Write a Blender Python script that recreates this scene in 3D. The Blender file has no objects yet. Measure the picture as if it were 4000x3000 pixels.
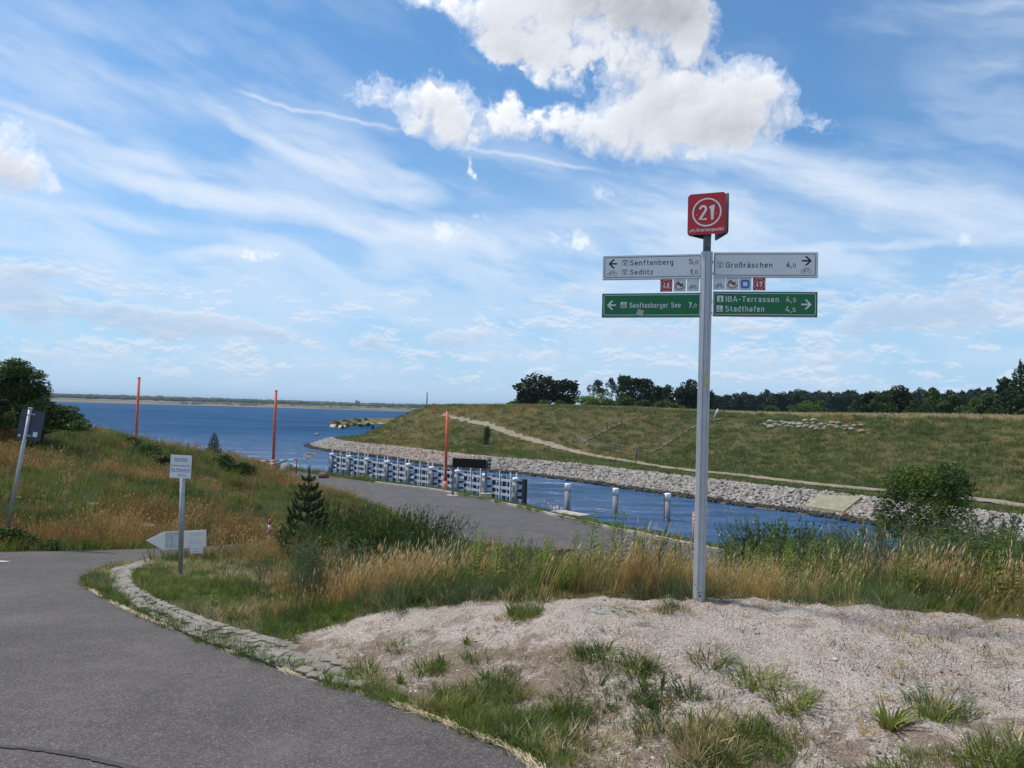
import bpy, bmesh, math, random
import numpy as np
from mathutils import Vector, Matrix, Euler
R = math.radians
rng = np.random.default_rng(7)
random.seed(7)
SC = bpy.context.scene
COL = SC.collection

# ------------------------------------------------------------------ camera
CAM_Z, FPX, CX, CY = 1.6, 1659.0, 1106.0, 829.5
PITCH, ROLL = R(1.93), R(1.55)
cam_d = bpy.data.cameras.new('camera'); cam = bpy.data.objects.new('camera', cam_d); COL.objects.link(cam)
cam_d.sensor_width = 36.0; cam_d.lens = 36.0 * FPX / 2212.0
cam_d.clip_start = 0.05; cam_d.clip_end = 60000
CAM_ROT = (Matrix.Rotation(R(90) + PITCH, 3, 'X') @ Matrix.Rotation(ROLL, 3, 'Z'))
cam.matrix_world = Matrix.Translation((0, 0, CAM_Z)) @ CAM_ROT.to_4x4()
SC.camera = cam

# ------------------------------------------------------------------ light and exposure
SUN_EL = R(60); SUN_AZ = R(-74)        # azimuth measured from +Y towards +X
sun_dir = Vector((math.sin(SUN_AZ) * math.cos(SUN_EL), math.cos(SUN_AZ) * math.cos(SUN_EL), math.sin(SUN_EL)))
sd = bpy.data.lights.new('sun', 'SUN'); sd.energy = 3.8; sd.angle = R(8.0); sd.color = (1.0, 0.91, 0.78)
sun = bpy.data.objects.new('sun', sd); COL.objects.link(sun); sun.location = (0, 0, 50)
sun.rotation_euler = sun_dir.to_track_quat('Z', 'Y').to_euler()
SC.view_settings.view_transform = 'Standard'; SC.view_settings.look = 'None'
SC.view_settings.gamma = 1.0; SC.view_settings.exposure = 0.10; SC.view_settings.use_curve_mapping = False
cy = SC.cycles
cy.use_denoising = True
cy.max_bounces = 5; cy.diffuse_bounces = 2; cy.glossy_bounces = 3; cy.transmission_bounces = 3
cy.transparent_max_bounces = 8; cy.volume_bounces = 0; cy.caustics_reflective = False; cy.caustics_refractive = False
cy.sample_clamp_indirect = 4.0

# ------------------------------------------------------------------ photograph geometry: viewing rays
RM = np.array(CAM_ROT)
def ray(u, v):
    d = np.stack([(np.asarray(u, float) - CX) / FPX, -(np.asarray(v, float) - CY) / FPX, -np.ones_like(np.asarray(u, float))], -1)
    return d @ RM.T
def at_y(u, v, Y):
    d = ray(u, v); s = np.asarray(Y, float) / d[..., 1]
    return d * s[..., None] + np.array([0, 0, CAM_Z])
def at_z(u, v, z):
    d = ray(u, v); s = (z - CAM_Z) / d[..., 2]
    return d * s[..., None] + np.array([0, 0, CAM_Z])
SL0, SL1 = 0.31, -0.114                      # the upper road is the plane z = SL0 + SL1*y
def at_road(u, v):
    d = ray(u, v); s = (SL0 - CAM_Z) / (d[..., 2] - SL1 * d[..., 1])
    return d * s[..., None] + np.array([0, 0, CAM_Z])
def azel(u, v):
    d = ray(u, v)
    return math.atan2(d[0], d[1]), math.atan2(d[2], math.hypot(d[0], d[1]))

WATER = -5.4
def seg_dist(px, py, poly, closed=False):
    """distance to a polyline and side sign (positive on the left of its direction)"""
    poly = np.asarray(poly, float)
    A = poly if closed else poly[:-1]
    B = np.roll(poly, -1, 0) if closed else poly[1:]
    best = np.full(px.shape, 1e18); side = np.zeros(px.shape)
    for (ax, ay), (bx, by) in zip(A, B):
        dx, dy = bx - ax, by - ay; L = dx * dx + dy * dy + 1e-12
        t = np.clip(((px - ax) * dx + (py - ay) * dy) / L, 0, 1)
        qx, qy = ax + t * dx - px, ay + t * dy - py
        d2 = qx * qx + qy * qy
        cr = dx * (py - ay) - dy * (px - ax)
        m = d2 < best - 1e-9
        best = np.where(m, d2, best); side = np.where(m, np.sign(cr), side)
    return np.sqrt(best), side
def inside(px, py, poly):
    poly = np.asarray(poly, float); c = np.zeros(px.shape, bool)
    j = len(poly) - 1
    for i in range(len(poly)):
        xi, yi = poly[i]; xj, yj = poly[j]
        if yi != yj:
            c ^= ((yi > py) != (yj > py)) & (px < (xj - xi) * (py - yi) / (yj - yi) + xi)
        j = i
    return c
def poly_sd(px, py, poly):                    # negative inside
    d, _ = seg_dist(px, py, poly, True)
    return np.where(inside(px, py, poly), -d, d)
def sstep(a, b, x):
    t = np.clip((x - a) / (b - a), 0, 1); return t * t * (3 - 2 * t)
def smooth_line(pts, n=8):
    """Catmull-Rom through points"""
    p = np.asarray(pts, float); p = np.vstack([2 * p[0] - p[1], p, 2 * p[-1] - p[-2]]); out = []
    for i in range(1, len(p) - 2):
        for k in range(n):
            t = k / n
            out.append(0.5 * (2 * p[i] + (p[i + 1] - p[i - 1]) * t + (2 * p[i - 1] - 5 * p[i] + 4 * p[i + 1] - p[i + 2]) * t * t
                              + (-p[i - 1] + 3 * p[i] - 3 * p[i + 1] + p[i + 2]) * t ** 3))
    out.append(p[-2]); return np.array(out)

# shore lines in plan (land on the left of their direction)
FARSHORE_V = [(1897, 1134), (1735, 1108), (1604, 1092), (1503, 1077), (1338, 1053), (1151, 1027), (964, 1009), (830, 989), (697, 972.5), (668, 961)]
fs = at_z(np.array([a for a, b in FARSHORE_V]), np.array([b for a, b in FARSHORE_V]), WATER)[:, :2]
fs = np.vstack([[(120, -60), (62, 5), (40, 29)], fs, [(-31, 141), (-24, 152), (-8, 175), (30, 215), (90, 260), (200, 320), (400, 380)]])
FARSHORE = smooth_line(fs, 4)[::-1]           # right -> tip reversed so that land lies on the left
NEARSHORE = smooth_line([(-400, 260), (-200, 170), (-90, 122), (-52, 106), (-36, 96), (-27, 86), (-18.4, 75.5), (-12.8, 70), (-6.4, 63.5), (-1.6, 58), (1.45, 54.2), (4, 50.8),
                         (9, 44.5), (14, 37.5), (22, 26.5), (31, 14), (45, -6), (100, -80)], 4)[::-1]
# check of orientation is made in code
def far_sd(px, py):
    d, s = seg_dist(px, py, FARSHORE); return d * s * FS_SIGN
def near_sd(px, py):
    d, s = seg_dist(px, py, NEARSHORE); return d * s * NS_SIGN
FS_SIGN = NS_SIGN = 1.0
FS_SIGN = float(np.sign(far_sd(np.array([60.]), np.array([120.]))[0]))
NS_SIGN = float(np.sign(near_sd(np.array([0.]), np.array([5.]))[0]))

def far_land(px, py):
    s = far_sd(px, py)
    s = np.where(s > 4, 4 + (s - 4) * (1 + 0.75 * sstep(88, 125, py)), s)
    xs = [-60, 0, 3.4, 7.5, 10.5, 13, 17, 26, 30, 36, 60, 400]
    zs = [-9, WATER, -4.25, -3.95, -3.8, -3.45, -2.2, 0.9, 1.8, 2.05, 2.1, 2.3]
    z = np.interp(s, xs, zs)
    z += 0.25 * np.sin(px * 0.09 + 1) * sstep(14, 26, s) * np.sin(py * 0.07)
    z += 0.6 * sstep(14, 30, s) * sstep(55, 20, py)
    return z

# thin-plate surface of the near bank: (u, v, depth) read from the photograph, then plan points
CP = [(1510, 1294, 6.1), (1000, 1299, 6.8), (800, 1312, 7.1), (1900, 1326, 6.15), (2212, 1347, 6.0),
      (1200, 1294, 6.5), (1700, 1306, 6.2), (1500, 1480, 4.5), (2000, 1480, 4.45), (1100, 1440, 4.9), (1800, 1600, 3.75), (2212, 1640, 3.55), (1500, 1640, 3.65), (1200, 1600, 3.95),
      (900, 1400, 5.6), (700, 1370, 6.5),
      # left hill
      (0, 1150, 16.2), (200, 1150, 17.2), (420, 1150, 19), (0, 1050, 20), (200, 1050, 21.5), (420, 1060, 23.5),
      (60, 950, 27), (200, 935, 30), (300, 957, 32), (400, 978, 34), (500, 998, 36), (600, 1032, 35), (520, 1100, 26), (560, 1150, 21), (640, 1045, 33), (740, 1078, 30), (660, 1110, 25), (600, 1172, 19.5)]
cp = at_y(np.array([c[0] for c in CP], float), np.array([c[1] for c in CP], float), np.array([c[2] for c in CP], float))
cpx = [tuple(c) for c in cp]
cpx += [(x, y, SL0 + SL1 * y) for x, y in [(-3, 3), (-6, 3), (-3, 6), (-6, 6), (-9, 6), (-6, 10), (-9, 10), (-9, 13), (-6, 14), (-14, 8), (-5.6, 17.5), (-20, 5), (-1.5, 1), (-8, 0), (-20, -6), (-6, 16), (-4.8, 12.3), (-4.1, 9.6), (-3.6, 8)]]
cpx += [(3, 3, 0.0), (6, 3, 0.05), (3, 0, 0.0), (10, 0, 0.1), (0, -8, 0.2), (15, -6, 0.2), (-2.6, 12, -1.05), (-3.2, 14.5, -1.35), (8, 6.0, 0.02), (12, 5, 0),
        (-1.5, 8.5, -0.62), (0, 9, -0.5), (2.5, 9, -0.45), (5, 9, -0.5), (8, 9, -0.6), (12, 9, -0.9), (0, 12, -1.15), (4, 12, -1.15), (8, 12, -1.3), (12, 12, -1.7), (-2, 16, -1.75),
        (2, 18, -2.2), (6, 18, -2.4), (10, 18, -3.0), (14, 18, -3.9), (-1, 22, -2.6), (0, 28, -3.6), (5, 26, -3.7), (10, 25, -4.3), (16, 22, -4.7), (20, 16, -4.7), (25, 8, -4.6), (18, 10, -2.6), (24, 0, -3.0),
        (-2, 27, -3.0), (-3, 33, -3.9), (2, 34, -4.6), (-6.5, 38, -4.3), (-9, 44, -4.55), (-16, 50, -4.3), (-22, 56, -4.4), (-14, 42, -3.4), (-22, 46, -3.6), (-28, 62, -4.5), (-20, 70, -4.55), (-24, 76, -4.6), (-32, 82, -4.7),
        (-30, 50, -3.4), (-40, 60, -3.6), (-50, 80, -4.2), (-60, 60, -1), (-60, 95, -4.8), (-40, 30, 2.2), (-60, 20, 3), (-90, 60, 1), (-100, 20, 3), (-30, 40, -0.6), (-45, 42, 0.6), (-20, 24, 0.3), (-28, 20, 1.4), (-25, 14, 0.2), (-40, 5, 1.5)]
cpx = np.array(cpx)
def tps_fit(c, lam=0.02):
    n = len(c); d = np.hypot(c[:, None, 0] - c[None, :, 0], c[:, None, 1] - c[None, :, 1])
    K = np.where(d > 0, d * d * np.log(d + 1e-12), 0) + lam * np.eye(n)
    Pm = np.hstack([np.ones((n, 1)), c[:, :2]])
    A = np.zeros((n + 3, n + 3)); A[:n, :n] = K; A[:n, n:] = Pm; A[n:, :n] = Pm.T
    return np.linalg.solve(A, np.concatenate([c[:, 2], np.zeros(3)]))
TW = tps_fit(cpx)
def tps(px, py):
    out = TW[-3] + TW[-2] * px + TW[-1] * py
    for w, (x, y, z) in zip(TW[:-3], cpx):
        d2 = (px - x) ** 2 + (py - y) ** 2
        out = out + w * 0.5 * d2 * np.log(d2 + 1e-12)
    return out

# road outlines in plan
def pl(pts): return at_road(np.array([a for a, b in pts], float), np.array([b for a, b in pts], float))[:, :2]
ROAD_EDGE_PX = [(1168, 1672), (1110, 1625), (1000, 1579), (850, 1521), (700, 1479), (560, 1431), (450, 1391), (350, 1350), (260, 1311), (205, 1280), (181, 1258), (190, 1238), (225, 1222), (290, 1214), (400, 1208), (500, 1202), (560, 1194)]
road_edge = smooth_line(pl(ROAD_EDGE_PX), 5)
far_edge = smooth_line(pl([(0, 1192), (150, 1190), (290, 1186), (420, 1181), (520, 1176), (575, 1173)]), 4)
UPPER = np.vstack([[(1.6, 2.0), (0.9, 3.2)], road_edge, far_edge[::-1], [(-16, 14.2), (-30, 11.0), (-30, -8), (2.5, -8)]])
def pz(pts, z): return at_z(np.array([a for a, b in pts], float), np.array([b for a, b in pts], float), z)[:, :2]
KERB = smooth_line(pz([(811, 1044), (885, 1053), (959, 1063), (1034, 1078), (1126, 1098), (1217, 1120), (1301, 1139), (1401, 1160)], -4.7), 4)
k0 = KERB[0]
LAWN = smooth_line(np.vstack([pz([(640, 1019), (700, 1029), (760, 1036)], -4.7), k0]), 4)
k_end = KERB[-1] + (KERB[-1] - KERB[-5]) / np.linalg.norm(KERB[-1] - KERB[-5]) * 14
LOWER = np.vstack([[(-22.6, 71.5)], LAWN[:-1], KERB, [k_end], [(k_end[0] - 6.5, k_end[1] - 3.5), (2.5, 33), (-3.5, 38.5), (-9.5, 47), (-14, 54), (-19.0, 62), (-24.5, 69)]])
RAMP_C = smooth_line([(-5.3, 18.2), (-4.2, 21.5), (-2.6, 26), (-0.6, 31), (1.8, 36)], 6)
RAMP_Z = lambda y: np.interp(y, [18, 22, 26, 31, 36], [SL0 + SL1 * 18, -2.35, -3.2, -4.2, -4.7])

def near_land(px, py):
    z = tps(px, py)
    far = sstep(60, 110, np.hypot(px, py)); z = z * (1 - far) + np.clip(z, -5, 3) * far
    d, _ = seg_dist(px, py, RAMP_C); w = 1 - sstep(1.6, 4.0, d)
    z = z * (1 - w) + (RAMP_Z(py) - 0.03) * w
    s = near_sd(px, py)
    z = np.minimum(z, np.interp(s, [-60, -3, 0, 0.8, 4, 12, 40], [-12, -7, WATER - 0.05, -5.1, -4.55, -2.4, 6]))
    z = np.maximum(z, np.interp(s, [-60, -3, 0, 3, 8], [-12, -7.2, WATER, -4.95, -4.85]))
    d = poly_sd(px, py, LOWER); w = 1 - sstep(0.25, 4.0, d)
    z = z * (1 - w) + (-4.72) * w
    d = poly_sd(px, py, UPPER); w = 1 - sstep(0.15, 1.6, d)
    z = z * (1 - w) + (SL0 + SL1 * py - 0.012) * w
    return z
def height_raw(px, py):
    return np.maximum(near_land(px, py), far_land(px, py))

# rectilinear grid that gets coarser away from the viewer
def axis(knots):
    out = []
    for (a, b, st) in knots: out += list(np.arange(a, b, st))
    return np.array(out + [knots[-1][1]])
GX = axis([(-420, -120, 15), (-120, -44, 2.5), (-44, -10, 0.6), (-10, -4.6, 0.2), (-4.6, 5.6, 0.075), (5.6, 14, 0.25), (14, 60, 0.7), (60, 130, 2.5), (130, 420, 15)])
GY = axis([(-40, -4, 4), (-4, 2.4, 0.8), (2.4, 8.6, 0.075), (8.6, 14, 0.2), (14, 40, 0.5), (40, 140, 0.7), (140, 260, 4), (260, 400, 10)])
XX, YY = np.meshgrid(GX, GY, indexing='ij')
HH = height_raw(XX.ravel(), YY.ravel()).reshape(XX.shape)
def H(px, py):
    px = np.atleast_1d(np.asarray(px, float)); py = np.atleast_1d(np.asarray(py, float))
    i = np.clip(np.searchsorted(GX, px) - 1, 0, len(GX) - 2); j = np.clip(np.searchsorted(GY, py) - 1, 0, len(GY) - 2)
    a = np.clip((px - GX[i]) / (GX[i + 1] - GX[i]), 0, 1); b = np.clip((py - GY[j]) / (GY[j + 1] - GY[j]), 0, 1)
    return (HH[i, j] * (1 - a) * (1 - b) + HH[i + 1, j] * a * (1 - b) + HH[i, j + 1] * (1 - a) * b + HH[i + 1, j + 1] * a * b)
def drape(u, v, ymin=3.0, ymax=330.0):
    """first hit of the viewing ray with the terrain"""
    ys = np.concatenate([np.arange(ymin, 20, 0.05), np.arange(20, ymax, 0.2)])
    ys = ys[ys >= ymin]
    P = at_y(np.full(ys.shape, float(u)), np.full(ys.shape, float(v)), ys)
    h = H(P[:, 0], P[:, 1]); k = np.nonzero(P[:, 2] <= h)[0]
    if len(k) == 0: return None
    p = P[k[0]]; return np.array([p[0], p[1], H(p[0], p[1])[0]])
def project(p):
    q = (np.asarray(p, float) - np.array([0, 0, CAM_Z])) @ RM
    return CX + FPX * q[..., 0] / -q[..., 2], CY - FPX * q[..., 1] / -q[..., 2]
# ------------------------------------------------------------------ node helpers
class NT:
    def __init__(self, tree): self.t = tree; self.n = tree.nodes; self.l = tree.links
    def put(self, sock, v):
        if v is None: return
        if hasattr(v, 'is_output'): self.l.new(v, sock)
        else:
            if isinstance(v, (tuple, list)) and sock.type == 'RGBA' and len(v) == 3: v = (*v, 1)
            sock.default_value = v
    def m(self, op, a, b=None, c=None, clamp=False):
        n = self.n.new('ShaderNodeMath'); n.operation = op; n.use_clamp = clamp
        for i, x in enumerate((a, b, c)): self.put(n.inputs[i], x)
        return n.outputs[0]
    def v(self, op, a, b=None, s=None):
        n = self.n.new('ShaderNodeVectorMath'); n.operation = op
        self.put(n.inputs[0], a); self.put(n.inputs[1], b)
        if s is not None: self.put(n.inputs['Scale'], s)
        return n.outputs['Value'] if op in ('LENGTH', 'DOT_PRODUCT', 'DISTANCE') else n.outputs[0]
    def xyz(self, a, b, c):
        n = self.n.new('ShaderNodeCombineXYZ')
        for i, x in enumerate((a, b, c)): self.put(n.inputs[i], x)
        return n.outputs[0]
    def sep(self, a):
        n = self.n.new('ShaderNodeSeparateXYZ'); self.put(n.inputs[0], a); return n.outputs
    def noise(self, vec, scale, detail=4, rough=0.5, dist=0.0, color=False):
        n = self.n.new('ShaderNodeTexNoise'); self.put(n.inputs['Vector'], vec); n.inputs['Scale'].default_value = scale
        n.inputs['Detail'].default_value = detail; n.inputs['Roughness'].default_value = rough; n.inputs['Distortion'].default_value = dist
        return n.outputs['Color' if color else 'Fac']
    def voro(self, vec, scale, feature='F1', out='Distance', rnd=1.0):
        n = self.n.new('ShaderNodeTexVoronoi'); n.feature = feature; self.put(n.inputs['Vector'], vec)
        n.inputs['Scale'].default_value = scale; n.inputs['Randomness'].default_value = rnd
        return n.outputs[out]
    def rng(self, x, a, b, c=0.0, d=1.0, smooth=True):
        n = self.n.new('ShaderNodeMapRange'); n.interpolation_type = 'SMOOTHSTEP' if smooth else 'LINEAR'
        for i, q in zip((0, 1, 2, 3, 4), (x, a, b, c, d)): self.put(n.inputs[i], q)
        return n.outputs[0]
    def mix(self, f, a, b, mode='MIX'):
        n = self.n.new('ShaderNodeMix'); n.data_type = 'RGBA'; n.blend_type = mode; n.clamp_factor = True
        self.put(n.inputs[0], f); self.put(n.inputs[6], a); self.put(n.inputs[7], b)
        return n.outputs[2]
    def ramp(self, f, stops):
        n = self.n.new('ShaderNodeValToRGB'); e = n.color_ramp.elements
        while len(e) < len(stops): e.new(0.5)
        for k, (p, c) in enumerate(stops): e[k].position = p; e[k].color = (*c, 1)
        self.put(n.inputs[0], f); return n.outputs[0]
    def hsv(self, col, h=0.5, s=1.0, v=1.0):
        n = self.n.new('ShaderNodeHueSaturation'); self.put(n.inputs['Hue'], h); self.put(n.inputs['Saturation'], s); self.put(n.inputs['Value'], v)
        self.put(n.inputs['Color'], col); return n.outputs[0]
    def bump(self, h, strength=0.5, dist=0.01):
        n = self.n.new('ShaderNodeBump'); n.inputs['Strength'].default_value = strength; n.inputs['Distance'].default_value = dist
        self.put(n.inputs['Height'], h); return n.outputs[0]
    def pos(self): return self.n.new('ShaderNodeNewGeometry').outputs['Position']
    def obj(self): return self.n.new('ShaderNodeTexCoord').outputs['Object']
    def rand(self): return self.n.new('ShaderNodeObjectInfo').outputs['Random']
    def attr(self, name):
        n = self.n.new('ShaderNodeAttribute'); n.attribute_name = name; return n.outputs['Fac']

def new_mat(name):
    m = bpy.data.materials.new(name); m.use_nodes = True; m.node_tree.nodes.clear(); return m, NT(m.node_tree)
def finish(N, col, rough=0.7, metal=0.0, normal=None, spec=0.4, transl=0.0, tcol=None):
    p = N.n.new('ShaderNodeBsdfPrincipled'); N.put(p.inputs['Base Color'], col); N.put(p.inputs['Roughness'], rough)
    N.put(p.inputs['Metallic'], metal); p.inputs['Specular IOR Level'].default_value = spec
    if normal is not None: N.put(p.inputs['Normal'], normal)
    out = N.n.new('ShaderNodeOutputMaterial'); sh = p.outputs[0]
    if transl:
        t = N.n.new('ShaderNodeBsdfTranslucent'); N.put(t.inputs[0], tcol if tcol is not None else col)
        mx = N.n.new('ShaderNodeMixShader'); mx.inputs[0].default_value = transl
        N.l.new(sh, mx.inputs[1]); N.l.new(t.outputs[0], mx.inputs[2]); sh = mx.outputs[0]
    N.l.new(sh, out.inputs[0])
def paint(name, col, rough=0.5, metal=0.0, var=0.12, scale=3.0, dirt=None, spec=0.4, bumps=0.0):
    m, N = new_mat(name); P = N.obj()
    n = N.noise(P, scale, 5, 0.6); c = N.mix(N.rng(n, 0.3, 0.7), tuple(x * (1 - var) for x in col), tuple(min(1, x * (1 + var)) for x in col))
    if dirt:
        n2 = N.noise(P, scale * 3.1, 6, 0.7); c = N.mix(N.rng(n2, dirt[1], dirt[1] + 0.12), c, dirt[0])
    nm = N.bump(N.noise(P, scale * 30, 3), 0.3, bumps) if bumps else None
    finish(N, c, N.rng(n, 0.2, 0.8, rough - 0.07, rough + 0.1), metal, nm, spec); return m
def foliage(name, cols, patch=0.6, rough=0.55, transl=0.36, vary=0.5, obj_scale=None):
    """cols: three colours mixed by world-space patches, each clump a little different"""
    m, N = new_mat(name); P = N.pos(); r = N.rand()
    n = N.noise(P, patch, 3, 0.6); f = N.m('ADD', N.rng(n, 0.32, 0.68), N.m('MULTIPLY', N.m('SUBTRACT', r, 0.5), vary))
    c = N.ramp(f, [(0.1, cols[0]), (0.5, cols[1]), (0.9, cols[2])])
    n2 = N.noise(P, obj_scale or 14.0, 2, 0.5)
    c = N.hsv(c, N.rng(n2, 0.3, 0.7, 0.485, 0.515), 1.0, N.rng(n2, 0.25, 0.75, 0.7, 1.35))
    finish(N, c, rough, 0, None, 0.25, transl); return m

# ------------------------------------------------------------------ cloud cover synthesised by code (azimuth / elevation window in front of the viewer)
AZ0, AZ1, EL0, EL1 = -0.74, 0.74, -0.02, 0.62
CW, CH = 2072, 896
def vnoise(x, y, seed):
    xi = np.floor(x).astype(np.int64); yi = np.floor(y).astype(np.int64); fx = x - xi; fy = y - yi
    fx = fx * fx * fx * (fx * (fx * 6 - 15) + 10); fy = fy * fy * fy * (fy * (fy * 6 - 15) + 10)
    tab = np.random.default_rng(seed).random(65536).astype(np.float32)
    def h(a, b): return tab[(a * 73856093 ^ b * 19349663) & 65535]
    return ((h(xi, yi) * (1 - fx) + h(xi + 1, yi) * fx) * (1 - fy) + (h(xi, yi + 1) * (1 - fx) + h(xi + 1, yi + 1) * fx) * fy).astype(np.float32)
def fbm(x, y, scale, octv, seed, gain=0.5, ridged=False):
    s = np.zeros_like(x); a = 1.0; t = 0.0; f = scale; c, sn = math.cos(0.6), math.sin(0.6)
    for k in range(octv):
        n = vnoise(x * f + 31.7 * k, y * f + 17.3 * k, seed + k)
        if ridged: n = 1 - np.abs(2 * n - 1)
        s += a * n; t += a; a *= gain; f *= 2.03; x, y = x * c - y * sn, x * sn + y * c
    return s / t
def blur(a, r):
    """box blur three times"""
    for _ in range(3):
        for ax in (0, 1):
            k = int(r); p = np.pad(a, [(k + 1, k) if i == ax else (0, 0) for i in range(2)], mode='edge')
            c = np.cumsum(p, axis=ax, dtype=np.float64)
            n = a.shape[ax]
            a = ((np.take(c, range(2 * k + 1, 2 * k + 1 + n), ax) - np.take(c, range(0, n), ax)) / (2 * k + 1)).astype(np.float32)
    return a
def cloud_cover():
    azs = np.linspace(AZ0, AZ1, CW, dtype=np.float32); els = np.linspace(EL0, EL1, CH, dtype=np.float32)
    A, E = np.meshgrid(azs, els)
    # in units of photograph pixels around the view centre, so that the shapes can be laid out like a map
    X = A * 1659.0; Y = E * 1659.0
    def loc(u, v): a, e = azel(u, v); return a * 1659.0, e * 1659.0
    def field(L, wx, wy, mode='max', pw=1.0):
        acc = np.zeros_like(X)
        for b in L:
            u, v, ru, rv, ang, w = b; cx, cyy = loc(u, v); ex, ey = loc(u + 30 * math.cos(R(ang)), v + 30 * math.sin(R(ang)))
            ang2 = math.atan2(ey - cyy, ex - cx); c, s = math.cos(ang2), math.sin(ang2)
            m = (np.abs(azs * 1659 - cx) < ru + rv + 60)
            j0, j1 = np.nonzero(m)[0][[0, -1]] if m.any() else (0, 0)
            mm = (np.abs(els * 1659 - cyy) < ru + rv + 60)
            if not mm.any() or not m.any(): continue
            i0, i1 = np.nonzero(mm)[0][[0, -1]]
            sl = (slice(i0, i1 + 1), slice(j0, j1 + 1))
            dx = X[sl] + wx[sl] - cx; dy = Y[sl] + wy[sl] - cyy
            r = np.sqrt(((dx * c + dy * s) / ru) ** 2 + ((-dx * s + dy * c) / rv) ** 2)
            q = w * np.clip(1 - r, 0, 1) ** pw
            if mode == 'max': acc[sl] = np.maximum(acc[sl], q)
            else: acc[sl] = acc[sl] + q * (1 - np.clip(acc[sl], 0, 1) * 0.6)
        return acc
    n = lambda sc, o, sd, g=0.5, sx=1.0, sy=1.0: fbm(X * sx, Y * sy, 1.0 / sc, o, sd, g)
    w1, w2 = n(150, 4, 11) - 0.5, n(150, 4, 21) - 0.5
    w3, w4 = n(34, 4, 31, 0.55) - 0.5, n(34, 4, 41, 0.55) - 0.5
    # ---- cirrus and veils
    cxr, sxr = math.cos(R(-15)), math.sin(R(-15))
    U = (X * cxr + Y * sxr) + w1 * 40; V = (-X * sxr + Y * cxr) + w2 * 34
    fib = fbm(U / 5.2, V, 1 / 26.0, 6, 51, 0.6); fibl = fbm(U / 3.6, V, 1 / 75.0, 5, 61, 0.55); mott = n(22, 5, 66, 0.6, 0.7, 1.2)
    wx, wy = w1 * 34 + w3 * 12, w2 * 26 + w4 * 8
    streaks = [(600, 318, 190, 24, 27, 1.0), (780, 372, 190, 48, 20, 1.0), (860, 400, 120, 44, 12, 0.8), (430, 425, 210, 24, 10, 0.95), (640, 462, 330, 34, 9, 1.05), (880, 505, 210, 36, 8, 0.85), (1010, 530, 130, 34, 6, 0.6),
               (330, 350, 170, 22, 10, 0.7), (250, 378, 130, 20, 18, 0.65), (160, 455, 330, 22, 9, 0.55), (420, 500, 320, 20, 8, 0.4), (60, 350, 170, 90, 20, 0.6), (110, 530, 190, 20, 9, 0.5), (20, 500, 120, 30, 5, 0.4),
               (300, 205, 420, 46, 14, 0.42), (60, 60, 180, 90, 40, 0.32), (620, 275, 260, 32, 16, 0.42), (130, 215, 210, 40, 18, 0.35), (460, 545, 130, 18, -4, 0.95), (510, 552, 120, 20, -3, 0.6),
               (1660, 360, 240, 50, 22, 0.75), (1840, 410, 230, 60, 22, 0.7), (2010, 470, 230, 55, 12, 0.6), (2130, 420, 160, 60, 20, 0.45), (1520, 330, 170, 40, 5, 0.6), (1950, 532, 330, 12, -3, 0.75), (1640, 330, 120, 40, 10, 0.6),
               (1260, 520, 260, 44, 0, 0.6), (1100, 500, 190, 40, 5, 0.5), (1250, 475, 170, 22, 4, 0.45), (1560, 470, 420, 60, 10, 0.4), (2030, 180, 90, 60, 50, 0.22), (2180, 30, 160, 90, 0, 0.3), (1930, 290, 110, 30, 14, 0.3), (2140, 10, 90, 12, 0, 0.5)]
    S = field(streaks, wx, wy, 'sum', 0.9)
    S = S * (0.62 + 0.55 * sstep(0.3, 0.68, fib)) * (0.80 + 0.4 * mott) * 0.85
    wide = field([(400, 250, 700, 190, 12, 0.22), (300, 480, 900, 200, 4, 0.30), (1750, 480, 900, 170, 6, 0.42), (1200, 540, 800, 130, 0, 0.36), (2250, 120, 330, 190, 0, 0.3)], w1 * 160, w2 * 100, 'sum', 0.7)
    S = S + wide * (0.35 + 1.2 * sstep(0.35, 0.7, fibl)) * (0.6 + 0.8 * fib)
    elp = Y                                                             # px above the horizon
    low = sstep(420, 90, elp)
    S = S + low * (0.22 + 0.42 * sstep(0.38, 0.66, fibl))
    S = S + 0.10 * sstep(0.45, 0.75, fibl)
    # contrails
    for (u0, v0, u1, v1, wd, st) in [(500, 196, 905, 283, 3.6, 0.55), (985, 304, 1330, 378, 4.0, 0.5), (-40, 205, 245, 312, 6.0, 0.42)]:
        a0, b0 = loc(u0, v0); a1, b1 = loc(u1, v1); L = math.hypot(a1 - a0, b1 - b0)
        tx, ty = (a1 - a0) / L, (b1 - b0) / L; dx, dy = X + w3 * 9 + w1 * 22 - a0, Y + w4 * 9 + w2 * 22 - b0
        s = (dx * tx + dy * ty) / L; dd = np.abs(-dx * ty + dy * tx)
        S = S + st * np.exp(-(dd / wd) ** 2) * sstep(-0.02, 0.12, s) * sstep(1.05, 0.7, s) * (0.5 + mott)
    ca = 1 - np.exp(-1.30 * np.clip(S, 0, None) - 0.05)
    ca = np.clip(ca, 0, 0.93)
    cir = np.stack([0.54 + 0.14 * ca, 0.665 + 0.085 * ca, 0.82 + 0.04 * ca], -1)
    # bluer and greyer near the horizon
    k = sstep(330, 30, elp)[..., None]; cir = cir * (1 - k) + np.array([0.48, 0.615, 0.79]) * k
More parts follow.
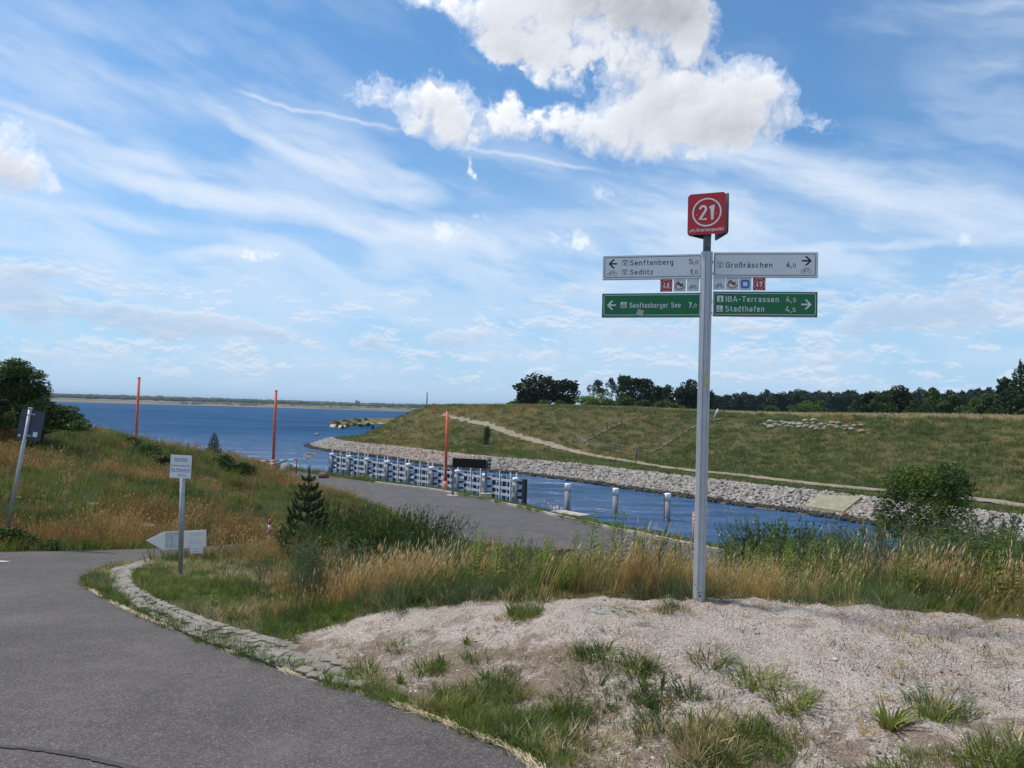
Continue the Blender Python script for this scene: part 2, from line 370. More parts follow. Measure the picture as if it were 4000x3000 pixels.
    # ---- cumulus bodies
    big = [(1230, -25, 290, 110, 0, 1.7), (1100, 40, 120, 90, 10, 1.5), (1060, 70, 85, 75, 0, 1.2), (1440, 30, 120, 95, 0, 1.5), (1170, 95, 110, 55, 20, 1.2), (1300, 70, 160, 70, 0, 1.3), (1005, 10, 60, 40, 0, 0.8), (915, 5, 60, 26, 12, 0.8),
           (1395, 128, 100, 50, -18, 1.2), (1500, 60, 66, 70, -60, 1.1), (1490, 110, 60, 44, -70, 1.0), (1350, 160, 90, 50, -25, 1.1), (1240, 150, 55, 34, 30, 0.72), (1175, 150, 50, 34, 20, 0.72), (1215, 180, 62, 26, 15, 0.62), (1275, 140, 50, 34, 0, 0.62),
           (1600, 200, 130, 78, 8, 1.7), (1480, 190, 120, 72, -5, 1.5), (1380, 225, 120, 85, -25, 1.6), (1470, 270, 200, 80, 0, 1.7), (1340, 300, 130, 60, 5, 1.3), (1290, 262, 100, 60, -30, 1.2), (1600, 275, 120, 62, 10, 1.2), (1675, 235, 66, 64, 40, 1.2), (1220, 262, 80, 42, 0, 1.0),
           (810, 193, 74, 36, 10, 1.2), (890, 205, 70, 42, 5, 1.15), (935, 195, 48, 44, -30, 1.3), (965, 235, 66, 56, 20, 1.45), (995, 225, 50, 48, 0, 1.3), (905, 262, 66, 36, 25, 1.15), (960, 285, 76, 34, 8, 1.25), (1060, 245, 66, 44, -10, 1.0), (1105, 225, 36, 36, 0, 0.9), (1120, 262, 80, 44, 5, 1.15), (1180, 275, 70, 36, 0, 1.0), (1035, 285, 66, 32, 0, 0.95),
           (1014, 350, 11, 26, 15, 0.85), (1019, 386, 18, 24, -5, 1.0), (1004, 368, 12, 16, 0, 0.7), (-15, 335, 80, 78, 20, 1.5), (45, 370, 72, 42, 25, 1.0), (1770, 262, 66, 22, 20, 0.6), (1720, 245, 30, 26, 0, 0.8), (738, 198, 9, 20, 10, 0.62),
           (545, 546, 34, 22, 0, 0.50), (600, 550, 34, 18, 0, 0.5), (500, 556, 80, 13, 0, 0.35), (1293, 422, 30, 26, 0, 0.5), (1340, 433, 66, 20, 5, 0.42), (2085, 520, 34, 14, -45, 0.5), (1230, 520, 60, 30, 0, 0.45), (1195, 508, 24, 20, 0, 0.45), (960, 505, 56, 30, 20, 0.62), (1040, 470, 40, 14, 0, 0.5)]
    # turbulence: rounded billows (ridged noise inverted) plus fine ravel
    bx, by = X + w3 * 16, Y + w4 * 16
    bil = 1 - fbm(bx, by, 1 / 74.0, 5, 71, 0.56, True); ravel = fbm(bx, by, 1 / 22.0, 6, 81, 0.62)
    turb = (bil - 0.42) * 1.15 + (ravel - 0.5) * 0.9
    C = field(big, w1 * 46 + w3 * 18, w2 * 40 + w4 * 18, 'sum', 0.85)
    body = C * 1.12 + turb * 1.3 * sstep(0, 0.45, C) - 0.22
    edge = n(90, 3, 91)
    rag = fbm(bx, by, 1 / 9.0, 4, 85, 0.6) - 0.5
    alpha = sstep(-0.08, 0.62 + 0.95 * sstep(0.38, 0.64, edge), body + 0.30 * rag)
    alpha = np.maximum(alpha, 0.42 * sstep(-0.12, 0.55, blur(body.astype(np.float32), 5) + 0.9 * rag + 0.5 * (ravel - 0.5)) * sstep(0.0, 0.25, C))
    # light through the body: thickness gathered towards the sun (up and to the left)
    T = np.clip(body, 0, 1.6) + 0.25 * np.clip(turb, -0.5, 1) * (C > 0)
    Ts = blur(T.astype(np.float32), 1); acc = np.zeros_like(T); px = CW / ((AZ1 - AZ0) * 1659.0)
    for st, wgt in ((4, 1.0), (9, 1.0), (16, 1.2), (28, 1.5), (44, 1.7), (64, 1.6)):
        dxp, dyp = int(round(-0.45 * st * px)), int(round(0.9 * st * px))
        src = blur(T.astype(np.float32), max(1, int(st * 0.16 * px)))
        sh = np.roll(np.roll(src, -dyp, 0), -dxp, 1)
        if dyp > 0: sh[-dyp:, :] = sh[-dyp - 1, :][None]
        acc += wgt * sh
    shade = np.exp(-0.20 * np.clip(acc - 1.2, 0, None))
    relief = np.clip((Ts - np.roll(np.roll(Ts, -3, 0), 2, 1)) * 2.6, -0.5, 0.5)
    lum = 0.70 + 0.27 * shade + 0.04 * relief * sstep(0, 0.8, body) + 0.10 * (blur(bil, 4) - 0.45)
    dark = field([(1440, -30, 260, 105, 8, 1.3), (1330, 30, 180, 45, 0, 0.45), (1560, 292, 150, 46, 4, 0.62), (1430, 235, 130, 34, -30, 0.3), (1130, 118, 110, 26, 18, 0.3), (0, 395, 60, 40, 0, 0.5)], w1 * 60, w2 * 50, 'sum', 0.8)
    lum = lum - 0.26 * np.clip(dark, 0, 1.1) * (0.8 + 0.4 * blur(ravel, 3))
    lum = np.clip(lum + (1 - alpha) * 0.05, 0.36, 1.0)
    cum = np.stack([lum * 0.895, lum * 0.92 + 0.004, lum * 0.925 + 0.050], -1)
    # ---- low broken banks near the horizon
    lowb = [(215, 668, 90, 28, 3, 0.9), (300, 690, 120, 36, 3, 0.9), (400, 705, 120, 34, 4, 0.85), (520, 718, 110, 32, 4, 0.85), (600, 722, 60, 26, 0, 0.7), (30, 620, 70, 60, 0, 0.9), (70, 665, 90, 50, 0, 0.8), (785, 733, 44, 26, 0, 1.0), (835, 745, 60, 16, 0, 0.5), (990, 742, 90, 30, 0, 0.65), (1060, 722, 70, 22, 0, 0.6),
            (1340, 715, 90, 40, 0, 0.72), (1450, 722, 90, 26, 0, 0.55), (1620, 705, 130, 24, 3, 0.5), (1500, 690, 120, 30, 0, 0.4), (1930, 670, 120, 34, -8, 0.75), (1990, 690, 150, 36, -4, 0.7), (1855, 715, 70, 18, 0, 0.7), (2120, 660, 120, 60, 0, 0.55), (1650, 780, 300, 30, 0, 0.35), (680, 790, 400, 30, 0, 0.3), (150, 770, 300, 40, 0, 0.35),
            (1240, 620, 90, 20, 0, 0.35), (870, 650, 60, 18, 0, 0.35), (680, 690, 60, 12, 0, 0.4), (1780, 640, 50, 12, 0, 0.35), (2180, 600, 120, 40, 0, 0.4), (120, 590, 80, 22, 0, 0.4), (1870, 770, 200, 18, 0, 0.3), (1130, 770, 160, 22, 0, 0.35)]
    LB = field(lowb, w1 * 50 + w3 * 16, (w2 * 26 + w4 * 9), 'sum', 0.8)
    bil2 = 1 - fbm(bx, by * 2.1, 1 / 44.0, 5, 101, 0.6, True); rav2 = fbm(bx, by * 2.2, 1 / 18.0, 5, 111, 0.62)
    t2 = (bil2 - 0.42) * 0.9 + (rav2 - 0.5) * 1.0
    B2 = LB * 1.25 + t2 * 1.0 * sstep(0, 0.35, LB) - 0.10
    a2 = sstep(-0.05, 0.62, B2) * 0.60
    T2 = np.clip(B2, 0, 1.2).astype(np.float32); acc2 = np.zeros_like(T2)
    for st in (3, 7, 13, 22):
        acc2 += np.roll(np.roll(blur(T2, max(1, int(st * 0.2))), -int(st * px * 0.95), 0), int(st * px * 0.4), 1)
    s2 = np.exp(-0.62 * acc2)
    l2 = np.clip(s2 * 1.05 + np.clip((T2 - np.roll(T2, -2, 0)) * 0.5, -0.12, 0.12), 0, 1)[..., None]
    lowc = np.array([0.42, 0.515, 0.665]) * (1 - l2) + np.array([0.72, 0.76, 0.83]) * l2
    # small soft puffs in rows above the horizon
    pf = fbm(X + w1 * 40, (Y + w2 * 20) * 2.6, 1 / 70.0, 7, 131, 0.60); pfu = np.roll(pf, -4, 0)
    a3 = sstep(0.50, 0.66, pf) * sstep(20, 70, elp) * sstep(330, 180, elp) * 0.48; l3 = np.clip(0.5 + (pf - pfu) * 9.0, 0, 1)[..., None]
    pc = np.array([0.47, 0.56, 0.70]) * (1 - l3) + np.array([0.74, 0.78, 0.84]) * l3
    # ---- compose back to front: veils, low banks, cumulus
    rgb = cir; a = ca
    def over(rgb, a, c, al):
        al = al[..., None]; na = al[..., 0] + a * (1 - al[..., 0])
        out = (c * al + rgb * a[..., None] * (1 - al)) / np.maximum(na, 1e-4)[..., None]; return out, na
    rgb, a = over(rgb, a, pc, a3)
    rgb, a = over(rgb, a, lowc, a2)
    rgb, a = over(rgb, a, cum, alpha * 0.985)
    # fade out towards the edges of the window, where the all-round cover takes over
    f = sstep(AZ0, AZ0 + 0.10, A) * sstep(AZ1, AZ1 - 0.10, A) * sstep(EL1, EL1 - 0.07, E)
    return np.concatenate([rgb, (a * 1.0)[..., None], ], -1).astype(np.float32), f

W = bpy.data.worlds.new('World'); SC.world = W; W.use_nodes = True
def build_world():
    STR = 0.115; GAIN = 1.10
    t = W.node_tree; t.nodes.clear(); N = NT(t)
    D = N.n.new('ShaderNodeTexCoord').outputs['Generated']
    sky = N.n.new('ShaderNodeTexSky'); sky.sky_type = 'NISHITA'; sky.sun_disc = False
    sky.sun_elevation = SUN_EL; sky.sun_rotation = SUN_AZ; sky.altitude = 100; sky.air_density = 1.0; sky.dust_density = 0.5; sky.ozone_density = 1.5
    x, y, z = N.sep(D)
    az = N.m('ARCTAN2', x, y); el = N.m('ARCTAN2', z, N.m('SQRT', N.m('ADD', N.m('MULTIPLY', x, x), N.m('MULTIPLY', y, y))))
    base = N.v('MULTIPLY', sky.outputs[0], SKY_TINT)
    # all-round cover: thin veils and scattered cumulus, same character as in the photographed part
    q = N.noise(N.v('MULTIPLY', D, (1, 1, 2.6)), 2.6, 5, 0.6)
    around = N.m('MAXIMUM', N.m('MULTIPLY', N.rng(q, 0.36, 0.62), 0.5), N.m('MULTIPLY', N.rng(q, 0.56, 0.62), 0.95))
    shade = N.noise(D, 7.0, 4, 0.6)
    acol = N.mix(N.rng(q, 0.6, 0.75), (0.78 / STR, 0.81 / STR, 0.87 / STR), N.mix(N.rng(shade, 0.3, 0.7), (0.60 / STR, 0.63 / STR, 0.68 / STR), (0.86 / STR, 0.87 / STR, 0.90 / STR)))
    base = N.mix(N.m('MULTIPLY', N.rng(el, 0.34, 0.0), 0.70), base, (0.40 / STR, 0.61 / STR, 0.86 / STR))
    far = N.mix(around, base, acol)
    far = N.mix(N.m('MULTIPLY', N.rng(el, 0.30, 0.0), 0.55), far, (0.50 / STR, 0.60 / STR, 0.80 / STR))
    # the photographed part of the sky
    rgba, f = cloud_cover()
    img = bpy.data.images.new('cloud_cover', CW, CH, alpha=True, float_buffer=True); img.colorspace_settings.name = 'Non-Color'; img.alpha_mode = 'CHANNEL_PACKED'
    img.pixels.foreach_set(np.clip(rgba, 0, 4).astype(np.float32).ravel()); img.update()
    tx = N.n.new('ShaderNodeTexImage'); tx.image = img; tx.extension = 'EXTEND'; tx.interpolation = 'Linear'
    N.put(tx.inputs[0], N.xyz(N.rng(az, AZ0, AZ1, 0, 1, False), N.rng(el, EL0, EL1, 0, 1, False), 0.0))
    near = N.mix(tx.outputs['Alpha'], base, N.v('SCALE', tx.outputs['Color'], None, GAIN / STR))
    win = N.m('MULTIPLY', N.m('MULTIPLY', N.rng(az, AZ0, AZ0 + 0.08), N.rng(az, AZ1, AZ1 - 0.08)), N.rng(el, EL1, EL1 - 0.06))
    col = N.mix(win, far, near)
    col = N.mix(N.rng(el, -0.005, -0.02), col, (0.14 / STR, 0.17 / STR, 0.20 / STR))
    bg = N.n.new('ShaderNodeBackground'); N.put(bg.inputs[0], col); bg.inputs[1].default_value = STR
    out = N.n.new('ShaderNodeOutputWorld'); N.l.new(bg.outputs[0], out.inputs[0])
    W.cycles.sampling_method = 'MANUAL'; W.cycles.sample_map_resolution = 512
SKY_TINT = (0.58, 0.97, 1.22)
build_world()
# ------------------------------------------------------------------ mesh helpers
def tag(o, label=None, cat=None, group=None, kind=None):
    if label: o['label'] = label
    if cat: o['category'] = cat
    if group: o['group'] = group
    if kind: o['kind'] = kind
    return o
def mesh(name, V, F, mat=None, smooth=False):
    me = bpy.data.meshes.new(name)
    V = np.asarray(V, float)
    me.from_pydata(V.tolist() if len(V) < 3000 else V.tolist(), [], [tuple(int(i) for i in f) for f in F] if not isinstance(F, np.ndarray) else F.tolist())
    if mat is not None:
        for m in (mat if isinstance(mat, (list, tuple)) else [mat]): me.materials.append(m)
    if smooth: me.polygons.foreach_set('use_smooth', [True] * len(me.polygons))
    me.update(); return me
def ob(name, me, parent=None, loc=(0, 0, 0), rot=(0, 0, 0)):
    o = bpy.data.objects.new(name, me); COL.objects.link(o); o.location = loc; o.rotation_euler = rot
    if parent is not None: o.parent = parent
    return o
def empty(name, loc, rot=(0, 0, 0), **k):
    o = bpy.data.objects.new(name, None); COL.objects.link(o); o.location = loc; o.rotation_euler = rot; o.empty_display_size = 0.2
    return tag(o, **k)
SMALL = {'screw', 'dirt_spot', 'stems', 'print', 'wedge', 'show_through_lines', 'scribble', 'ladder_iron', 'bracket', 'limbs', 'wire_stake'}
class MB:
    """collects shapes and links them as one mesh object"""
    def __init__(s): s.V = []; s.F = []; s.S = []
    def add(s, V, F, sm=False):
        b = len(s.V); s.V += [tuple(map(float, v)) for v in V]; s.F += [tuple(i + b for i in f) for f in F]; s.S += [sm] * len(F); return s
    def box(s, c, d, M=None, bev=0.0):
        x, y, z = (k / 2 for k in d)
        if bev:
            bm = bmesh.new(); bmesh.ops.create_cube(bm, size=1)
            for v in bm.verts: v.co = Vector((v.co.x * d[0], v.co.y * d[1], v.co.z * d[2]))
            bmesh.ops.bevel(bm, geom=bm.edges[:], offset=bev, segments=2, affect='EDGES', profile=0.7)
            V = [v.co.copy() for v in bm.verts]; F = [[v.index for v in f.verts] for f in bm.faces]; bm.free()
        else:
            V = [Vector(p) for p in [(-x, -y, -z), (x, -y, -z), (x, y, -z), (-x, y, -z), (-x, -y, z), (x, -y, z), (x, y, z), (-x, y, z)]]
            F = [(0, 3, 2, 1), (4, 5, 6, 7), (0, 1, 5, 4), (1, 2, 6, 5), (2, 3, 7, 6), (3, 0, 4, 7)]
        if M is not None: V = [M @ v for v in V]
        return s.add([v + Vector(c) for v in V], F)
    def tube(s, pts, r, n=10, caps=True, sm=True):
        """rings along a path; r a number or one per point"""
        pts = [Vector(p) for p in pts]; r = [r] * len(pts) if isinstance(r, (int, float)) else r
        V = []; F = []
        for i, p in enumerate(pts):
            d = (pts[min(i + 1, len(pts) - 1)] - pts[max(i - 1, 0)])
            d = d.normalized() if d.length > 1e-9 else Vector((0, 0, 1))
            a = d.cross(Vector((0, 1, 0)) if abs(d.z) > 0.9 else Vector((0, 0, 1))).normalized(); b = d.cross(a)
            V += [p + (a * math.cos(2 * math.pi * k / n) + b * math.sin(2 * math.pi * k / n)) * r[i] for k in range(n)]
        for i in range(len(pts) - 1):
            for k in range(n): q = (k + 1) % n; F.append((i * n + k, i * n + q, (i + 1) * n + q, (i + 1) * n + k))
        s.add(V, F, sm)
        if caps:
            b = len(s.V) - len(V)
            s.F.append(tuple(b + k for k in range(n))[::-1]); s.F.append(tuple(b + (len(pts) - 1) * n + k for k in range(n))); s.S += [False, False]
        return s
    def prism(s, pts, d, M=None):
        """polygon in x/z extruded along y by d (front face at y=0, back at y=d)"""
        n = len(pts); V = [Vector((x, 0, z)) for x, z in pts] + [Vector((x, d, z)) for x, z in pts]
        if M is not None: V = [M @ v for v in V]
        return s.add(V, [tuple(range(n)), tuple(range(2 * n - 1, n - 1, -1))] + [(i, n + i, n + (i + 1) % n, (i + 1) % n) for i in range(n)])
    def mesh(s, name, mat):
        me = mesh(name, s.V, s.F, mat); me.polygons.foreach_set('use_smooth', s.S); return me
    def build(s, name, mat, parent=None, loc=(0, 0, 0), rot=(0, 0, 0)):
        o = ob(name, s.mesh(name, mat), parent, loc, rot)
        if name in SMALL and parent is not None: o['kind'] = 'stuff'        # too small to pick apart singly
        return o
def rock_mesh(name, seed, mat, flat=0.7, sub=2, rough=0.18, sx=1.0):
    bm = bmesh.new(); bmesh.ops.create_icosphere(bm, subdivisions=sub, radius=0.5); r = random.Random(seed)
    o = Vector((r.random() * 9, r.random() * 9, r.random() * 9))
    from mathutils import noise as mn
    for v in bm.verts:
        k = 1 + rough * 2 * mn.noise(v.co * 2.0 + o) + rough * 0.7 * mn.noise(v.co * 5 + o)
        v.co = Vector((v.co.x * k * sx, v.co.y * k, v.co.z * k * flat))
    me = bpy.data.meshes.new(name); bm.to_mesh(me); bm.free(); me.materials.append(mat)
    if sub >= 2: me.polygons.foreach_set('use_smooth', [True] * len(me.polygons))
    return me
PROTO = []
def proto(me):
    o = bpy.data.objects.new(me.name, me); PROTO.append(o); return o
def scatter(name, P, rotz, scl, protos, idx=None, tilt=0.0, kind='stuff', parent=None, mat=None, lean=None):
    """one object whose points carry copies of small prototype meshes (geometry nodes)"""
    n = len(P); me = bpy.data.meshes.new(name); me.from_pydata(np.asarray(P).tolist(), [], [])
    rot = np.zeros((n, 3)); rot[:, 2] = rotz
    if tilt: rot[:, 0] = rng.normal(0, tilt, n); rot[:, 1] = rng.normal(0, tilt, n)
    if lean is not None: rot[:, 1] += lean[0]; rot[:, 0] += lean[1]; 
    a = me.attributes.new('rot', 'FLOAT_VECTOR', 'POINT'); a.data.foreach_set('vector', rot.astype(np.float32).ravel())
    s = np.asarray(scl, float); s = np.repeat(s[:, None], 3, 1) if s.ndim == 1 else s
    a = me.attributes.new('scl', 'FLOAT_VECTOR', 'POINT'); a.data.foreach_set('vector', s.astype(np.float32).ravel())
    idx = rng.integers(0, len(protos), n) if idx is None else idx
    a = me.attributes.new('idx', 'INT', 'POINT'); a.data.foreach_set('value', np.asarray(idx, np.int32))
    c = bpy.data.collections.new(name + '_kinds')
    for k, p in enumerate(protos):
        q = p.copy(); q.name = '%02d_%s' % (k, p.name); c.objects.link(q)
    g = bpy.data.node_groups.new(name, 'GeometryNodeTree'); g.interface.new_socket('Geometry', in_out='INPUT', socket_type='NodeSocketGeometry'); g.interface.new_socket('Geometry', in_out='OUTPUT', socket_type='NodeSocketGeometry')
    N = g.nodes; L = g.links
    gi = N.new('NodeGroupInput'); go = N.new('NodeGroupOutput'); iop = N.new('GeometryNodeInstanceOnPoints'); ci = N.new('GeometryNodeCollectionInfo')
    ci.inputs['Collection'].default_value = c; ci.inputs['Separate Children'].default_value = True; ci.inputs['Reset Children'].default_value = True
    def na(nm, ty):
        x = N.new('GeometryNodeInputNamedAttribute'); x.data_type = ty; x.inputs['Name'].default_value = nm; return x.outputs['Attribute']
    e = N.new('FunctionNodeEulerToRotation'); L.new(na('rot', 'FLOAT_VECTOR'), e.inputs[0])
    L.new(gi.outputs[0], iop.inputs['Points']); L.new(ci.outputs[0], iop.inputs['Instance']); iop.inputs['Pick Instance'].default_value = True
    L.new(na('idx', 'INT'), iop.inputs['Instance Index']); L.new(e.outputs[0], iop.inputs['Rotation']); L.new(na('scl', 'FLOAT_VECTOR'), iop.inputs['Scale'])
    L.new(iop.outputs[0], go.inputs[0])
    o = ob(name, me, parent); md = o.modifiers.new('scatter', 'NODES'); md.node_group = g
    if kind: o['kind'] = kind
    return o

# ------------------------------------------------------------------ terrain materials
def ground_mat():
    m, N = new_mat('ground'); P = N.pos()
    sand = N.attr('sand'); gold = N.attr('dry')
    n1 = N.noise(P, 1.2, 6, 0.62); n2 = N.noise(P, 26.0, 5, 0.7); n3 = N.noise(P, 0.22, 4, 0.55)
    peb = N.voro(P, 62.0, 'F1', 'Distance'); pebc = N.voro(P, 62.0, 'F1', 'Color')
    sc = N.mix(N.rng(n1, 0.3, 0.7), (0.335, 0.288, 0.252), (0.42, 0.37, 0.33))
    sc = N.mix(N.rng(n2, 0.52, 0.70), sc, (0.20, 0.155, 0.125))
    px = N.sep(pebc)[0]
    sc = N.mix(N.m('MULTIPLY', N.m('GREATER_THAN', px, 0.80), N.rng(peb, 0.5, 0.3)), sc, N.mix(px, (0.50, 0.46, 0.42), (0.62, 0.60, 0.57)))
    n5 = N.noise(P, 2.6, 7, 0.68)
    sc = N.mix(N.m('MULTIPLY', N.rng(n5, 0.56, 0.68), 0.7), sc, (0.185, 0.135, 0.105))
    gc = N.mix(N.rng(n3, 0.35, 0.65), (0.065, 0.082, 0.028), (0.125, 0.110, 0.042))
    gc = N.mix(N.rng(n2, 0.4, 0.65), gc, (0.11, 0.085, 0.045))
    dc = N.mix(N.rng(n2, 0.35, 0.65), (0.17, 0.12, 0.06), (0.24, 0.175, 0.085))
    c = N.mix(gold, gc, dc)
    loam = N.attr('loam'); n6 = N.noise(P, 4.5, 7, 0.7)
    sc = N.mix(N.m('MULTIPLY', N.rng(N.m('ADD', n6, N.m('MULTIPLY', loam, 0.20)), 0.57, 0.70), 0.75), sc, N.mix(n2, (0.115, 0.080, 0.058), (0.21, 0.155, 0.115)))
    c = N.mix(N.rng(N.m('ADD', sand, N.m('MULTIPLY', N.m('SUBTRACT', n1, 0.5), 0.7)), 0.42, 0.58), c, sc)
    h = N.m('ADD', N.m('MULTIPLY', n2, 1.0), N.m('MULTIPLY', N.rng(peb, 0.6, 0.1), 0.5))
    finish(N, c, 0.92, 0, N.bump(h, 0.9, 0.02), 0.15); return m
M_GROUND = ground_mat()
def asphalt_mat(name, a, b, speck=1.0):
    m, N = new_mat(name); P = N.pos()
    n1 = N.noise(P, 0.7, 5, 0.6); n2 = N.noise(P, 95.0, 3, 0.7); n3 = N.noise(P, 7.0, 6, 0.6)
    v = N.voro(P, 120.0, 'F1', 'Color')
    c = N.mix(N.rng(n1, 0.35, 0.65), a, b); c = N.mix(N.rng(n3, 0.35, 0.75, 0, 0.5), c, tuple(x * 0.72 for x in a))
    g = N.sep(v)[0]; c = N.mix(N.m('MULTIPLY', N.rng(g, 0.72, 0.98), 0.55 * speck), c, (0.24, 0.235, 0.235)); c = N.mix(N.m('MULTIPLY', N.rng(g, 0.22, 0.0), 0.6 * speck), c, (0.025, 0.025, 0.028))
    cr = N.voro(N.v('ADD', P, N.v('SCALE', N.noise(P, 1.5, 4, 0.6, color=True), None, 0.8)), 0.34, 'DISTANCE_TO_EDGE')
    c = N.mix(N.m('MULTIPLY', N.rng(cr, 0.003, 0.001), N.rng(n1, 0.58, 0.66)), c, (0.05, 0.048, 0.048))
    st = N.noise(N.v('MULTIPLY', P, (1, 0.5, 1)), 1.7, 6, 0.7); c = N.mix(N.rng(st, 0.50, 0.72, 0, 0.5), c, (0.15, 0.14, 0.135)); c = N.mix(N.rng(st, 0.47, 0.28, 0, 0.55), c, (0.055, 0.05, 0.05))
    finish(N, c, 0.88, 0, N.bump(N.m('ADD', n2, N.m('MULTIPLY', g, 0.6)), 0.55, 0.006), 0.3); return m
M_ASPH = asphalt_mat('asphalt', (0.078, 0.070, 0.067), (0.104, 0.094, 0.090))
M_ASPH2 = asphalt_mat('asphalt_lower', (0.080, 0.076, 0.077), (0.104, 0.099, 0.10), 0.6)

# ------------------------------------------------------------------ terrain mesh
def edge_of_sand(px, py):
    """1 on the bare sandy mound, 0 in the vegetation"""
    d = poly_sd(px, py, SAND); return sstep(0.35, -0.35, d)
sand_front = at_z(np.array([620., 760, 900, 1000, 1130, 1300, 1450, 1600, 1800, 2000, 2212]), np.array([1440., 1482, 1510, 1560, 1610, 1660, 1700, 1710, 1720, 1730, 1740]), -0.05)[:, :2]
sand_back = at_y(np.array([2300., 2100, 1900, 1700, 1500, 1350, 1200, 1050, 900, 760, 640]), np.array([1352., 1340, 1326, 1306, 1290, 1292, 1292, 1298, 1306, 1328, 1368]),
                 np.array([6.0, 6.1, 6.2, 6.25, 6.2, 6.4, 6.5, 6.7, 6.95, 7.05, 6.9]))[:, :2]
SAND = np.vstack([sand_front, [(6.5, 2.8), (14, 3.0), (14, 6.6), (8, 6.6)], sand_back])
def build_terrain():
    nx, ny = XX.shape
    hh = HH.copy(); x = XX.ravel(); y = YY.ravel()
    near = (np.abs(x) < 16) & (y > 2) & (y < 20)
    sd_ = np.zeros(x.shape); sd_[near] = edge_of_sand(x[near], y[near])
    h = hh.ravel(); bumpy = np.zeros(x.shape)
    bumpy[near] = (fbm(x[near].astype(np.float32), y[near].astype(np.float32), 1.6, 5, 201, 0.55) - 0.5) * 0.15 + (fbm(x[near].astype(np.float32), y[near].astype(np.float32), 9.0, 3, 211, 0.55) - 0.5) * 0.06
    roadd = np.full(x.shape, 9.0); roadd[near] = poly_sd(x[near], y[near], UPPER)
    h = h + bumpy * sstep(0.5, 1.2, roadd)
    HH[:, :] = h.reshape(HH.shape)
    V = np.stack([x, y, h], -1); i = np.arange(nx * ny).reshape(nx, ny)
    F = np.stack([i[:-1, :-1], i[1:, :-1], i[1:, 1:], i[:-1, 1:]], -1).reshape(-1, 4)
    keep = (h[F].max(1) > WATER - 2.2); F = F[keep]
    me = bpy.data.meshes.new('ground'); me.vertices.add(len(V)); me.vertices.foreach_set('co', V.astype(np.float32).ravel())
    me.loops.add(F.size); me.loops.foreach_set('vertex_index', F.ravel().astype(np.int32)); me.polygons.add(len(F))
    me.polygons.foreach_set('loop_start', np.arange(0, F.size, 4, dtype=np.int32)); me.polygons.foreach_set('loop_total', np.full(len(F), 4, np.int32))
    me.polygons.foreach_set('use_smooth', np.ones(len(F), bool)); me.update(calc_edges=True); me.validate()
    a = me.attributes.new('sand', 'FLOAT', 'POINT'); a.data.foreach_set('value', sd_.astype(np.float32))
    dry = np.zeros(x.shape)
    fsd = far_sd(x, y); nsd = near_sd(x, y)
    dry = np.maximum(dry, sstep(29, 32, fsd) * 0.9)
    a = me.attributes.new('dry', 'FLOAT', 'POINT'); a.data.foreach_set('value', dry.astype(np.float32))
    U, Vv = project(V); lo = np.zeros(x.shape); nr = near & (y > 2.8)
    lo[nr] = np.maximum(sstep(1500, 1150, U[nr]) * sstep(1330, 1420, Vv[nr]), sstep(1480, 1600, Vv[nr]) * 0.8)
    a = me.attributes.new('loam', 'FLOAT', 'POINT'); a.data.foreach_set('value', lo.astype(np.float32))
    me.materials.append(M_GROUND)
    tag(ob('ground', me), kind='structure')
build_terrain()

def sheet(name, outline, zf, mat, res=0.5, lift=0.0):
    """flat paving: outline filled, then draped on the plane zf"""
    from mathutils.geometry import tessellate_polygon
    outline = [tuple(p) for p in outline]; bm = bmesh.new(); vs = [bm.verts.new((x, y, 0)) for x, y in outline]; P = np.asarray(outline)
    for t in tessellate_polygon([[Vector((x, y, 0)) for x, y in outline]]):
        c = P[list(t)].mean(0)
        if len(set(t)) == 3 and inside(c[0:1], c[1:2], P)[0]:
            try: bm.faces.new([vs[i] for i in t])
            except ValueError: pass
    me = bpy.data.meshes.new(name)
    for v in bm.verts: v.co.z = zf(v.co.x, v.co.y) + lift
    bmesh.ops.recalc_face_normals(bm, faces=bm.faces[:])
    bm.to_mesh(me); bm.free()
    if me.polygons[0].normal.z < 0: me.flip_normals()
    me.materials.append(mat); return tag(ob(name, me), kind='structure')
def ragged(poly, amp, step, seed):
    """resample an outline and roughen it"""
    out = []; P = np.asarray(poly)
    for a, b in zip(P, np.roll(P, -1, 0)):
        L = np.hypot(*(b - a)); n = max(1, int(min(L, 30) / step))
        for k in range(n): out.append(a + (b - a) * k / n)
    out = np.array(out); keep = [0]
    for i in range(1, len(out)):
        if np.hypot(*(out[i] - out[keep[-1]])) > step * 0.6: keep.append(i)
    out = out[keep]; r = np.random.default_rng(seed)
    return out + r.normal(0, amp, out.shape)
# keep the roughness of the edge small: broken asphalt rim
sheet('upper_road', ragged(UPPER, 0.008, 0.12, 3), lambda x, y: SL0 + SL1 * y, M_ASPH)
sheet('lower_road', ragged(LOWER, 0.02, 0.4, 4), lambda x, y: -4.695, M_ASPH2)
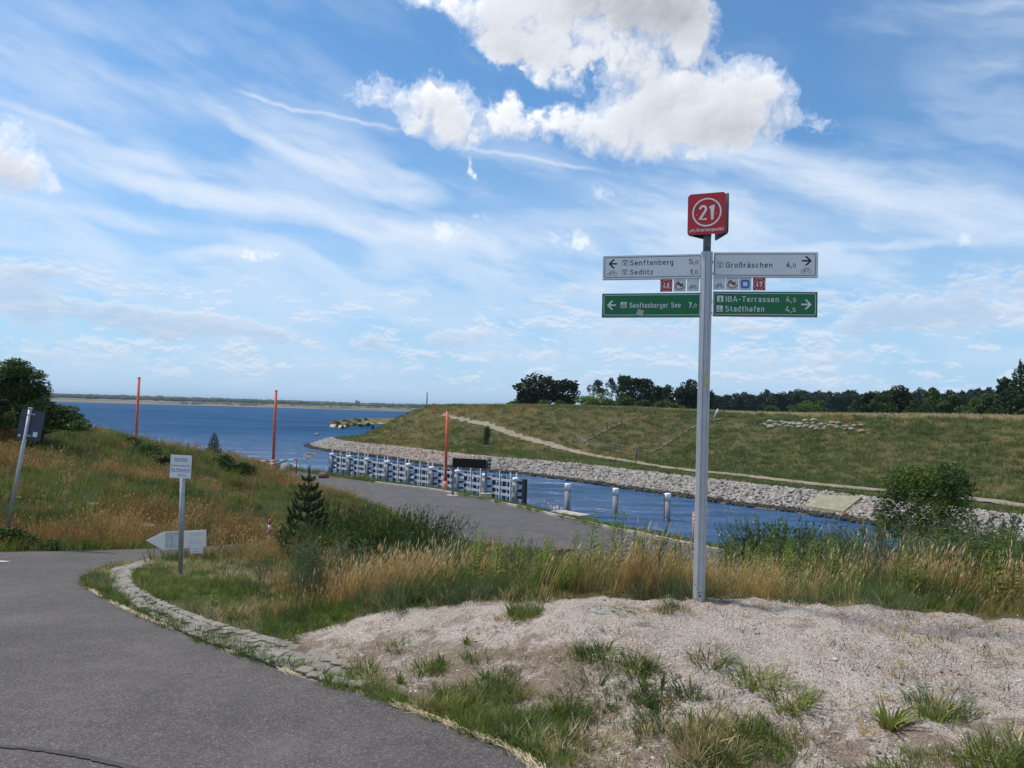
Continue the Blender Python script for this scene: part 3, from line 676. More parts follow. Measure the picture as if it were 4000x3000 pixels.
# the ramp that joins them behind the mound
def strip(name, line, w, mat, lift, zf=None, rough=0.0, kind='structure', wob=0):
    w = np.asarray(w, float)
    line = np.asarray(line, float); t = np.gradient(line, axis=0); t /= np.linalg.norm(t, axis=1)[:, None]; nrm = np.stack([-t[:, 1], t[:, 0]], -1)
    r = np.random.default_rng(5); K = 5; V = []
    for k in range(K):
        s = (k / (K - 1) - 0.5) * w + (r.normal(0, rough, len(line)) if k in (0, K - 1) else 0)
        q = line + nrm * (s[:, None] if not np.isscalar(s) else s); z = zf(q[:, 0], q[:, 1]) if zf else H(q[:, 0], q[:, 1])
        V.append(np.stack([q[:, 0], q[:, 1], z + lift], -1))
    V = np.array(V); n = len(line); idx = np.arange(K * n).reshape(K, n)
    F = [(idx[k, i], idx[k, i + 1], idx[k + 1, i + 1], idx[k + 1, i]) for k in range(K - 1) for i in range(n - 1)]
    me = mesh(name, V.reshape(-1, 3), F, mat, True)
    if me.polygons[0].normal.z < 0: me.flip_normals()
    return tag(ob(name, me), kind=kind)
def seam(pts, w, mat, name='tar_seam'):
    L = resample0(smooth_line(pl(pts), 6), 40); strip(name, L, w, mat, 0.006, lambda x, y: SL0 + SL1 * y, rough=w * 0.12)
def resample0(line, n):
    s = np.concatenate([[0], np.cumsum(np.hypot(*np.diff(line, axis=0).T))]); t = np.linspace(0, s[-1], n); return np.stack([np.interp(t, s, line[:, 0]), np.interp(t, s, line[:, 1])], -1)
M_TAR = paint('tar', (0.052, 0.049, 0.048), 0.8, 0, 0.2, 3)
seam([(-40, 1612), (60, 1618), (170, 1634), (320, 1668)], 0.04, paint("old_seam", (0.058, 0.054, 0.053), 0.85, 0, 0.25, 40)); seam([(100, 1187), (170, 1190.5), (250, 1195.5)], 0.09, M_TAR)
seam([(-30, 1212), (5, 1213), (18, 1213.5)], 0.14, paint('road_mark_white', (0.62, 0.61, 0.59), 0.8, 0, 0.1, 4), 'road_mark')
strip('ramp_road', RAMP_C, 2.8, M_ASPH2, 0.012, lambda x, y: RAMP_Z(y))

# ------------------------------------------------------------------ water
def water_mat():
    m, N = new_mat('lake_water'); P = N.pos(); geo = N.sep(P)
    rot = N.v('MULTIPLY', P, (0.55, 1.0, 1.0))
    w1 = N.noise(rot, 1.5, 6, 0.62, 0.3); w2 = N.noise(N.v('MULTIPLY', P, (0.5, 1.0, 1)), 0.30, 4, 0.55); w3 = N.noise(P, 0.02, 3, 0.5)
    w4 = N.noise(N.v('MULTIPLY', P, (0.3, 1.0, 1)), 0.075, 4, 0.6)
    h = N.m('ADD', N.m('ADD', w1, N.m('MULTIPLY', w2, 2.6)), N.m('MULTIPLY', w4, 9.0))
    dist = N.rng(geo[1], 60.0, 400.0, 0.55, 1.0)
    b = N.n.new('ShaderNodeBump'); b.inputs['Distance'].default_value = 0.35; N.put(b.inputs['Strength'], 1.0); N.put(b.inputs['Height'], h)
    wind = N.m('ADD', N.m('MULTIPLY', N.noise(N.v('MULTIPLY', P, (0.30, 1.0, 1)), 0.55, 5, 0.65), N.rng(geo[1], 300.0, 60.0)), N.m('MULTIPLY', N.noise(N.v('MULTIPLY', P, (0.22, 1.0, 1)), 0.10, 6, 0.7), N.rng(geo[1], 60.0, 300.0)))  # streak mask for the painted wave tones, finer near, coarser far
    ripple_shade = N.rng(wind, 0.36, 0.64)
    col = N.mix(ripple_shade, (0.004, 0.036, 0.105), (0.020, 0.092, 0.215)); col = N.mix(N.rng(w3, 0.35, 0.65, 0, 0.35), col, (0.010, 0.062, 0.150))  # light and dark of the wavelets painted into the water colour
    fr = N.n.new('ShaderNodeFresnel'); fr.inputs['IOR'].default_value = 1.33; N.put(fr.inputs['Normal'], b.outputs[0])
    df = N.n.new('ShaderNodeBsdfDiffuse'); N.put(df.inputs['Color'], col)
    gl = N.n.new('ShaderNodeBsdfGlossy'); gl.inputs['Roughness'].default_value = 0.18; N.put(gl.inputs['Normal'], b.outputs[0])
    mx = N.n.new('ShaderNodeMixShader'); N.put(mx.inputs[0], N.m('ADD', N.rng(geo[1], 50.0, 200.0, 0.24, 0.055), N.m('MULTIPLY', ripple_shade, 0.05))); N.l.new(df.outputs[0], mx.inputs[1]); N.l.new(gl.outputs[0], mx.inputs[2])  # reflection strength set by distance and streak mask, weaker on the far lake
    out = N.n.new('ShaderNodeOutputMaterial'); N.l.new(mx.outputs[0], out.inputs[0]); return m
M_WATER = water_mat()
def build_water():
    xs = axis([(-9000, -1000, 800), (-1000, -200, 80), (-200, 200, 20), (200, 1000, 80), (1000, 9000, 800)]); ys = axis([(-300, 200, 20), (200, 1000, 80), (1000, 9000, 500)])
    X, Y = np.meshgrid(xs, ys, indexing='ij'); i = np.arange(X.size).reshape(X.shape)
    F = np.stack([i[:-1, :-1], i[1:, :-1], i[1:, 1:], i[:-1, 1:]], -1).reshape(-1, 4)
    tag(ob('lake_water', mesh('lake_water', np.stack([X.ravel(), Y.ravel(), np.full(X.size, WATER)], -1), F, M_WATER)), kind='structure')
build_water()

# ------------------------------------------------------------------ far shore: strip mine slopes, wooded horizon
def far_mat():
    m, N = new_mat('far_land'); P = N.pos(); z = N.sep(P)[2]
    n = N.noise(N.v('MULTIPLY', P, (1, 1, 8)), 0.004, 6, 0.6); n2 = N.noise(P, 0.012, 5, 0.65)
    c = N.mix(N.rng(n, 0.40, 0.60), (0.17, 0.135, 0.10), (0.075, 0.09, 0.05)); c = N.mix(N.rng(n2, 0.45, 0.6), c, (0.21, 0.175, 0.125))
    c = N.mix(N.rng(z, -4.5, -5.2), c, (0.22, 0.19, 0.15))
    finish(N, c, 0.9, 0, None, 0.1); return m
M_FAR = far_mat()
def build_far():
    xs = np.linspace(-2600, 2600, 220); ys = np.array([1300, 1340, 1346, 1400, 1480, 1580, 1700, 1850, 2100, 2600, 4000, 5200.])
    X, Y = np.meshgrid(xs, ys, indexing='ij')
    Y = Y + np.where(Y < 1500, 1, 0.3) * (60 * np.sin(X / 210.0) + 35 * np.sin(X / 83.0 + 1)) - np.interp(X, [-600, -200, 200, 600], [0, 0, 200, 300]) * (Y < 1500)
    Z = np.interp(ys, [1300, 1340, 1346, 1400, 1480, 1580, 1700, 1850, 2100, 5200], [-6.5, WATER, WATER + 0.4, -4.2, -2.6, -1.0, 0.4, 1.0, 2.0, 3.0])[None] + 0 * X
    Z = Z + (fbm(*f32_(X / 120, Y / 120), 1.3, 4, 301, 0.55) - 0.5) * 2.4 * sstep(1380, 1600, Y)
    i = np.arange(X.size).reshape(X.shape); F = np.stack([i[:-1, :-1], i[1:, :-1], i[1:, 1:], i[:-1, 1:]], -1).reshape(-1, 4)
    tag(ob('far_shore', mesh('far_shore', np.stack([X.ravel(), Y.ravel(), Z.ravel()], -1), F, M_FAR, True)), kind='structure')
def f32_(*a): return [np.asarray(v, np.float32) for v in a]
build_far()
# ------------------------------------------------------------------ paints and metals
M_ALU = paint('aluminium', (0.47, 0.49, 0.52), 0.42, 0.35, 0.06, 8, ((0.30, 0.31, 0.33), 0.66), 0.5)
M_GALV = paint('galvanised_steel', (0.40, 0.43, 0.46), 0.45, 0.45, 0.14, 14, ((0.27, 0.29, 0.31), 0.6), 0.5, 0.001)
M_DARKST = paint('dark_steel', (0.075, 0.09, 0.105), 0.4, 0.4, 0.2, 8)
M_PLATEBACK = paint('plate_back', (0.075, 0.09, 0.12), 0.45, 0.3, 0.15, 6, ((0.25, 0.27, 0.3), 0.72))
M_WHITE = paint('sign_white', (0.80, 0.82, 0.83), 0.35, 0, 0.04, 5, ((0.62, 0.63, 0.62), 0.68))
M_WHITE2 = paint('cap_white', (0.86, 0.87, 0.88), 0.45, 0, 0.04, 3, ((0.62, 0.62, 0.60), 0.68))
M_GREEN = paint('sign_green', (0.008, 0.17, 0.058), 0.3, 0, 0.06, 4)
M_RED = paint('sign_red', (0.52, 0.022, 0.030), 0.32, 0, 0.06, 4)
M_INK = paint('ink', (0.012, 0.022, 0.03), 0.45, 0, 0.05, 6)
M_PRINTW = paint('print_white', (0.78, 0.80, 0.80), 0.35, 0, 0.03, 6)
M_BLUE = paint('print_blue', (0.03, 0.19, 0.52), 0.4, 0, 0.04, 6)
M_REDP = paint('print_red', (0.42, 0.03, 0.03), 0.5, 0, 0.1, 60)
M_BROWNP = paint('print_brown', (0.27, 0.21, 0.13), 0.5, 0, 0.2, 60)
M_OLIVEP = paint('print_olive', (0.13, 0.13, 0.05), 0.5, 0, 0.2, 60)
M_ORANGE = paint('orange_paint', (0.62, 0.115, 0.035), 0.5, 0, 0.15, 1.2, ((0.40, 0.10, 0.05), 0.66), 0.35)
M_ORANGEF = paint('faded_orange_paint', (0.62, 0.26, 0.17), 0.6, 0, 0.12, 2.2, ((0.42, 0.17, 0.10), 0.66), 0.3)
M_PILE = paint('pile_grey', (0.22, 0.235, 0.255), 0.6, 0, 0.12, 2.5, ((0.15, 0.16, 0.165), 0.60), 0.3)
M_WET = paint('wet_weed', (0.022, 0.022, 0.018), 0.35, 0, 0.3, 6)
M_RAIL = paint('rail_grey', (0.50, 0.51, 0.53), 0.55, 0, 0.08, 1.5, ((0.30, 0.31, 0.32), 0.66))
M_TIMBER = paint('black_timber', (0.018, 0.017, 0.02), 0.7, 0, 0.4, 4)
M_BOARD = paint('board_black', (0.006, 0.006, 0.007), 0.35, 0, 0.1, 3)
M_POSTG = paint('post_bluegrey', (0.17, 0.215, 0.26), 0.45, 0.2, 0.08, 4)
M_CONC = paint('concrete', (0.40, 0.385, 0.345), 0.9, 0, 0.14, 2.2, ((0.24, 0.23, 0.19), 0.58), 0.2, 0.004)
M_CONC2 = paint('concrete_mossy', (0.27, 0.265, 0.19), 0.9, 0, 0.14, 1.2, ((0.20, 0.20, 0.13), 0.5), 0.2, 0.004)
M_RUST = paint('rust', (0.22, 0.075, 0.04), 0.8, 0, 0.3, 8, ((0.12, 0.05, 0.03), 0.55))
M_REDOLD = paint('weathered_red', (0.38, 0.065, 0.045), 0.7, 0, 0.2, 8, ((0.22, 0.07, 0.05), 0.58))
M_BRICK = paint('brick_far', (0.42, 0.14, 0.085), 0.9, 0, 0.1, 0.02)
M_CHIM = paint('chimney_far', (0.16, 0.165, 0.18), 0.9, 0, 0.1, 0.02)
M_GREENOLD = paint('signal_green_grey', (0.20, 0.23, 0.20), 0.6, 0, 0.1, 6)
def coroplast():
    m, N = new_mat('hollow_plastic'); P = N.obj(); x = N.sep(P)[0]
    w = N.rng(N.m('ABSOLUTE', N.m('SUBTRACT', N.m('FRACT', N.m('MULTIPLY', x, 170.0)), 0.5)), 0.0, 0.5)
    finish(N, N.mix(w, (0.80, 0.81, 0.79), (0.88, 0.88, 0.86)), 0.5, 0, None, 0.3, 0.5, (0.9, 0.9, 0.88)); return m
M_CORO = coroplast()
M_CORO2 = paint('show_through_print', (0.58, 0.60, 0.585), 0.6, 0, 0.05, 20)
M_CORO3 = paint('show_through_light', (0.70, 0.72, 0.705), 0.6, 0, 0.05, 20)

# ------------------------------------------------------------------ flat print: text, ribbons, rings (drawn in x/z, facing -y)
_tcache = {}
def text_shape(s, bold=0.0):
    k = (s, bold)
    if k not in _tcache:
        cu = bpy.data.curves.new('t', 'FONT'); cu.body = s; cu.size = 1.0; cu.offset = bold; cu.resolution_u = 3
        o = bpy.data.objects.new('t', cu); COL.objects.link(o); dg = bpy.context.evaluated_depsgraph_get(); dg.update()
        me = bpy.data.meshes.new_from_object(o.evaluated_get(dg)); V = np.array([v.co[:] for v in me.vertices]); F = [tuple(p.vertices) for p in me.polygons]
        bpy.data.meshes.remove(me); bpy.data.objects.remove(o); bpy.data.curves.remove(cu); _tcache[k] = (V, F)
    return _tcache[k]
_Hh = None
def text(mb, s, x0, x1, z, cap, bold=0.012, y=-0.0012):
    global _Hh
    if _Hh is None: V, F = text_shape('H'); _Hh = V[:, 1].max() - V[:, 1].min()
    V, F = text_shape(s, bold); sc = cap / _Hh; a, b = V[:, 0].min(), V[:, 0].max(); kx = (x1 - x0) / (b - a)
    mb.add([(x0 + (p[0] - a) * kx, y, z + p[1] * sc) for p in V], [f[::1] for f in F])
# road-sign lettering drawn as strokes (upright, even width, round corners)
def _arc(cx, cy, rr, a0, a1, n=5): return [(cx + rr * math.cos(R(a0 + (a1 - a0) * k / n)), cy + rr * math.sin(R(a0 + (a1 - a0) * k / n))) for k in range(n + 1)]
def _glyphs():
    s = 0.068; q = 0.17; X = 0.46; T = 0.72 - s; C = 1 - s; G = {}
    xr = X - s; bowl = _arc(xr - q, T - q, q, 0, 90) + _arc(s + q, T - q, q, 90, 180) + _arc(s + q, s + q, q, 180, 270) + _arc(xr - q, s + q, q, 270, 360); bowl.append(bowl[0])
    arch = [(s, 0.42)] + _arc(s + q, T - q, q, 180, 90) + _arc(xr - q, T - q, q, 90, 0) + [(xr, 0)]
    cl = _arc(xr - q, T - q, q, 30, 90) + _arc(s + q, T - q, q, 90, 180) + _arc(s + q, s + q, q, 180, 270) + [(xr - q, s)] + _arc(xr - q, s + q, q, 270, 325)
    G['o'] = (X, [bowl]); G['n'] = (X, [[(s, 0), (s, .72)], arch]); G['h'] = (X, [[(s, 0), (s, 1)], arch]); G['b'] = (X, [[(s, 0), (s, 1)], bowl]); G['d'] = (X, [[(xr, 0), (xr, 1)], bowl]); G['p'] = (X, [[(s, -.26), (s, .72)], bowl])
    G['g'] = (X, [bowl, [(xr, .72), (xr, -.05)] + _arc(xr - q, -.05, q, 0, -90)[1:] + [(s + .06, -.22)]]); G['u'] = (X, [[(xr, 0), (xr, .72)], [(s, .72)] + _arc(s + q, s + q, q, 180, 270) + _arc(xr - q, s + q, q, 270, 360)])
    G['e'] = (X, [[(s, .36), (xr, .36)] + _arc(xr - q, T - q, q, 0, 90) + _arc(s + q, T - q, q, 90, 180) + _arc(s + q, s + q, q, 180, 270) + [(xr - .08, s), (xr + .01, .10)]]); G['c'] = (X - .02, [cl])
    G['r'] = (.32, [[(s, 0), (s, .72)], [(s, .42)] + _arc(s + q, T - q, q, 180, 90) + [(.31, T)]]); G['f'] = (.34, [[(.16, 0), (.16, .80)] + _arc(.28, C - .12, .12, 180, 90) + [(.34, C)], [(.02, T), (.33, T)]])
    G['t'] = (.35, [[(.15, .92), (.15, s + .12)] + _arc(.27, s + .12, .12, 180, 270) + [(.35, s)], [(.01, T), (.33, T)]]); G['l'] = (.20, [[(s, 1), (s, s + .09)] + _arc(s + .09, s + .09, .09, 180, 270)]); G['i'] = (.14, [[(s, 0), (s, .72)], [(s, .87), (s, 1.0)]])
    G['z'] = (.42, [[(.02, T), (.36, T), (.05, s), (.41, s)]]); G['s'] = (.42, [_arc(.25, T - .135, .135, 40, 90) + _arc(s + .13, T - .135, .135, 90, 250) + [(.25, .385), (.29, .37)] + _arc(.24, s + .145, .145, 60, -90) + [(.15, s), (.02, .13)]])
    a = [[(.07, .60), (.12, T)] + _arc(xr - q, T - q, q, 90, 0) + [(xr, 0)], [(xr, .40), (s + .13, .40)] + _arc(s + .15, s + .167, .167, 100, 270) + [(xr - .12, s), (xr, .20)]]
    G['a'] = (X, a); G['ä'] = (X, a + [[(.12, .86), (.12, 1.0)], [(.32, .86), (.32, 1.0)]]); G['k'] = (.44, [[(s, 0), (s, 1)], [(.40, .72), (.09, .30)], [(.18, .42), (.42, 0)]])
    G['ß'] = (.50, [[(s, 0), (s, .80)] + _arc(s + .15, C - .15, .15, 180, 0) + [(.36, .68), (.27, .56)] + _arc(.27, s + .24, .22, 90, -90, 8) + [(.20, s)]])
    G['S'] = (.56, [_arc(.34, C - .19, .16, 25, 90) + _arc(.24, C - .19, .19, 90, 235) + [(.36, .50)] + _arc(.30, s + .22, .22, 50, -90) + [(.20, s), (.02, .16)]])
    G['G'] = (.60, [_arc(.34, C - .20, .20, 20, 90) + _arc(.27, C - .20, .20, 90, 180) + _arc(.27, s + .20, .20, 180, 270) + _arc(.34, s + .20, .20, 270, 360) + [(.54, .48), (.32, .48)]])
    G['I'] = (.14, [[(s, 0), (s, 1)]]); G['T'] = (.54, [[(.27, 0), (.27, 1)], [(0, C), (.54, C)]]); G['A'] = (.62, [[(.03, 0), (.31, .97), (.59, 0)], [(.12, .30), (.50, .30)]]); G['K'] = (.58, [[(s, 0), (s, 1)], [(.55, 1), (.09, .40)], [(.22, .56), (.56, 0)]])
    G['B'] = (.56, [[(s, s), (s, C), (.28, C)] + _arc(.29, C - .205, .205, 90, -90, 8) + [(s, .53)], [(.26, .53)] + _arc(.28, s + .23, .23, 90, -90, 8) + [(s, s)]]); G['-'] = (.34, [[(.02, .42), (.32, .42)]]); G[','] = (.14, [[(.08, .10), (.02, -.14)]]); G[' '] = (.30, [])
    z = _arc(.42 - .17, C - .185, .185, 0, 90) + _arc(s + .185, C - .185, .185, 90, 180) + _arc(s + .185, s + .185, .185, 180, 270) + _arc(.42 - .17, s + .185, .185, 270, 360); z.append(z[0]); G['0'] = (.50, [z])
    G['1'] = (.30, [[(.02, .76), (.22, .95), (.22, 0)]]); G['2'] = (.50, [[(s, .72)] + _arc(.25, C - .20, .19, 170, 0, 9) + [(.42, .62), (.05, s), (.49, s)]]); G['4'] = (.54, [[(.30, 1), (.05, .24), (.53, .24)], [(.39, .46), (.39, 0)]])
    G['5'] = (.50, [[(.44, C), (.10, C), (.07, .52), (.20, .60)] + _arc(.24, s + .26, .26, 80, -90, 9) + [(.14, s), (.02, .15)]]); G['7'] = (.48, [[(.05, .82), (.05, C), (.43, C), (.17, 0)]])
    lo = _arc(.25, s + .22, .19, 0, 360, 16); G['6'] = (.50, [lo, [(.36, 1), (.10, .50), (.065, .32)]]); G['9'] = (.50, [[(x, 1 - y) for x, y in lo], [(.14, 0), (.40, .50), (.435, .68)]])
    G['8'] = (.50, [_arc(.25, s + .22, .195, 0, 360, 16), _arc(.25, C - .19, .165, 0, 360, 16)]); return G
GLYPH = _glyphs()
def stroke_text(mb, st, x0, x1, z, cap, bold=1.0, y=-0.0012, gap=0.15):
    """fits the word between x0 and x1; cap is the capital height"""
    tot = sum(GLYPH[c][0] + gap for c in st) - gap; kx = (x1 - x0) / tot; kz = cap; w = 0.136 * bold; cx = 0.0
    for ci, c in enumerate(st):
        for line in GLYPH[c][1]:
            P = [(x0 + (cx + a) * kx, z + b * kz) for a, b in line]; P = [p for i, p in enumerate(P) if i == 0 or math.hypot(p[0] - P[i - 1][0], p[1] - P[i - 1][1]) > 1e-5]
            if P: ribbon(mb, P, w * cap, y - 0.00002 * (ci % 3))
        cx += GLYPH[c][0] + gap
def word(name, mat, parent, *a, **k):
    mb = MB(); stroke_text(mb, *a, **k); return mb.build(name, mat, parent)
def poly(mb, pts, y=-0.0012):
    a = sum(p[0] * q[1] - q[0] * p[1] for p, q in zip(pts, pts[1:] + pts[:1]))
    if a < 0: pts = pts[::-1]
    mb.add([(x, y, z) for x, z in pts], [tuple(range(len(pts)))])
def ribbon(mb, pts, w, y=-0.0012, closed=False):
    n = len(pts); P = [Vector((p[0], p[1])) for p in pts]; V = []; F = []
    for i in range(n):
        a = P[(i - 1) % n] if (closed or i > 0) else P[i]; b = P[(i + 1) % n] if (closed or i < n - 1) else P[i]
        d = (b - a).normalized(); q = Vector((-d.y, d.x)) * w / 2
        if 0 < i < n - 1 or closed:
            d1 = (P[i] - P[(i - 1) % n]).normalized(); k = max(0.5, abs(d1.dot(d))); q /= k
        V += [(P[i].x - q.x, y, P[i].y - q.y), (P[i].x + q.x, y, P[i].y + q.y)]
    for i in range(n if closed else n - 1):
        j = (i + 1) % n; F.append((2 * i, 2 * j, 2 * j + 1, 2 * i + 1))
    mb.add(V, F)
def circ(cx, cz, r, n=28, a0=0, a1=2 * math.pi): return [(cx + r * math.cos(a0 + (a1 - a0) * k / n), cz + r * math.sin(a0 + (a1 - a0) * k / n)) for k in range(n + (0 if abs(a1 - a0 - 2 * math.pi) < 1e-6 else 1))]
def rrect(x0, z0, x1, z1, r, n=5):
    out = []
    for cx, cz, a in ((x1 - r, z1 - r, 0), (x0 + r, z1 - r, 90), (x0 + r, z0 + r, 180), (x1 - r, z0 + r, 270)):
        out += [(cx + r * math.cos(R(a + 90 * k / n)), cz + r * math.sin(R(a + 90 * k / n))) for k in range(n + 1)]
    return out
def frame(mb, x0, z0, x1, z1, r, w, y=-0.0012):
    o = rrect(x0, z0, x1, z1, r); i = rrect(x0 + w, z0 + w, x1 - w, z1 - w, max(r - w, 0.001)); n = len(o)
    mb.add([(x, y, z) for x, z in o] + [(x, y, z) for x, z in i], [(k, (k + 1) % n, n + (k + 1) % n, n + k) for k in range(n)])
def arrow(mb, x0, x1, z0, z1, w, left, y=-0.0012):
    zc = (z0 + z1) / 2; h = (z1 - z0) / 2; L = x1 - x0; q = w * 1.38
    P = [(x0, zc), (x0 + h * 0.98, z1), (x0 + h * 0.98 + q, z1), (x0 + q + w * 0.52, zc + w / 2), (x1, zc + w / 2), (x1, zc - w / 2), (x0 + q + w * 0.52, zc - w / 2), (x0 + h * 0.98 + q, z0), (x0 + h * 0.98, z0)]
    if not left: P = [(x0 + x1 - a, b) for a, b in P]
    # split in three convex pieces
    for ix in ((0, 1, 2, 3), (0, 6, 7, 8), (0, 3, 4, 5, 6)): poly(mb, [P[i] for i in ix], y)
def bicycle(mb, x0, x1, z0, w=0.0022, flip=False, y=-0.0012):
    L = x1 - x0; r = L * 0.19; f = (lambda a: x0 + x1 - a) if flip else (lambda a: a)
    W1, W2 = (x0 + r, z0 + r), (x1 - r, z0 + r)
    for c in (W1, W2): ribbon(mb, circ(f(c[0]), c[1], r - w / 2, 18), w, y, True)
    bb = (x0 + L * 0.44, z0 + r * 0.95); st = (x0 + L * 0.36, z0 + r * 2.35); hd = (x0 + L * 0.68, z0 + r * 2.45)
    for a, b in ((W1, st), (W1, bb), (bb, st), (bb, hd), (st, hd), (hd, W2), (hd, (x0 + L * 0.66, z0 + r * 2.95)), ((x0 + L * 0.60, z0 + r * 3.0), (x0 + L * 0.74, z0 + r * 2.9)), (st, (x0 + L * 0.34, z0 + r * 2.75)), ((x0 + L * 0.28, z0 + r * 2.8), (x0 + L * 0.42, z0 + r * 2.8))):
        ribbon(mb, [(f(a[0]), a[1]), (f(b[0]), b[1])], w, y)
def station(mb, x0, x1, z0, z1, y=-0.0012):
    s = x1 - x0; t = s * 0.035
    frame(mb, x0, z0, x1, z1, 0.001, t, y)
    for a, b in (((0.08, 0.66), (0.5, 0.88)), ((0.5, 0.88), (0.92, 0.66))): ribbon(mb, [(x0 + a[0] * s, z0 + a[1] * s), (x0 + b[0] * s, z0 + b[1] * s)], s * 0.09, y)
    frame(mb, x0 + 0.33 * s, z0 + 0.2 * s, x0 + 0.67 * s, z0 + 0.62 * s, 0.07 * s, 0.05 * s, y)
    poly(mb, rrect(x0 + 0.36 * s, z0 + 0.18 * s, x0 + 0.64 * s, z0 + 0.36 * s, 0.04 * s), y)

# ------------------------------------------------------------------ the signpost
def build_signpost():
    base = at_y(1509.5, 1295.0, 6.1); top = at_y(1527.0, 545.0, 6.1)
    base[2] = H(base[0], base[1])[0] - 0.03 if abs(H(base[0], base[1])[0] - base[2]) < 0.25 else base[2]
    t = empty('signpost', base, label='tall grey metal signpost with white and green direction signs, red 21 cube on top', cat='signpost')
    d = Vector(top - base); Lp = d.length; d.normalize(); rad = 0.047
    # pole: extruded profile with flutes
    prof = []
    for k in range(128):
        a = 2 * math.pi * k / 128; g = min(abs(((math.degrees(a) - q + 180) % 360) - 180) for q in (22, 68, 112, 158, 202, 248, 262, 292, 338))
        prof.append((a, rad * (0.90 if g < 2.2 else 1.0)))
    mb = MB(); ax = d.cross(Vector((0, 1, 0))).normalized(); ay = d.cross(ax)
    V = []
    for s in (0, Lp): V += [d * s + (ax * math.cos(a) + ay * math.sin(a)) * r for a, r in prof]
    mb.add(V, [(k, (k + 1) % 128, 128 + (k + 1) % 128, 128 + k) for k in range(128)] + [tuple(128 + k for k in range(128))])
    mb.build('pole', M_ALU, t)
    mb = MB(); mb.tube([d * (Lp - 0.06), d * (Lp + 0.34)], 0.031, 20); mb.build('pole_extension', M_POSTG, t)
    mb = MB()
    for q, a in ((Lp + 0.03, 0.2), (Lp + 0.03, -0.5), (Lp + 0.10, 0.05)): mb.tube([d * q + Vector((a * 0.02, -0.026, 0)), d * q + Vector((a * 0.02, -0.034, 0))], 0.005, 8)
    mb.build('screw', M_INK, t)
    mb = MB(); c = d * ((1295 - 822) / 750 * Lp); mb.box((0, 0, 0), (0.036, 0.001, 0.090)); k = mb.build('sticker', paint('sticker_yellow', (0.50, 0.52, 0.24), 0.5, 0, 0.35, 70, ((0.10, 0.12, 0.08), 0.55)), t, c + Vector((0.010, -0.0480, 0)), (0, 0, R(8)))
    mb = MB()
    for q, u, s in ((0.13, -0.028, .004), (0.10, -0.012, .006), (0.075, -0.002, .009), (0.05, -0.03, .004), (0.16, -0.036, .004), (1.1, -0.02, .004), (1.62, -0.03, .003)):
        mb.tube([d * q + Vector((u, -math.sqrt(max(0, rad ** 2 - u * u)) - 0.0005, 0)), d * q + Vector((u, -math.sqrt(max(0, rad ** 2 - u * u)) - 0.0012, 0))], s, 7)
    mb.build('dirt_spot', M_INK, t)

    def sign_group(uL, YL, uR, YR, vbL, vbR):
        L = at_y(uL, vbL, YL); Rr = at_y(uR, vbR, YR); dx = Rr - L; ang = math.atan2(dx[1], dx[0]); return (L - base), ang, math.hypot(dx[0], dx[1])
    pY = 6.1
    # left pair
    o, ang, Wd = sign_group(1301.5, pY + 0.19, 1514.5, pY - 0.0, 604.5, 600.3)
    S = Wd / 0.8
    def panel(name, lab, z0, z1, face, side=M_ALU):
        mb = MB(); mb.box((Wd / 2, 0.014, (z0 + z1) / 2), (Wd, 0.026, z1 - z0), bev=0.002)
        p = mb.build(name, side, t, o, (0, 0, ang)); p['label'] = lab
        fb = MB(); fb.add([(0.003, -0.0002, z0 + 0.003), (Wd - 0.003, -0.0002, z0 + 0.003), (Wd - 0.003, -0.0002, z1 - 0.003), (0.003, -0.0002, z1 - 0.003)], [(0, 1, 2, 3)])
        fb.build('face', face, p); return p
    h = 0.2 * S
    kx = Wd / 2030.0
    X = lambda x: (x - 80) * kx
    def Zw(x, v): b = 705 - (x - 80) / 2030 * 35; tp = 205 - (x - 80) / 2030 * 38; return (b - v) / (b - tp) * h
    p = panel('white_direction_sign', 'white sign for Senftenberg and Sedlitz, pointing left', 0, h, M_WHITE)
    mb = MB(); frame(mb, X(118), 0.016, X(2105), h - 0.013, 0.014, 0.0042); mb.build('border', M_INK, p)
    mb = MB(); arrow(mb, X(200), X(382), Zw(290, 465), Zw(290, 275), 0.0125, True); mb.build('arrow', M_INK, p)
    mb = MB(); bicycle(mb, X(180), X(378), Zw(280, 622)); mb.build('bicycle_symbol', M_INK, p)
    mb = MB(); station(mb, X(485), X(613), Zw(550, 408), Zw(550, 285)); mb.build('station_symbol', M_INK, p)
    mb = MB(); station(mb, X(480), X(606), Zw(545, 605), Zw(545, 483)); mb.build('station_symbol', M_INK, p)
    mb = MB(); cap = Zw(1100, 285) - Zw(1100, 392)
    word('lettering', M_INK, p, 'Senftenberg', X(655), X(1545), Zw(1100, 394), cap); word('lettering', M_INK, p, 'Sedlitz', X(655), X(1133), Zw(900, 594), cap)
    word('lettering', M_INK, p, '5,', X(1862), X(1975), Zw(1900, 378), cap); word('lettering', M_INK, p, '0', X(1990), X(2045), Zw(2010, 377), cap * 0.72)
    word('lettering', M_INK, p, '1,', X(1885), X(1972), Zw(1900, 585), cap); word('lettering', M_INK, p, '0', X(1985), X(2040), Zw(2010, 580), cap * 0.72)
    zg = -0.115 * S - h; 
    def Zg(x, v): b = 1497 - (x - 50) / 2040 * 10; tp = 1003 - (x - 50) / 2040 * 28; return zg + (b - v) / (b - tp) * h
    Xg = lambda x: (x - 62) * kx
    p = panel('green_direction_sign', 'green sign for Senftenberger See, pointing left', zg, zg + h, M_GREEN)
    mb = MB(); frame(mb, Xg(100), zg + 0.016, Xg(2080), zg + h - 0.013, 0.014, 0.0046); mb.build('border', M_PRINTW, p)
    mb = MB(); arrow(mb, Xg(168), Xg(356), Zg(260, 1337), Zg(260, 1150), 0.0125, True); mb.build('arrow', M_PRINTW, p)
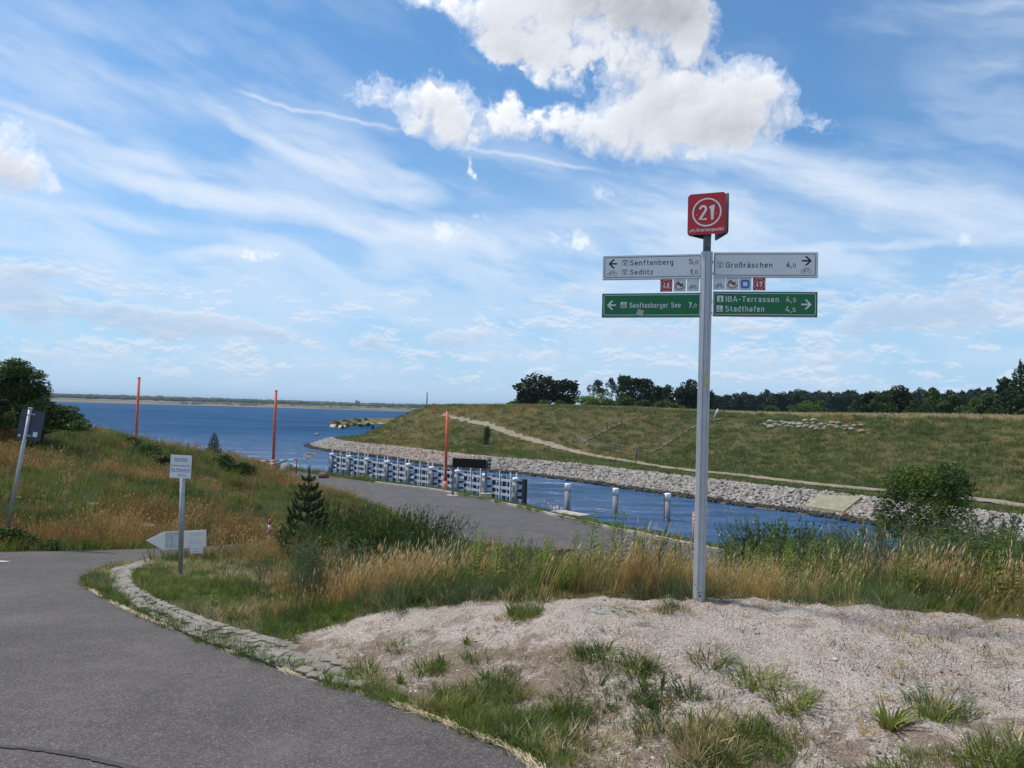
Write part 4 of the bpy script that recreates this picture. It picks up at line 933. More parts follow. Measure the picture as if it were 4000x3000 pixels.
    mb = MB(); poly(mb, [(Xg(458), Zg(520, 1300)), (Xg(585), Zg(520, 1300)), (Xg(585), Zg(520, 1180)), (Xg(458), Zg(520, 1180))]); mb.build('bathing_symbol', M_PRINTW, p)
    mb = MB(); cz = Zg(520, 1300); s = Xg(585) - Xg(458); x0 = Xg(458); yy = -0.0022
    for q in (0.12, 0.24, 0.36): ribbon(mb, [(x0 + s * (0.06 + 0.88 * k / 8), cz + s * (q + 0.02 * (-1) ** k)) for k in range(9)], s * 0.055, yy)
    ribbon(mb, [(x0 + s * 0.15, cz + s * 0.47), (x0 + s * 0.5, cz + s * 0.56), (x0 + s * 0.72, cz + s * 0.72), (x0 + s * 0.88, cz + s * 0.5)], s * 0.09, yy); poly(mb, circ(x0 + s * 0.47, cz + s * 0.72, s * 0.08, 12), yy)
    mb.build('bathing_symbol', M_INK, p)
    mb = MB(); cap = Zg(1200, 1185) - Zg(1200, 1292)
    word('lettering', M_PRINTW, p, 'Senftenberger See', Xg(643), Xg(1692), Zg(1200, 1293), cap); word('lettering', M_PRINTW, p, '7,', Xg(1855), Xg(1945), Zg(1900, 1287), cap); word('lettering', M_PRINTW, p, '0', Xg(1962), Xg(2012), Zg(1990, 1285), cap * 0.72)
    mb = MB(); mb.box((0, 0, 0), (0.050, 0.0012, 0.050)); mb.build('sticker', paint('old_sticker', (0.46, 0.49, 0.48), 0.6, 0, 0.12, 60, ((0.34, 0.38, 0.37), 0.56)), p, (Xg(865), -0.0022, Zg(865, 1398)), (0, R(20), 0))
    # route plates
    def plate(x0, z1, kind, num=None, SS=0.100 * S):
        z0 = z1 - SS; mb = MB(); mb.box((x0 + SS / 2, 0.014, (z0 + z1) / 2), (SS - 0.002, 0.003, SS), bev=0.0006)
        q = mb.build('route_plate', M_RED if kind == 'num' else M_WHITE, t, o, (0, 0, ang)); yy = 0.0115; cx, cz = x0 + SS / 2, z0 + SS / 2
        q['label'] = {'num': 'red plate numbered %s' % num, 'cup': 'white plate with red and brown swirl emblem', 'bike': 'white plate with bicycle emblem', 'blue': 'white plate with rounded blue square emblem'}[kind]
        if kind == 'num':
            mb = MB(); ribbon(mb, circ(cx, cz, SS * 0.44, 36), SS * 0.028, yy, True); word('number', M_PRINTW, q, num, cx - SS * 0.25, cx + SS * 0.25, cz - SS * 0.25, SS * 0.50, 1.15, yy); mb.build('ring', M_PRINTW, q)
        elif kind == 'blue':
            mb = MB(); frame(mb, x0 + SS * 0.06, z0 + SS * 0.06, x0 + SS * 0.94, z0 + SS * 0.94, 0.001, SS * 0.012, yy); mb.build('border', M_INK, q)
            mb = MB(); n = 24; oo = rrect(x0 + SS * 0.15, z0 + SS * 0.15, x0 + SS * 0.85, z0 + SS * 0.85, SS * 0.18); ii = rrect(x0 + SS * 0.32, z0 + SS * 0.32, x0 + SS * 0.68, z0 + SS * 0.68, SS * 0.01); n = len(oo)
            mb.add([(a, yy, b) for a, b in oo] + [(a, yy, b) for a, b in ii], [(k, (k + 1) % n, n + (k + 1) % n, n + k) for k in range(n)]); mb.build('emblem', M_BLUE, q)
        elif kind == 'bike':
            mb = MB(); bicycle(mb, x0 + SS * 0.16, x0 + SS * 0.84, z0 + SS * 0.16, SS * 0.026, y=yy); mb.build('emblem', M_INK, q)
        else:
            mb = MB(); frame(mb, x0 + SS * 0.06, z0 + SS * 0.06, x0 + SS * 0.94, z0 + SS * 0.94, 0.001, SS * 0.012, yy); mb.build('border', M_INK, q)
            mb = MB(); ribbon(mb, [(cx + SS * 0.34 * math.cos(R(a)), cz - SS * 0.12 + SS * 0.22 * math.sin(R(a)) + SS * 0.02) for a in range(150, 380, 15)], SS * 0.10, yy); mb.build('emblem', M_BROWNP, q)
            mb = MB(); poly(mb, [(cx - SS * 0.06, cz + SS * 0.14), (cx + SS * 0.30, cz + SS * 0.16), (cx + SS * 0.22, cz - SS * 0.12), (cx + SS * 0.02, cz - SS * 0.10)], yy - 0.0004); mb.build('emblem', M_OLIVEP, q)
            mb = MB(); ribbon(mb, [(cx - SS * 0.30, cz + SS * 0.02), (cx - SS * 0.22, cz + SS * 0.22), (cx - SS * 0.12, cz + SS * 0.26), (cx - SS * 0.02, cz + SS * 0.12), (cx - SS * 0.16, cz + SS * 0.04)], SS * 0.11, yy - 0.0008); mb.build('emblem', M_REDP, q)
    plate(X(1283), -0.003, 'num', '48'); plate(X(1556), -0.003, 'cup'); plate(X(1822), -0.003, 'bike')
    # right pair
    o, ang, Wd = sign_group(1541.5, pY + 0.0, 1767.0, pY - 0.11, 598.6, 602.2)
    S = Wd / 0.8; kx = Wd / 2025.0; h = 0.2 * S
    Xr = lambda x: (x - 128) * kx
    def Zr(x, v): b = 612 + (x - 128) / 2022 * 20; tp = 137 - (x - 128) / 2022 * 4; return (b - v) / (b - tp) * h
    p = panel('white_direction_sign', 'white sign for Großräschen, pointing right', 0, h, M_WHITE)
    mb = MB(); frame(mb, Xr(142), 0.014, Xr(2110), h - 0.013, 0.014, 0.0042); mb.build('border', M_INK, p)
    mb = MB(); arrow(mb, Xr(1838), Xr(2030), Zr(1930, 395), Zr(1930, 212), 0.0125, False); mb.build('arrow', M_INK, p)
    mb = MB(); bicycle(mb, Xr(1825), Xr(2028), Zr(1930, 550)); mb.build('bicycle_symbol', M_INK, p)
    mb = MB(); station(mb, Xr(193), Xr(315), Zr(250, 437), Zr(250, 317)); mb.build('station_symbol', M_INK, p)
    mb = MB(); cap = Zr(800, 325) - Zr(800, 432)
    word('lettering', M_INK, p, 'Großräschen', Xr(362), Xr(1275), Zr(800, 434), cap); word('lettering', M_INK, p, '6,', Xr(1548), Xr(1655), Zr(1600, 434), cap); word('lettering', M_INK, p, '0', Xr(1672), Xr(1724), Zr(1700, 434), cap * 0.72)
    zg = -0.114 * S - h
    def Zh(x, v): b = 1368 + (x - 105) / 2020 * 22; tp = 898 + 0 * x; return zg + (b - v) / (b - tp) * h
    Xh = lambda x: (x - 112) * kx
    p = panel('green_direction_sign', 'green sign for IBA-Terrassen and Stadthafen, pointing right', zg, zg + h, M_GREEN)
    mb = MB(); frame(mb, Xh(120), zg + 0.014, Xh(2100), zg + h - 0.013, 0.014, 0.0046); mb.build('border', M_PRINTW, p)
    mb = MB(); arrow(mb, Xh(1825), Xh(2022), Zh(1930, 1237), Zh(1930, 1050), 0.0125, False); mb.build('arrow', M_PRINTW, p)
    for (xa, xb, va, vb, nm) in ((187, 310, 1098, 980, 'information_symbol'), (180, 303, 1283, 1165, 'anchor_symbol')):
        mb = MB(); poly(mb, [(Xh(xa), Zh(250, va)), (Xh(xb), Zh(250, va)), (Xh(xb), Zh(250, vb)), (Xh(xa), Zh(250, vb))]); mb.build(nm, M_PRINTW, p)
        mb = MB(); s = Xh(xb) - Xh(xa); x0, z0 = Xh(xa), Zh(250, va); yy = -0.0022
        if nm[0] == 'i':
            poly(mb, circ(x0 + s * 0.5, z0 + s * 0.8, s * 0.10, 12), yy); poly(mb, [(x0 + s * 0.42, z0 + s * 0.16), (x0 + s * 0.62, z0 + s * 0.16), (x0 + s * 0.62, z0 + s * 0.64), (x0 + s * 0.42, z0 + s * 0.64)], yy)
            poly(mb, [(x0 + s * 0.32, z0 + s * 0.10), (x0 + s * 0.72, z0 + s * 0.10), (x0 + s * 0.72, z0 + s * 0.18), (x0 + s * 0.32, z0 + s * 0.18)], yy - 0.0003)
        else:
            ribbon(mb, [(x0 + s * 0.5, z0 + s * 0.15), (x0 + s * 0.5, z0 + s * 0.78)], s * 0.07, yy); ribbon(mb, circ(x0 + s * 0.5, z0 + s * 0.83, s * 0.06, 10), s * 0.03, yy, True)
            ribbon(mb, circ(x0 + s * 0.5, z0 + s * 0.46, s * 0.32, 12, R(200), R(340)), s * 0.07, yy)
            for sg in (-1, 1): poly(mb, [(x0 + s * (0.5 + sg * 0.40), z0 + s * 0.28), (x0 + s * (0.5 + sg * 0.24), z0 + s * 0.36), (x0 + s * (0.5 + sg * 0.36), z0 + s * 0.50)], yy)
        mb.build(nm, M_INK, p)
    mb = MB(); cap = Zh(800, 988) - Zh(800, 1097)
    word('lettering', M_PRINTW, p, 'IBA-Terrassen', Xh(357), Xh(1392), Zh(800, 1098), cap); word('lettering', M_PRINTW, p, 'Stadthafen', Xh(352), Xh(1112), Zh(700, 1282), cap)
    for v, dx_ in ((1100, 0), (1288, -6)): word('lettering', M_PRINTW, p, '4,', Xh(1530 + dx_), Xh(1648 + dx_), Zh(1600, v), cap); word('lettering', M_PRINTW, p, '5', Xh(1664 + dx_), Xh(1720 + dx_), Zh(1690, v), cap * 0.74)
    plate(Xr(122), -0.003, 'bike'); plate(Xr(376), -0.003, 'cup'); plate(Xr(630), -0.003, 'blue'); plate(Xr(903), -0.003, 'num', '49')
    # clamps that carry the arms
    mb = MB()
    for v in (565, 590, 650, 675): c = d * ((1295 - v) / 750 * Lp); mb.box(c + Vector((0, 0.022, 0)), (0.112, 0.024, 0.022), bev=0.003)
    mb.build('bracket', M_ALU, t)
    # the number cube: three plates round the pole top
    ct = at_y(1530, 470, pY) - base; Rad = 0.174; cz0, cz1 = at_y(1526, 511.0, pY)[2] - base[2], at_y(1526, 423.5, pY)[2] - base[2]
    A = [R(-97), R(143), R(23)]; C3 = [Vector((ct[0] + Rad * math.sin(a), ct[1] + Rad * math.cos(a), 0)) for a in A]
    for i, (a, b) in enumerate(((0, 1), (1, 2), (2, 0))):
        A0, B0 = C3[a], C3[b]; w = (B0 - A0).length; A0 = A0 + (Vector((0.022, 0, 0)) if i == 1 else Vector((0, 0, 0))); B0 = B0 + (Vector((0.030, 0, 0)) if i == 1 else Vector((0, 0, 0))); an = math.atan2((B0 - A0).y, (B0 - A0).x); hh = cz1 - cz0
        mb = MB(); mb.prism(rrect(0.004, 0, w - 0.004, hh, 0.028, 6), 0.003)
        q = mb.build('number_plate', M_RED if i == 0 else M_PLATEBACK, t, (A0.x, A0.y, cz0), (0, 0, an)); q['label'] = 'red plate with number 21 facing the path' if i == 0 else 'dark side plate of the number cube'
        if i == 0:
            mb = MB(); cx, cz = w * 0.505, hh * 0.535; ribbon(mb, circ(cx, cz, w * 0.358, 48), w * 0.041, -0.0012, True); mb.build('ring', M_PRINTW, q)
            mb = MB(); word('number', M_PRINTW, q, '21', cx - w * 0.195, cx + w * 0.175, cz - w * 0.205, w * 0.405, 1.05)
            mb = MB(); word('lettering', M_PRINTW, q, 'Knotenpunkt', w * 0.255, w * 0.94, hh * 0.072, w * 0.088, 1.2)
            mb = MB(); bicycle(mb, w * 0.06, w * 0.225, hh * 0.062, 0.0022); mb.build('bicycle_symbol', M_PRINTW, q)
            mb = MB()
            for sx in (-0.25, 0.245): mb.tube([(cx + w * sx, -0.004, cz - w * 0.06), (cx + w * sx, 0, cz - w * 0.06)], 0.004, 8)
            mb.build('screw', M_ALU, q)
        else:
            fb = MB(); fb.add([(x, 0.0034 if False else -0.0004, z) for x, z in rrect(0.005, 0.001, w - 0.005, hh - 0.001, 0.027, 6)], [tuple(range(24))]); fb.build('face', M_RED, q)
    mb = MB()
    for z in (cz0 + 0.05, cz1 - 0.05):
        for c in C3:
            c2 = Vector((ct[0], ct[1], 0)); mb.box(((c2.x + c.x * 0.3 + c2.x * -0.3), (c2.y + c.y * 0.3 + c2.y * -0.3), z), (0.02, 0.02, 0.02))
    mb.tube([(ct[0], ct[1], cz0), (ct[0], ct[1], cz1 - 0.03)], 0.028, 12); mb.build('bracket', M_DARKST, t)
    return t
build_signpost()

# ------------------------------------------------------------------ small signs near the junction
def on_ground(u, v, Y):
    """point under the pixel column at depth Y, standing on the terrain"""
    p = at_y(u, v, Y); return np.array([p[0], p[1], H(p[0], p[1])[0]])
def private_sign():
    Y = 11.5; b = at_y(389.5, 1240, Y); b[2] = H(b[0], b[1])[0] - 0.03; tp = at_y(395.5, 985, Y)
    t = empty('private_road_sign', b, label='small white square sign reading PRIVATWEG on a grey steel pole beside the road', cat='sign')
    d = Vector(tp - b); mb = MB(); mb.tube([(0, 0, 0), d], 0.036, 16); mb.build('pole', M_GALV, t)
    w = (at_y(417, 1000, Y) - at_y(370, 1000, Y))[0]; h = (at_y(393, 982, Y) - at_y(393, 1031.5, Y))[2]; c = at_y(393.2, 1007.5, Y) - b
    mb = MB(); mb.box((0, 0, 0), (w, 0.006, h), bev=0.0015); p = mb.build('plate', M_WHITE2, t, (c[0], c[1] - 0.044, c[2]), (0, R(1.0), R(-4)))
    X = lambda x: ((x - 395) / 260 - 0.5) * w; Z = lambda v: (0.5 - (v - 115) / 272) * h; y = -0.0042
    mb = MB(); text(mb, 'PRIVATWEG', X(445), X(603), Z(181), h * 0.115, 0.0, y); ribbon(mb, [(X(445), Z(189)), (X(603), Z(189))], h * 0.014, y)
    text(mb, 'Nutzung auf eigene Gefahr!', X(409), X(645), Z(247), h * 0.068, 0.0, y); text(mb, 'Kein Winterdienst!', X(409), X(643), Z(301), h * 0.11, 0.0, y); ribbon(mb, [(X(409), Z(312)), (X(643), Z(312))], h * 0.014, y)
    for x in (412, 634): poly(mb, circ(X(x), Z(262), 0.005, 8), y)
    mb.build('lettering', M_INK, p)
    mb = MB(); ribbon(mb, circ(X(508), Z(350), h * 0.045, 14, R(-120), R(60)), h * 0.028, y); mb.build('logo', M_BLUE, p)
    mb = MB(); ribbon(mb, circ(X(508), Z(350), h * 0.045, 14, R(60), R(240)), h * 0.022, y); mb.build('logo', paint('logo_green', (0.2, 0.5, 0.3)), p)
    mb = MB(); ribbon(mb, [(X(526), Z(349)), (X(600), Z(350))], h * 0.02, y); ribbon(mb, [(X(526), Z(367)), (X(636), Z(369))], h * 0.008, y); mb.build('logo', M_CHIM, p)
    mb = MB()
    for z in (0.36, 0.30): mb.tube([Vector(d) * (1 - z) + Vector((0.008, -0.037, 0)), Vector(d) * (1 - z) + Vector((0.008, -0.041, 0))], 0.006, 8)
    mb.build('screw', M_INK, t)
private_sign()
def cafe_arrow():
    Y = 12.0; L = at_y(315, 1166, Y); b = on_ground(380, 1240, Y)
    t = empty('arrow_board', b, label='white arrow-shaped plastic board on wire stakes, pointing left behind the PRIVATWEG pole', cat='sign')
    k = lambda u, v: at_y(u, v, Y) - b
    pts = [k(315, 1167), k(350, 1187.5), k(445, 1181), k(445.5, 1144.5), k(353, 1149)]
    mb = MB(); pp = [(p[0], p[2]) for p in pts]; y = float(k(380, 1166)[1]); mb.prism(pp, 0.008); p = mb.build('board', M_CORO, t, (0, y, 0))
    mb = MB(); q = [(k(u, v)[0], k(u, v)[2]) for u, v in ((357, 1184), (396, 1182), (396, 1148), (357, 1150))]; poly(mb, q, -0.0012); mb.build('show_through_panel', M_CORO2, p)
    mb = MB(); c = k(366, 1170); poly(mb, circ(c[0], c[2], 0.035, 12, R(180), R(360)), -0.0024); ribbon(mb, [(c[0], c[2]), (c[0], c[2] + 0.04)], 0.01, -0.0024)
    c = k(381, 1167); poly(mb, [(c[0] + a * 0.055, c[2] + bb * 0.075) for a, bb in ((-.5, -1), (.5, -1), (1, -.3), (.7, .6), (.2, 1), (-.2, 1), (-.7, .6), (-1, -.3))], -0.0024); ribbon(mb, circ(c[0] + 0.07, c[2] + 0.01, 0.025, 10, R(-90), R(90)), 0.012, -0.0024)
    mb.build('cup_and_pot_picture', M_CORO3, p)
    mb = MB()
    for v, a, bb in ((1153, 408, 438), (1157, 410, 434), (1165, 412, 428), (1169.5, 408, 440), (1174, 409, 438)): A, B = k(a, v), k(bb, v - 1); ribbon(mb, [(A[0], A[2]), (B[0], B[2])], 0.012, -0.0012)
    mb.build('show_through_lines', M_CORO3, p)
    mb = MB(); 
    for u in (369, 410):
        A = k(u, 1160); G = k(u - 1.5, 1240); G[2] = -0.06; mb.tube([Vector((A[0], y - 0.006, A[2])), Vector((G[0], y - 0.006, G[2]))], 0.0035, 6)
    A, B = k(369, 1188.6), k(409, 1188); mb.tube([(A[0], y - 0.006, A[2]), (B[0], y - 0.006, B[2])], 0.003, 6); mb.build('wire_stake', M_GALV, t)
    mb = MB(); A, B = k(411.5, 1194.5), k(438.5, 1182); w, h = abs(B[0] - A[0]), abs(B[2] - A[2]); mb.box(((A[0] + B[0]) / 2, y - 0.012, (A[2] + B[2]) / 2), (w, 0.003, h)); q = mb.build('paper_note', M_WHITE2, t)
    mb = MB(); cx, cz = (A[0] + B[0]) / 2, (A[2] + B[2]) / 2
    for dx in np.linspace(-0.3, 0.3, 8): ribbon(mb, [(cx + dx * w, cz - h * 0.34), (cx + (dx + 0.035) * w, cz - h * 0.12)], 0.006, y - 0.0146)
    for dx in np.linspace(-0.12, 0.2, 6): ribbon(mb, [(cx + dx * w, cz + h * 0.12), (cx + (dx + 0.02) * w, cz + h * 0.26)], 0.004, y - 0.0146)
    mb.build('scribble', paint('faded_red', (0.5, 0.22, 0.22)), q)
cafe_arrow()
def leaning_sign():
    Y = 15.6; b = on_ground(10, 1150, Y); b[2] -= 0.05; t = empty('leaning_road_sign', b, label='leaning grey road sign seen from behind, at the left edge of the grass hill', cat='sign')
    tp = at_y(65.5, 883, Y) - b; b0 = Vector((0, 0, 0)); d = Vector(tp); mb = MB(); mb.tube([b0, d], 0.035, 16); mb.build('pole', M_GALV, t); d0 = d.normalized()
    mb = MB(); mb.tube([d, d + d0 * 0.02], 0.045, 12); mb.tube([d * 0.955 + Vector((0, 0.04, 0)), d * 0.955 + Vector((0, -0.04, 0))], 0.018, 8); mb.build('pole_cap', M_GALV, t)
    w = 0.44; h = 0.60; c = (at_y(64, 918, Y) - b); lean = math.atan2(d.x, d.z)
    mb = MB(); mb.prism(rrect(-w / 2, -h / 2, w / 2, h / 2, 0.03), 0.004); p = mb.build('plate', M_PLATEBACK, t, (c[0], c[1] + 0.042, c[2]), (0, lean, R(14)))
    mb = MB()
    for z in (0.22, -0.22): mb.box((0, -0.02, z), (0.10, 0.05, 0.03))
    mb.build('clamp', M_GALV, p)
    mb = MB(); poly(mb, [(0.07, -0.23), (0.15, -0.23), (0.15, -0.13), (0.07, -0.13)], -0.0012); poly(mb, [(-0.19, -0.26), (-0.15, -0.26), (-0.15, -0.22), (-0.19, -0.22)], -0.0012); mb.build('sticker', M_WHITE, p)
leaning_sign()
def striped_bollard():
    Y = 18.6; b = on_ground(579.5, 1178, Y); tp = at_y(581.5, 1122, Y); h = tp[2] - b[2]
    t = empty('striped_bollard', b, label='short red and white striped marker post at the roadside', cat='bollard'); r = 0.045
    n = 5
    for k in range(n):
        mb = MB(); mb.tube([(0.02 * k / n, 0, h * k / n), (0.02 * (k + 1) / n, 0, h * (k + 1) / n)], 0.034, 14); mb.build('red_band' if k % 2 == 0 else 'white_band', M_REDOLD if k % 2 == 0 else M_WHITE, t)
striped_bollard()

# ------------------------------------------------------------------ harbour: masts, fender wall, signals
def mast(u_b, v_b, u_t, v_t, Y, r, label, zbase=None, socket=True):
    b = at_y(u_b, v_b, Y); 
    if zbase is None: zbase = H(b[0], b[1])[0] - 0.1
    tp = at_y(u_t, v_t, Y); b = np.array([b[0], b[1], zbase])
    t = empty('orange_mast', b, label=label, cat='mast', group='orange steel masts along the harbour road'); d = Vector(tp - b); L = d.length
    mb = MB(); mb.tube([d * (0.0 if not socket else 0.12), d * 0.995], r, 16); m = mb.build('tube', M_ORANGE, t)
    mb = MB(); mb.tube([d * 0.985, d], r * 1.05, 16); mb.build('rim', M_REDOLD, t)
    if socket:
        mb = MB(); mb.tube([(0, 0, 0), d * (0.95 / L * 1.0)], r * 1.95, 18); mb.build('socket', M_ORANGEF, t)
        mb = MB()
        for k in range(6):
            a = k * math.pi / 3; p = d * (1.0 / L); mb.box((p.x + math.cos(a) * r * 1.25, p.y + math.sin(a) * r * 1.25, p.z + 0.04), (r * 0.5, r * 0.5, 0.22))
        mb.build('wedge', M_REDOLD, t)
    return t
mast(961.2, 1060, 967, 885, 58.0, 0.098, 'orange mast standing beside the black display board')
mast(590, 1003, 596.5, 843, 72.0, 0.125, 'orange mast behind the red and white barrier')
mast(293, 960, 300.5, 815, 66.0, 0.108, 'leftmost orange mast, its foot hidden behind the grassy hill', zbase=-4.9)

def fender_wall():
    A = np.array([-18.3, 80.4]); B = np.array([0.72, 57.6]); t = empty('fender_wall', (A[0], A[1], WATER), label='grey and black timber fender wall on piles along the canal mouth', cat='fender wall')
    D = Vector(((B - A)[0], (B - A)[1], 0)); L = D.length; e = D.normalized(); nrm = Vector((-e.y, e.x, 0))
    if nrm.y > 0: nrm = -nrm                                     # towards the road
    ang = math.atan2(e.y, e.x); n = 8; bay = L / n
    pile = MB(); pile.tube([(0, 0, -1.2), (0, 0, 1.72)], 0.22, 20); m1 = pile.mesh('pile', M_PILE)
    wet = MB(); wet.tube([(0, 0, -1.2), (0, 0, 0.20)], 0.224, 20); m5 = wet.mesh('weed_line', M_WET)
    cap = MB(); cap.tube([(0, 0, 1.72), (0, 0, 1.93), (0, 0, 1.97)], [0.235, 0.235, 0.2], 20); m2 = cap.mesh('cap', M_WHITE2)
    band = MB(); band.tube([(0, 0, 1.44), (0, 0, 1.50)], 0.228, 20); m3 = band.mesh('band', M_WHITE2)
    lad = MB(); 
    for z in (0.1, 0.3, 0.5, 0.98, 1.16, 1.34): lad.box((0.05, -0.25, z), (0.16, 0.10, 0.03))
    lad.box((-0.02, -0.27, 0.3), (0.03, 0.05, 0.5)); lad.box((0.12, -0.27, 1.15), (0.03, 0.05, 0.46)); m4 = lad.mesh('ladder_iron', M_DARKST)
    br = MB()
    for z in (0.55, 1.0, 1.6): br.box((0.30, 0.12, z), (0.34, 0.16, 0.15))
    m6 = br.mesh('bracket', M_TIMBER)
    stick = MB(); stick.box((0.08, 0.02, 2.15), (0.07, 0.07, 0.40)); m7 = stick.mesh('marker_stick', M_WHITE2)
    plank = MB(); plank.box((0, 0, 0.66), (0.27, 0.10, 2.42)); mp = plank.mesh('plank', M_TIMBER)
    post = MB(); post.box((0, 0, 0.85), (0.07, 0.05, 2.9)); mq = post.mesh('white_post', M_WHITE2)
    rails = []
    for z in (0.52, 1.02, 1.62): r = MB(); r.box((0, 0, z), (bay - 0.02, 0.08, 0.20), bev=0.01); rails.append(r.mesh('rail', M_RAIL))
    # unit normal side: local -y points to the road
    sgn = 0
    for i in range(n + 1):
        c = e * (bay * i) + nrm * 0.34
        for nm, me in (('pile', m1), ('weed_line', m5), ('cap', m2), ('band', m3), ('ladder_iron', m4), ('bracket', m6), ('marker_stick', m7)): ob(nm, me, t, c, (0, 0, ang))
    for i in range(n):
        c = e * (bay * (i + 0.5))
        for me in rails: ob('rail', me, t, c, (0, 0, ang))
        for f in (-0.34, -0.17, 0.0, 0.17, 0.34): ob('plank', mp, t, c + e * (bay * f) - nrm * 0.10, (0, 0, ang))
        for f in (-0.10, 0.25): ob('white_post', mq, t, c + e * (bay * f) + nrm * 0.075, (0, 0, ang))
    eb = MB(); eb.box((0, 0, 0.35), (0.30, 0.26, 3.1)); eb.build('end_post', M_TIMBER, t, e * (L + 0.75) + nrm * 0.1, (0, 0, ang))
    eb = MB()
    for z in (0.52, 1.02, 1.62): eb.box((0, 0, z), (0.5, 0.10, 0.18))
    eb.build('end_bracket', M_TIMBER, t, e * (L + 0.42) + nrm * 0.1, (0, 0, ang))
fender_wall()

def mooring_piles():
    info = [((1224.5, 1102), 54.3, 1.93, 'mooring pile with white cap nearest the warning tape', False), ((1328, 1109.5), 53.2, 1.80, 'middle mooring pile of the three in the canal, white cap', False), ((1440.5, 1122), 50.9, 1.78, 'rightmost white-capped mooring pile, a dark cable down its left side', True)]
    for (u, v), Y, h, lab, cable in info:
        p = at_y(u, v, Y); p[2] = WATER; t = empty('mooring_pile', p, label=lab, cat='mooring pile', group='white-capped mooring piles in the canal')
        mb = MB(); mb.tube([(0.02, 0, -1.0), (0.03, 0, h - 0.48)], 0.197, 24); mb.build('shaft', M_PILE, t)
        mb = MB(); mb.tube([(0.02, 0, -1.0), (0.02, 0, 0.10)], 0.202, 24); mb.build('weed_line', M_WET, t)
        mb = MB(); mb.tube([(0.03, 0, h - 0.48), (0.03, 0, h - 0.03), (0.03, 0, h)], [0.21, 0.21, 0.19], 24); mb.build('cap', M_WHITE2, t)
        if cable: mb = MB(); mb.tube([(-0.20, -0.05, -0.5), (-0.19, -0.05, h - 0.1)], 0.02, 8); mb.build('cable', M_INK, t)
mooring_piles()

def display_board():
    Y = 55.6; L = on_ground(978, 1065, Y); Rr = on_ground(1049, 1068, Y - 0.9); t = empty('display_board', L, label='black traffic display board between two blue-grey posts beside the canal', cat='board')
    d = Vector(Rr - L); ztop = at_y(978, 991, Y)[2] - L[2]; zb = at_y(978, 1009, Y)[2] - L[2]; e = d.normalized(); ang = math.atan2(d.y, d.x)
    for k, p in enumerate((Vector((0, 0, 0)), Vector((d.x, d.y, 0)))): mb = MB(); mb.box((0, 0, ztop / 2 - 0.02), (0.14, 0.14, ztop + 0.04), bev=0.01); mb.build('post', M_POSTG, t, p, (0, 0, ang))
    mb = MB(); w = math.hypot(d.x, d.y); mb.box((w / 2, -0.11, (zb + ztop) / 2 + 0.05), (w + 0.02, 0.16, ztop - zb + 0.05), bev=0.01); mb.build('panel', M_BOARD, t, (0, 0, 0), (0, 0, ang))
    mb = MB(); mb.tube([(0.12, -0.1, zb + 0.1), (0.14, -0.1, zb - 0.05), (0.12, -0.08, zb - 0.14), (0.0, -0.02, zb - 0.15)], 0.022, 8); mb.build('cable', M_INK, t)
    mb = MB(); mb.box((0, 0, 0.02), (0.9, 0.7, 0.10), bev=0.01); mb.build('base_slab', M_CONC, t, (0, 0, 0), (0, 0, ang))
    mb = MB(); mb.tube([(0, 0, -0.3), (0, 0, 0.36)], 0.46, 28); mb.tube([(0, 0, 0.36), (0, 0, 0.42)], 0.48, 28); mb.build('concrete_ring', M_CONC, t, (d.x, d.y, -0.05))
    # signal
    p = at_y(1056.5, 1000, Y - 1.0); s = empty('ship_signal', (p[0], p[1], p[2]), label='three-lamp ship signal seen from behind, beside the black display board', cat='signal light')
    mb = MB(); mb.box((0, 0.05, 0), (0.26, 0.05, 0.80), bev=0.02); mb.build('backplate', M_INK, s)
    for z in (0.26, 0, -0.26):
        mb = MB(); mb.tube([(0.02, 0.03, z), (0.02, -0.05, z), (0.02, -0.13, z)], [0.12, 0.12, 0.07], 14); mb.build('lamp_housing', M_GREENOLD, s)
        mb = MB(); mb.tube([(0.02, 0.08, z), (0.02, 0.26, z - 0.02)], 0.13, 14, False); mb.build('visor', M_INK, s)
    mb = MB(); mb.box((-0.17, 0.02, 0), (0.16, 0.04, 0.05)); mb.build('bracket', M_POSTG, s)
display_board()

def barrier():
    Y = 69.5; k = lambda u, v: at_y(u, v, Y)
    A = on_ground(553.5, 1012, Y); t = empty('swing_barrier', A, label='low red and white swing barrier across the lower road end', cat='barrier')
    g = lambda u, v: Vector(k(u, v) - A)
    for u, vt in ((553.5, 995.5), (641, 991.5), (628.5, 1001)):
        a = g(u, vt); mb = MB(); mb.tube([(a.x, a.y, -0.1), (a.x, a.y, a.z)], 0.065, 12); mb.build('post', M_REDOLD if u != 628.5 else M_RUST, t)
    n = 9; P0, P1 = g(553.5, 996.5), g(644, 992.5)
    for i in range(n): mb = MB(); mb.tube([P0.lerp(P1, i / n), P0.lerp(P1, (i + 1) / n)], 0.05, 10); mb.build('rail_section', M_REDOLD if i % 2 == 0 else M_WHITE, t)
    mb = MB(); mb.tube([g(555, 1013), g(618, 997)], 0.045, 10); mb.build('brace', M_RUST, t)
barrier()

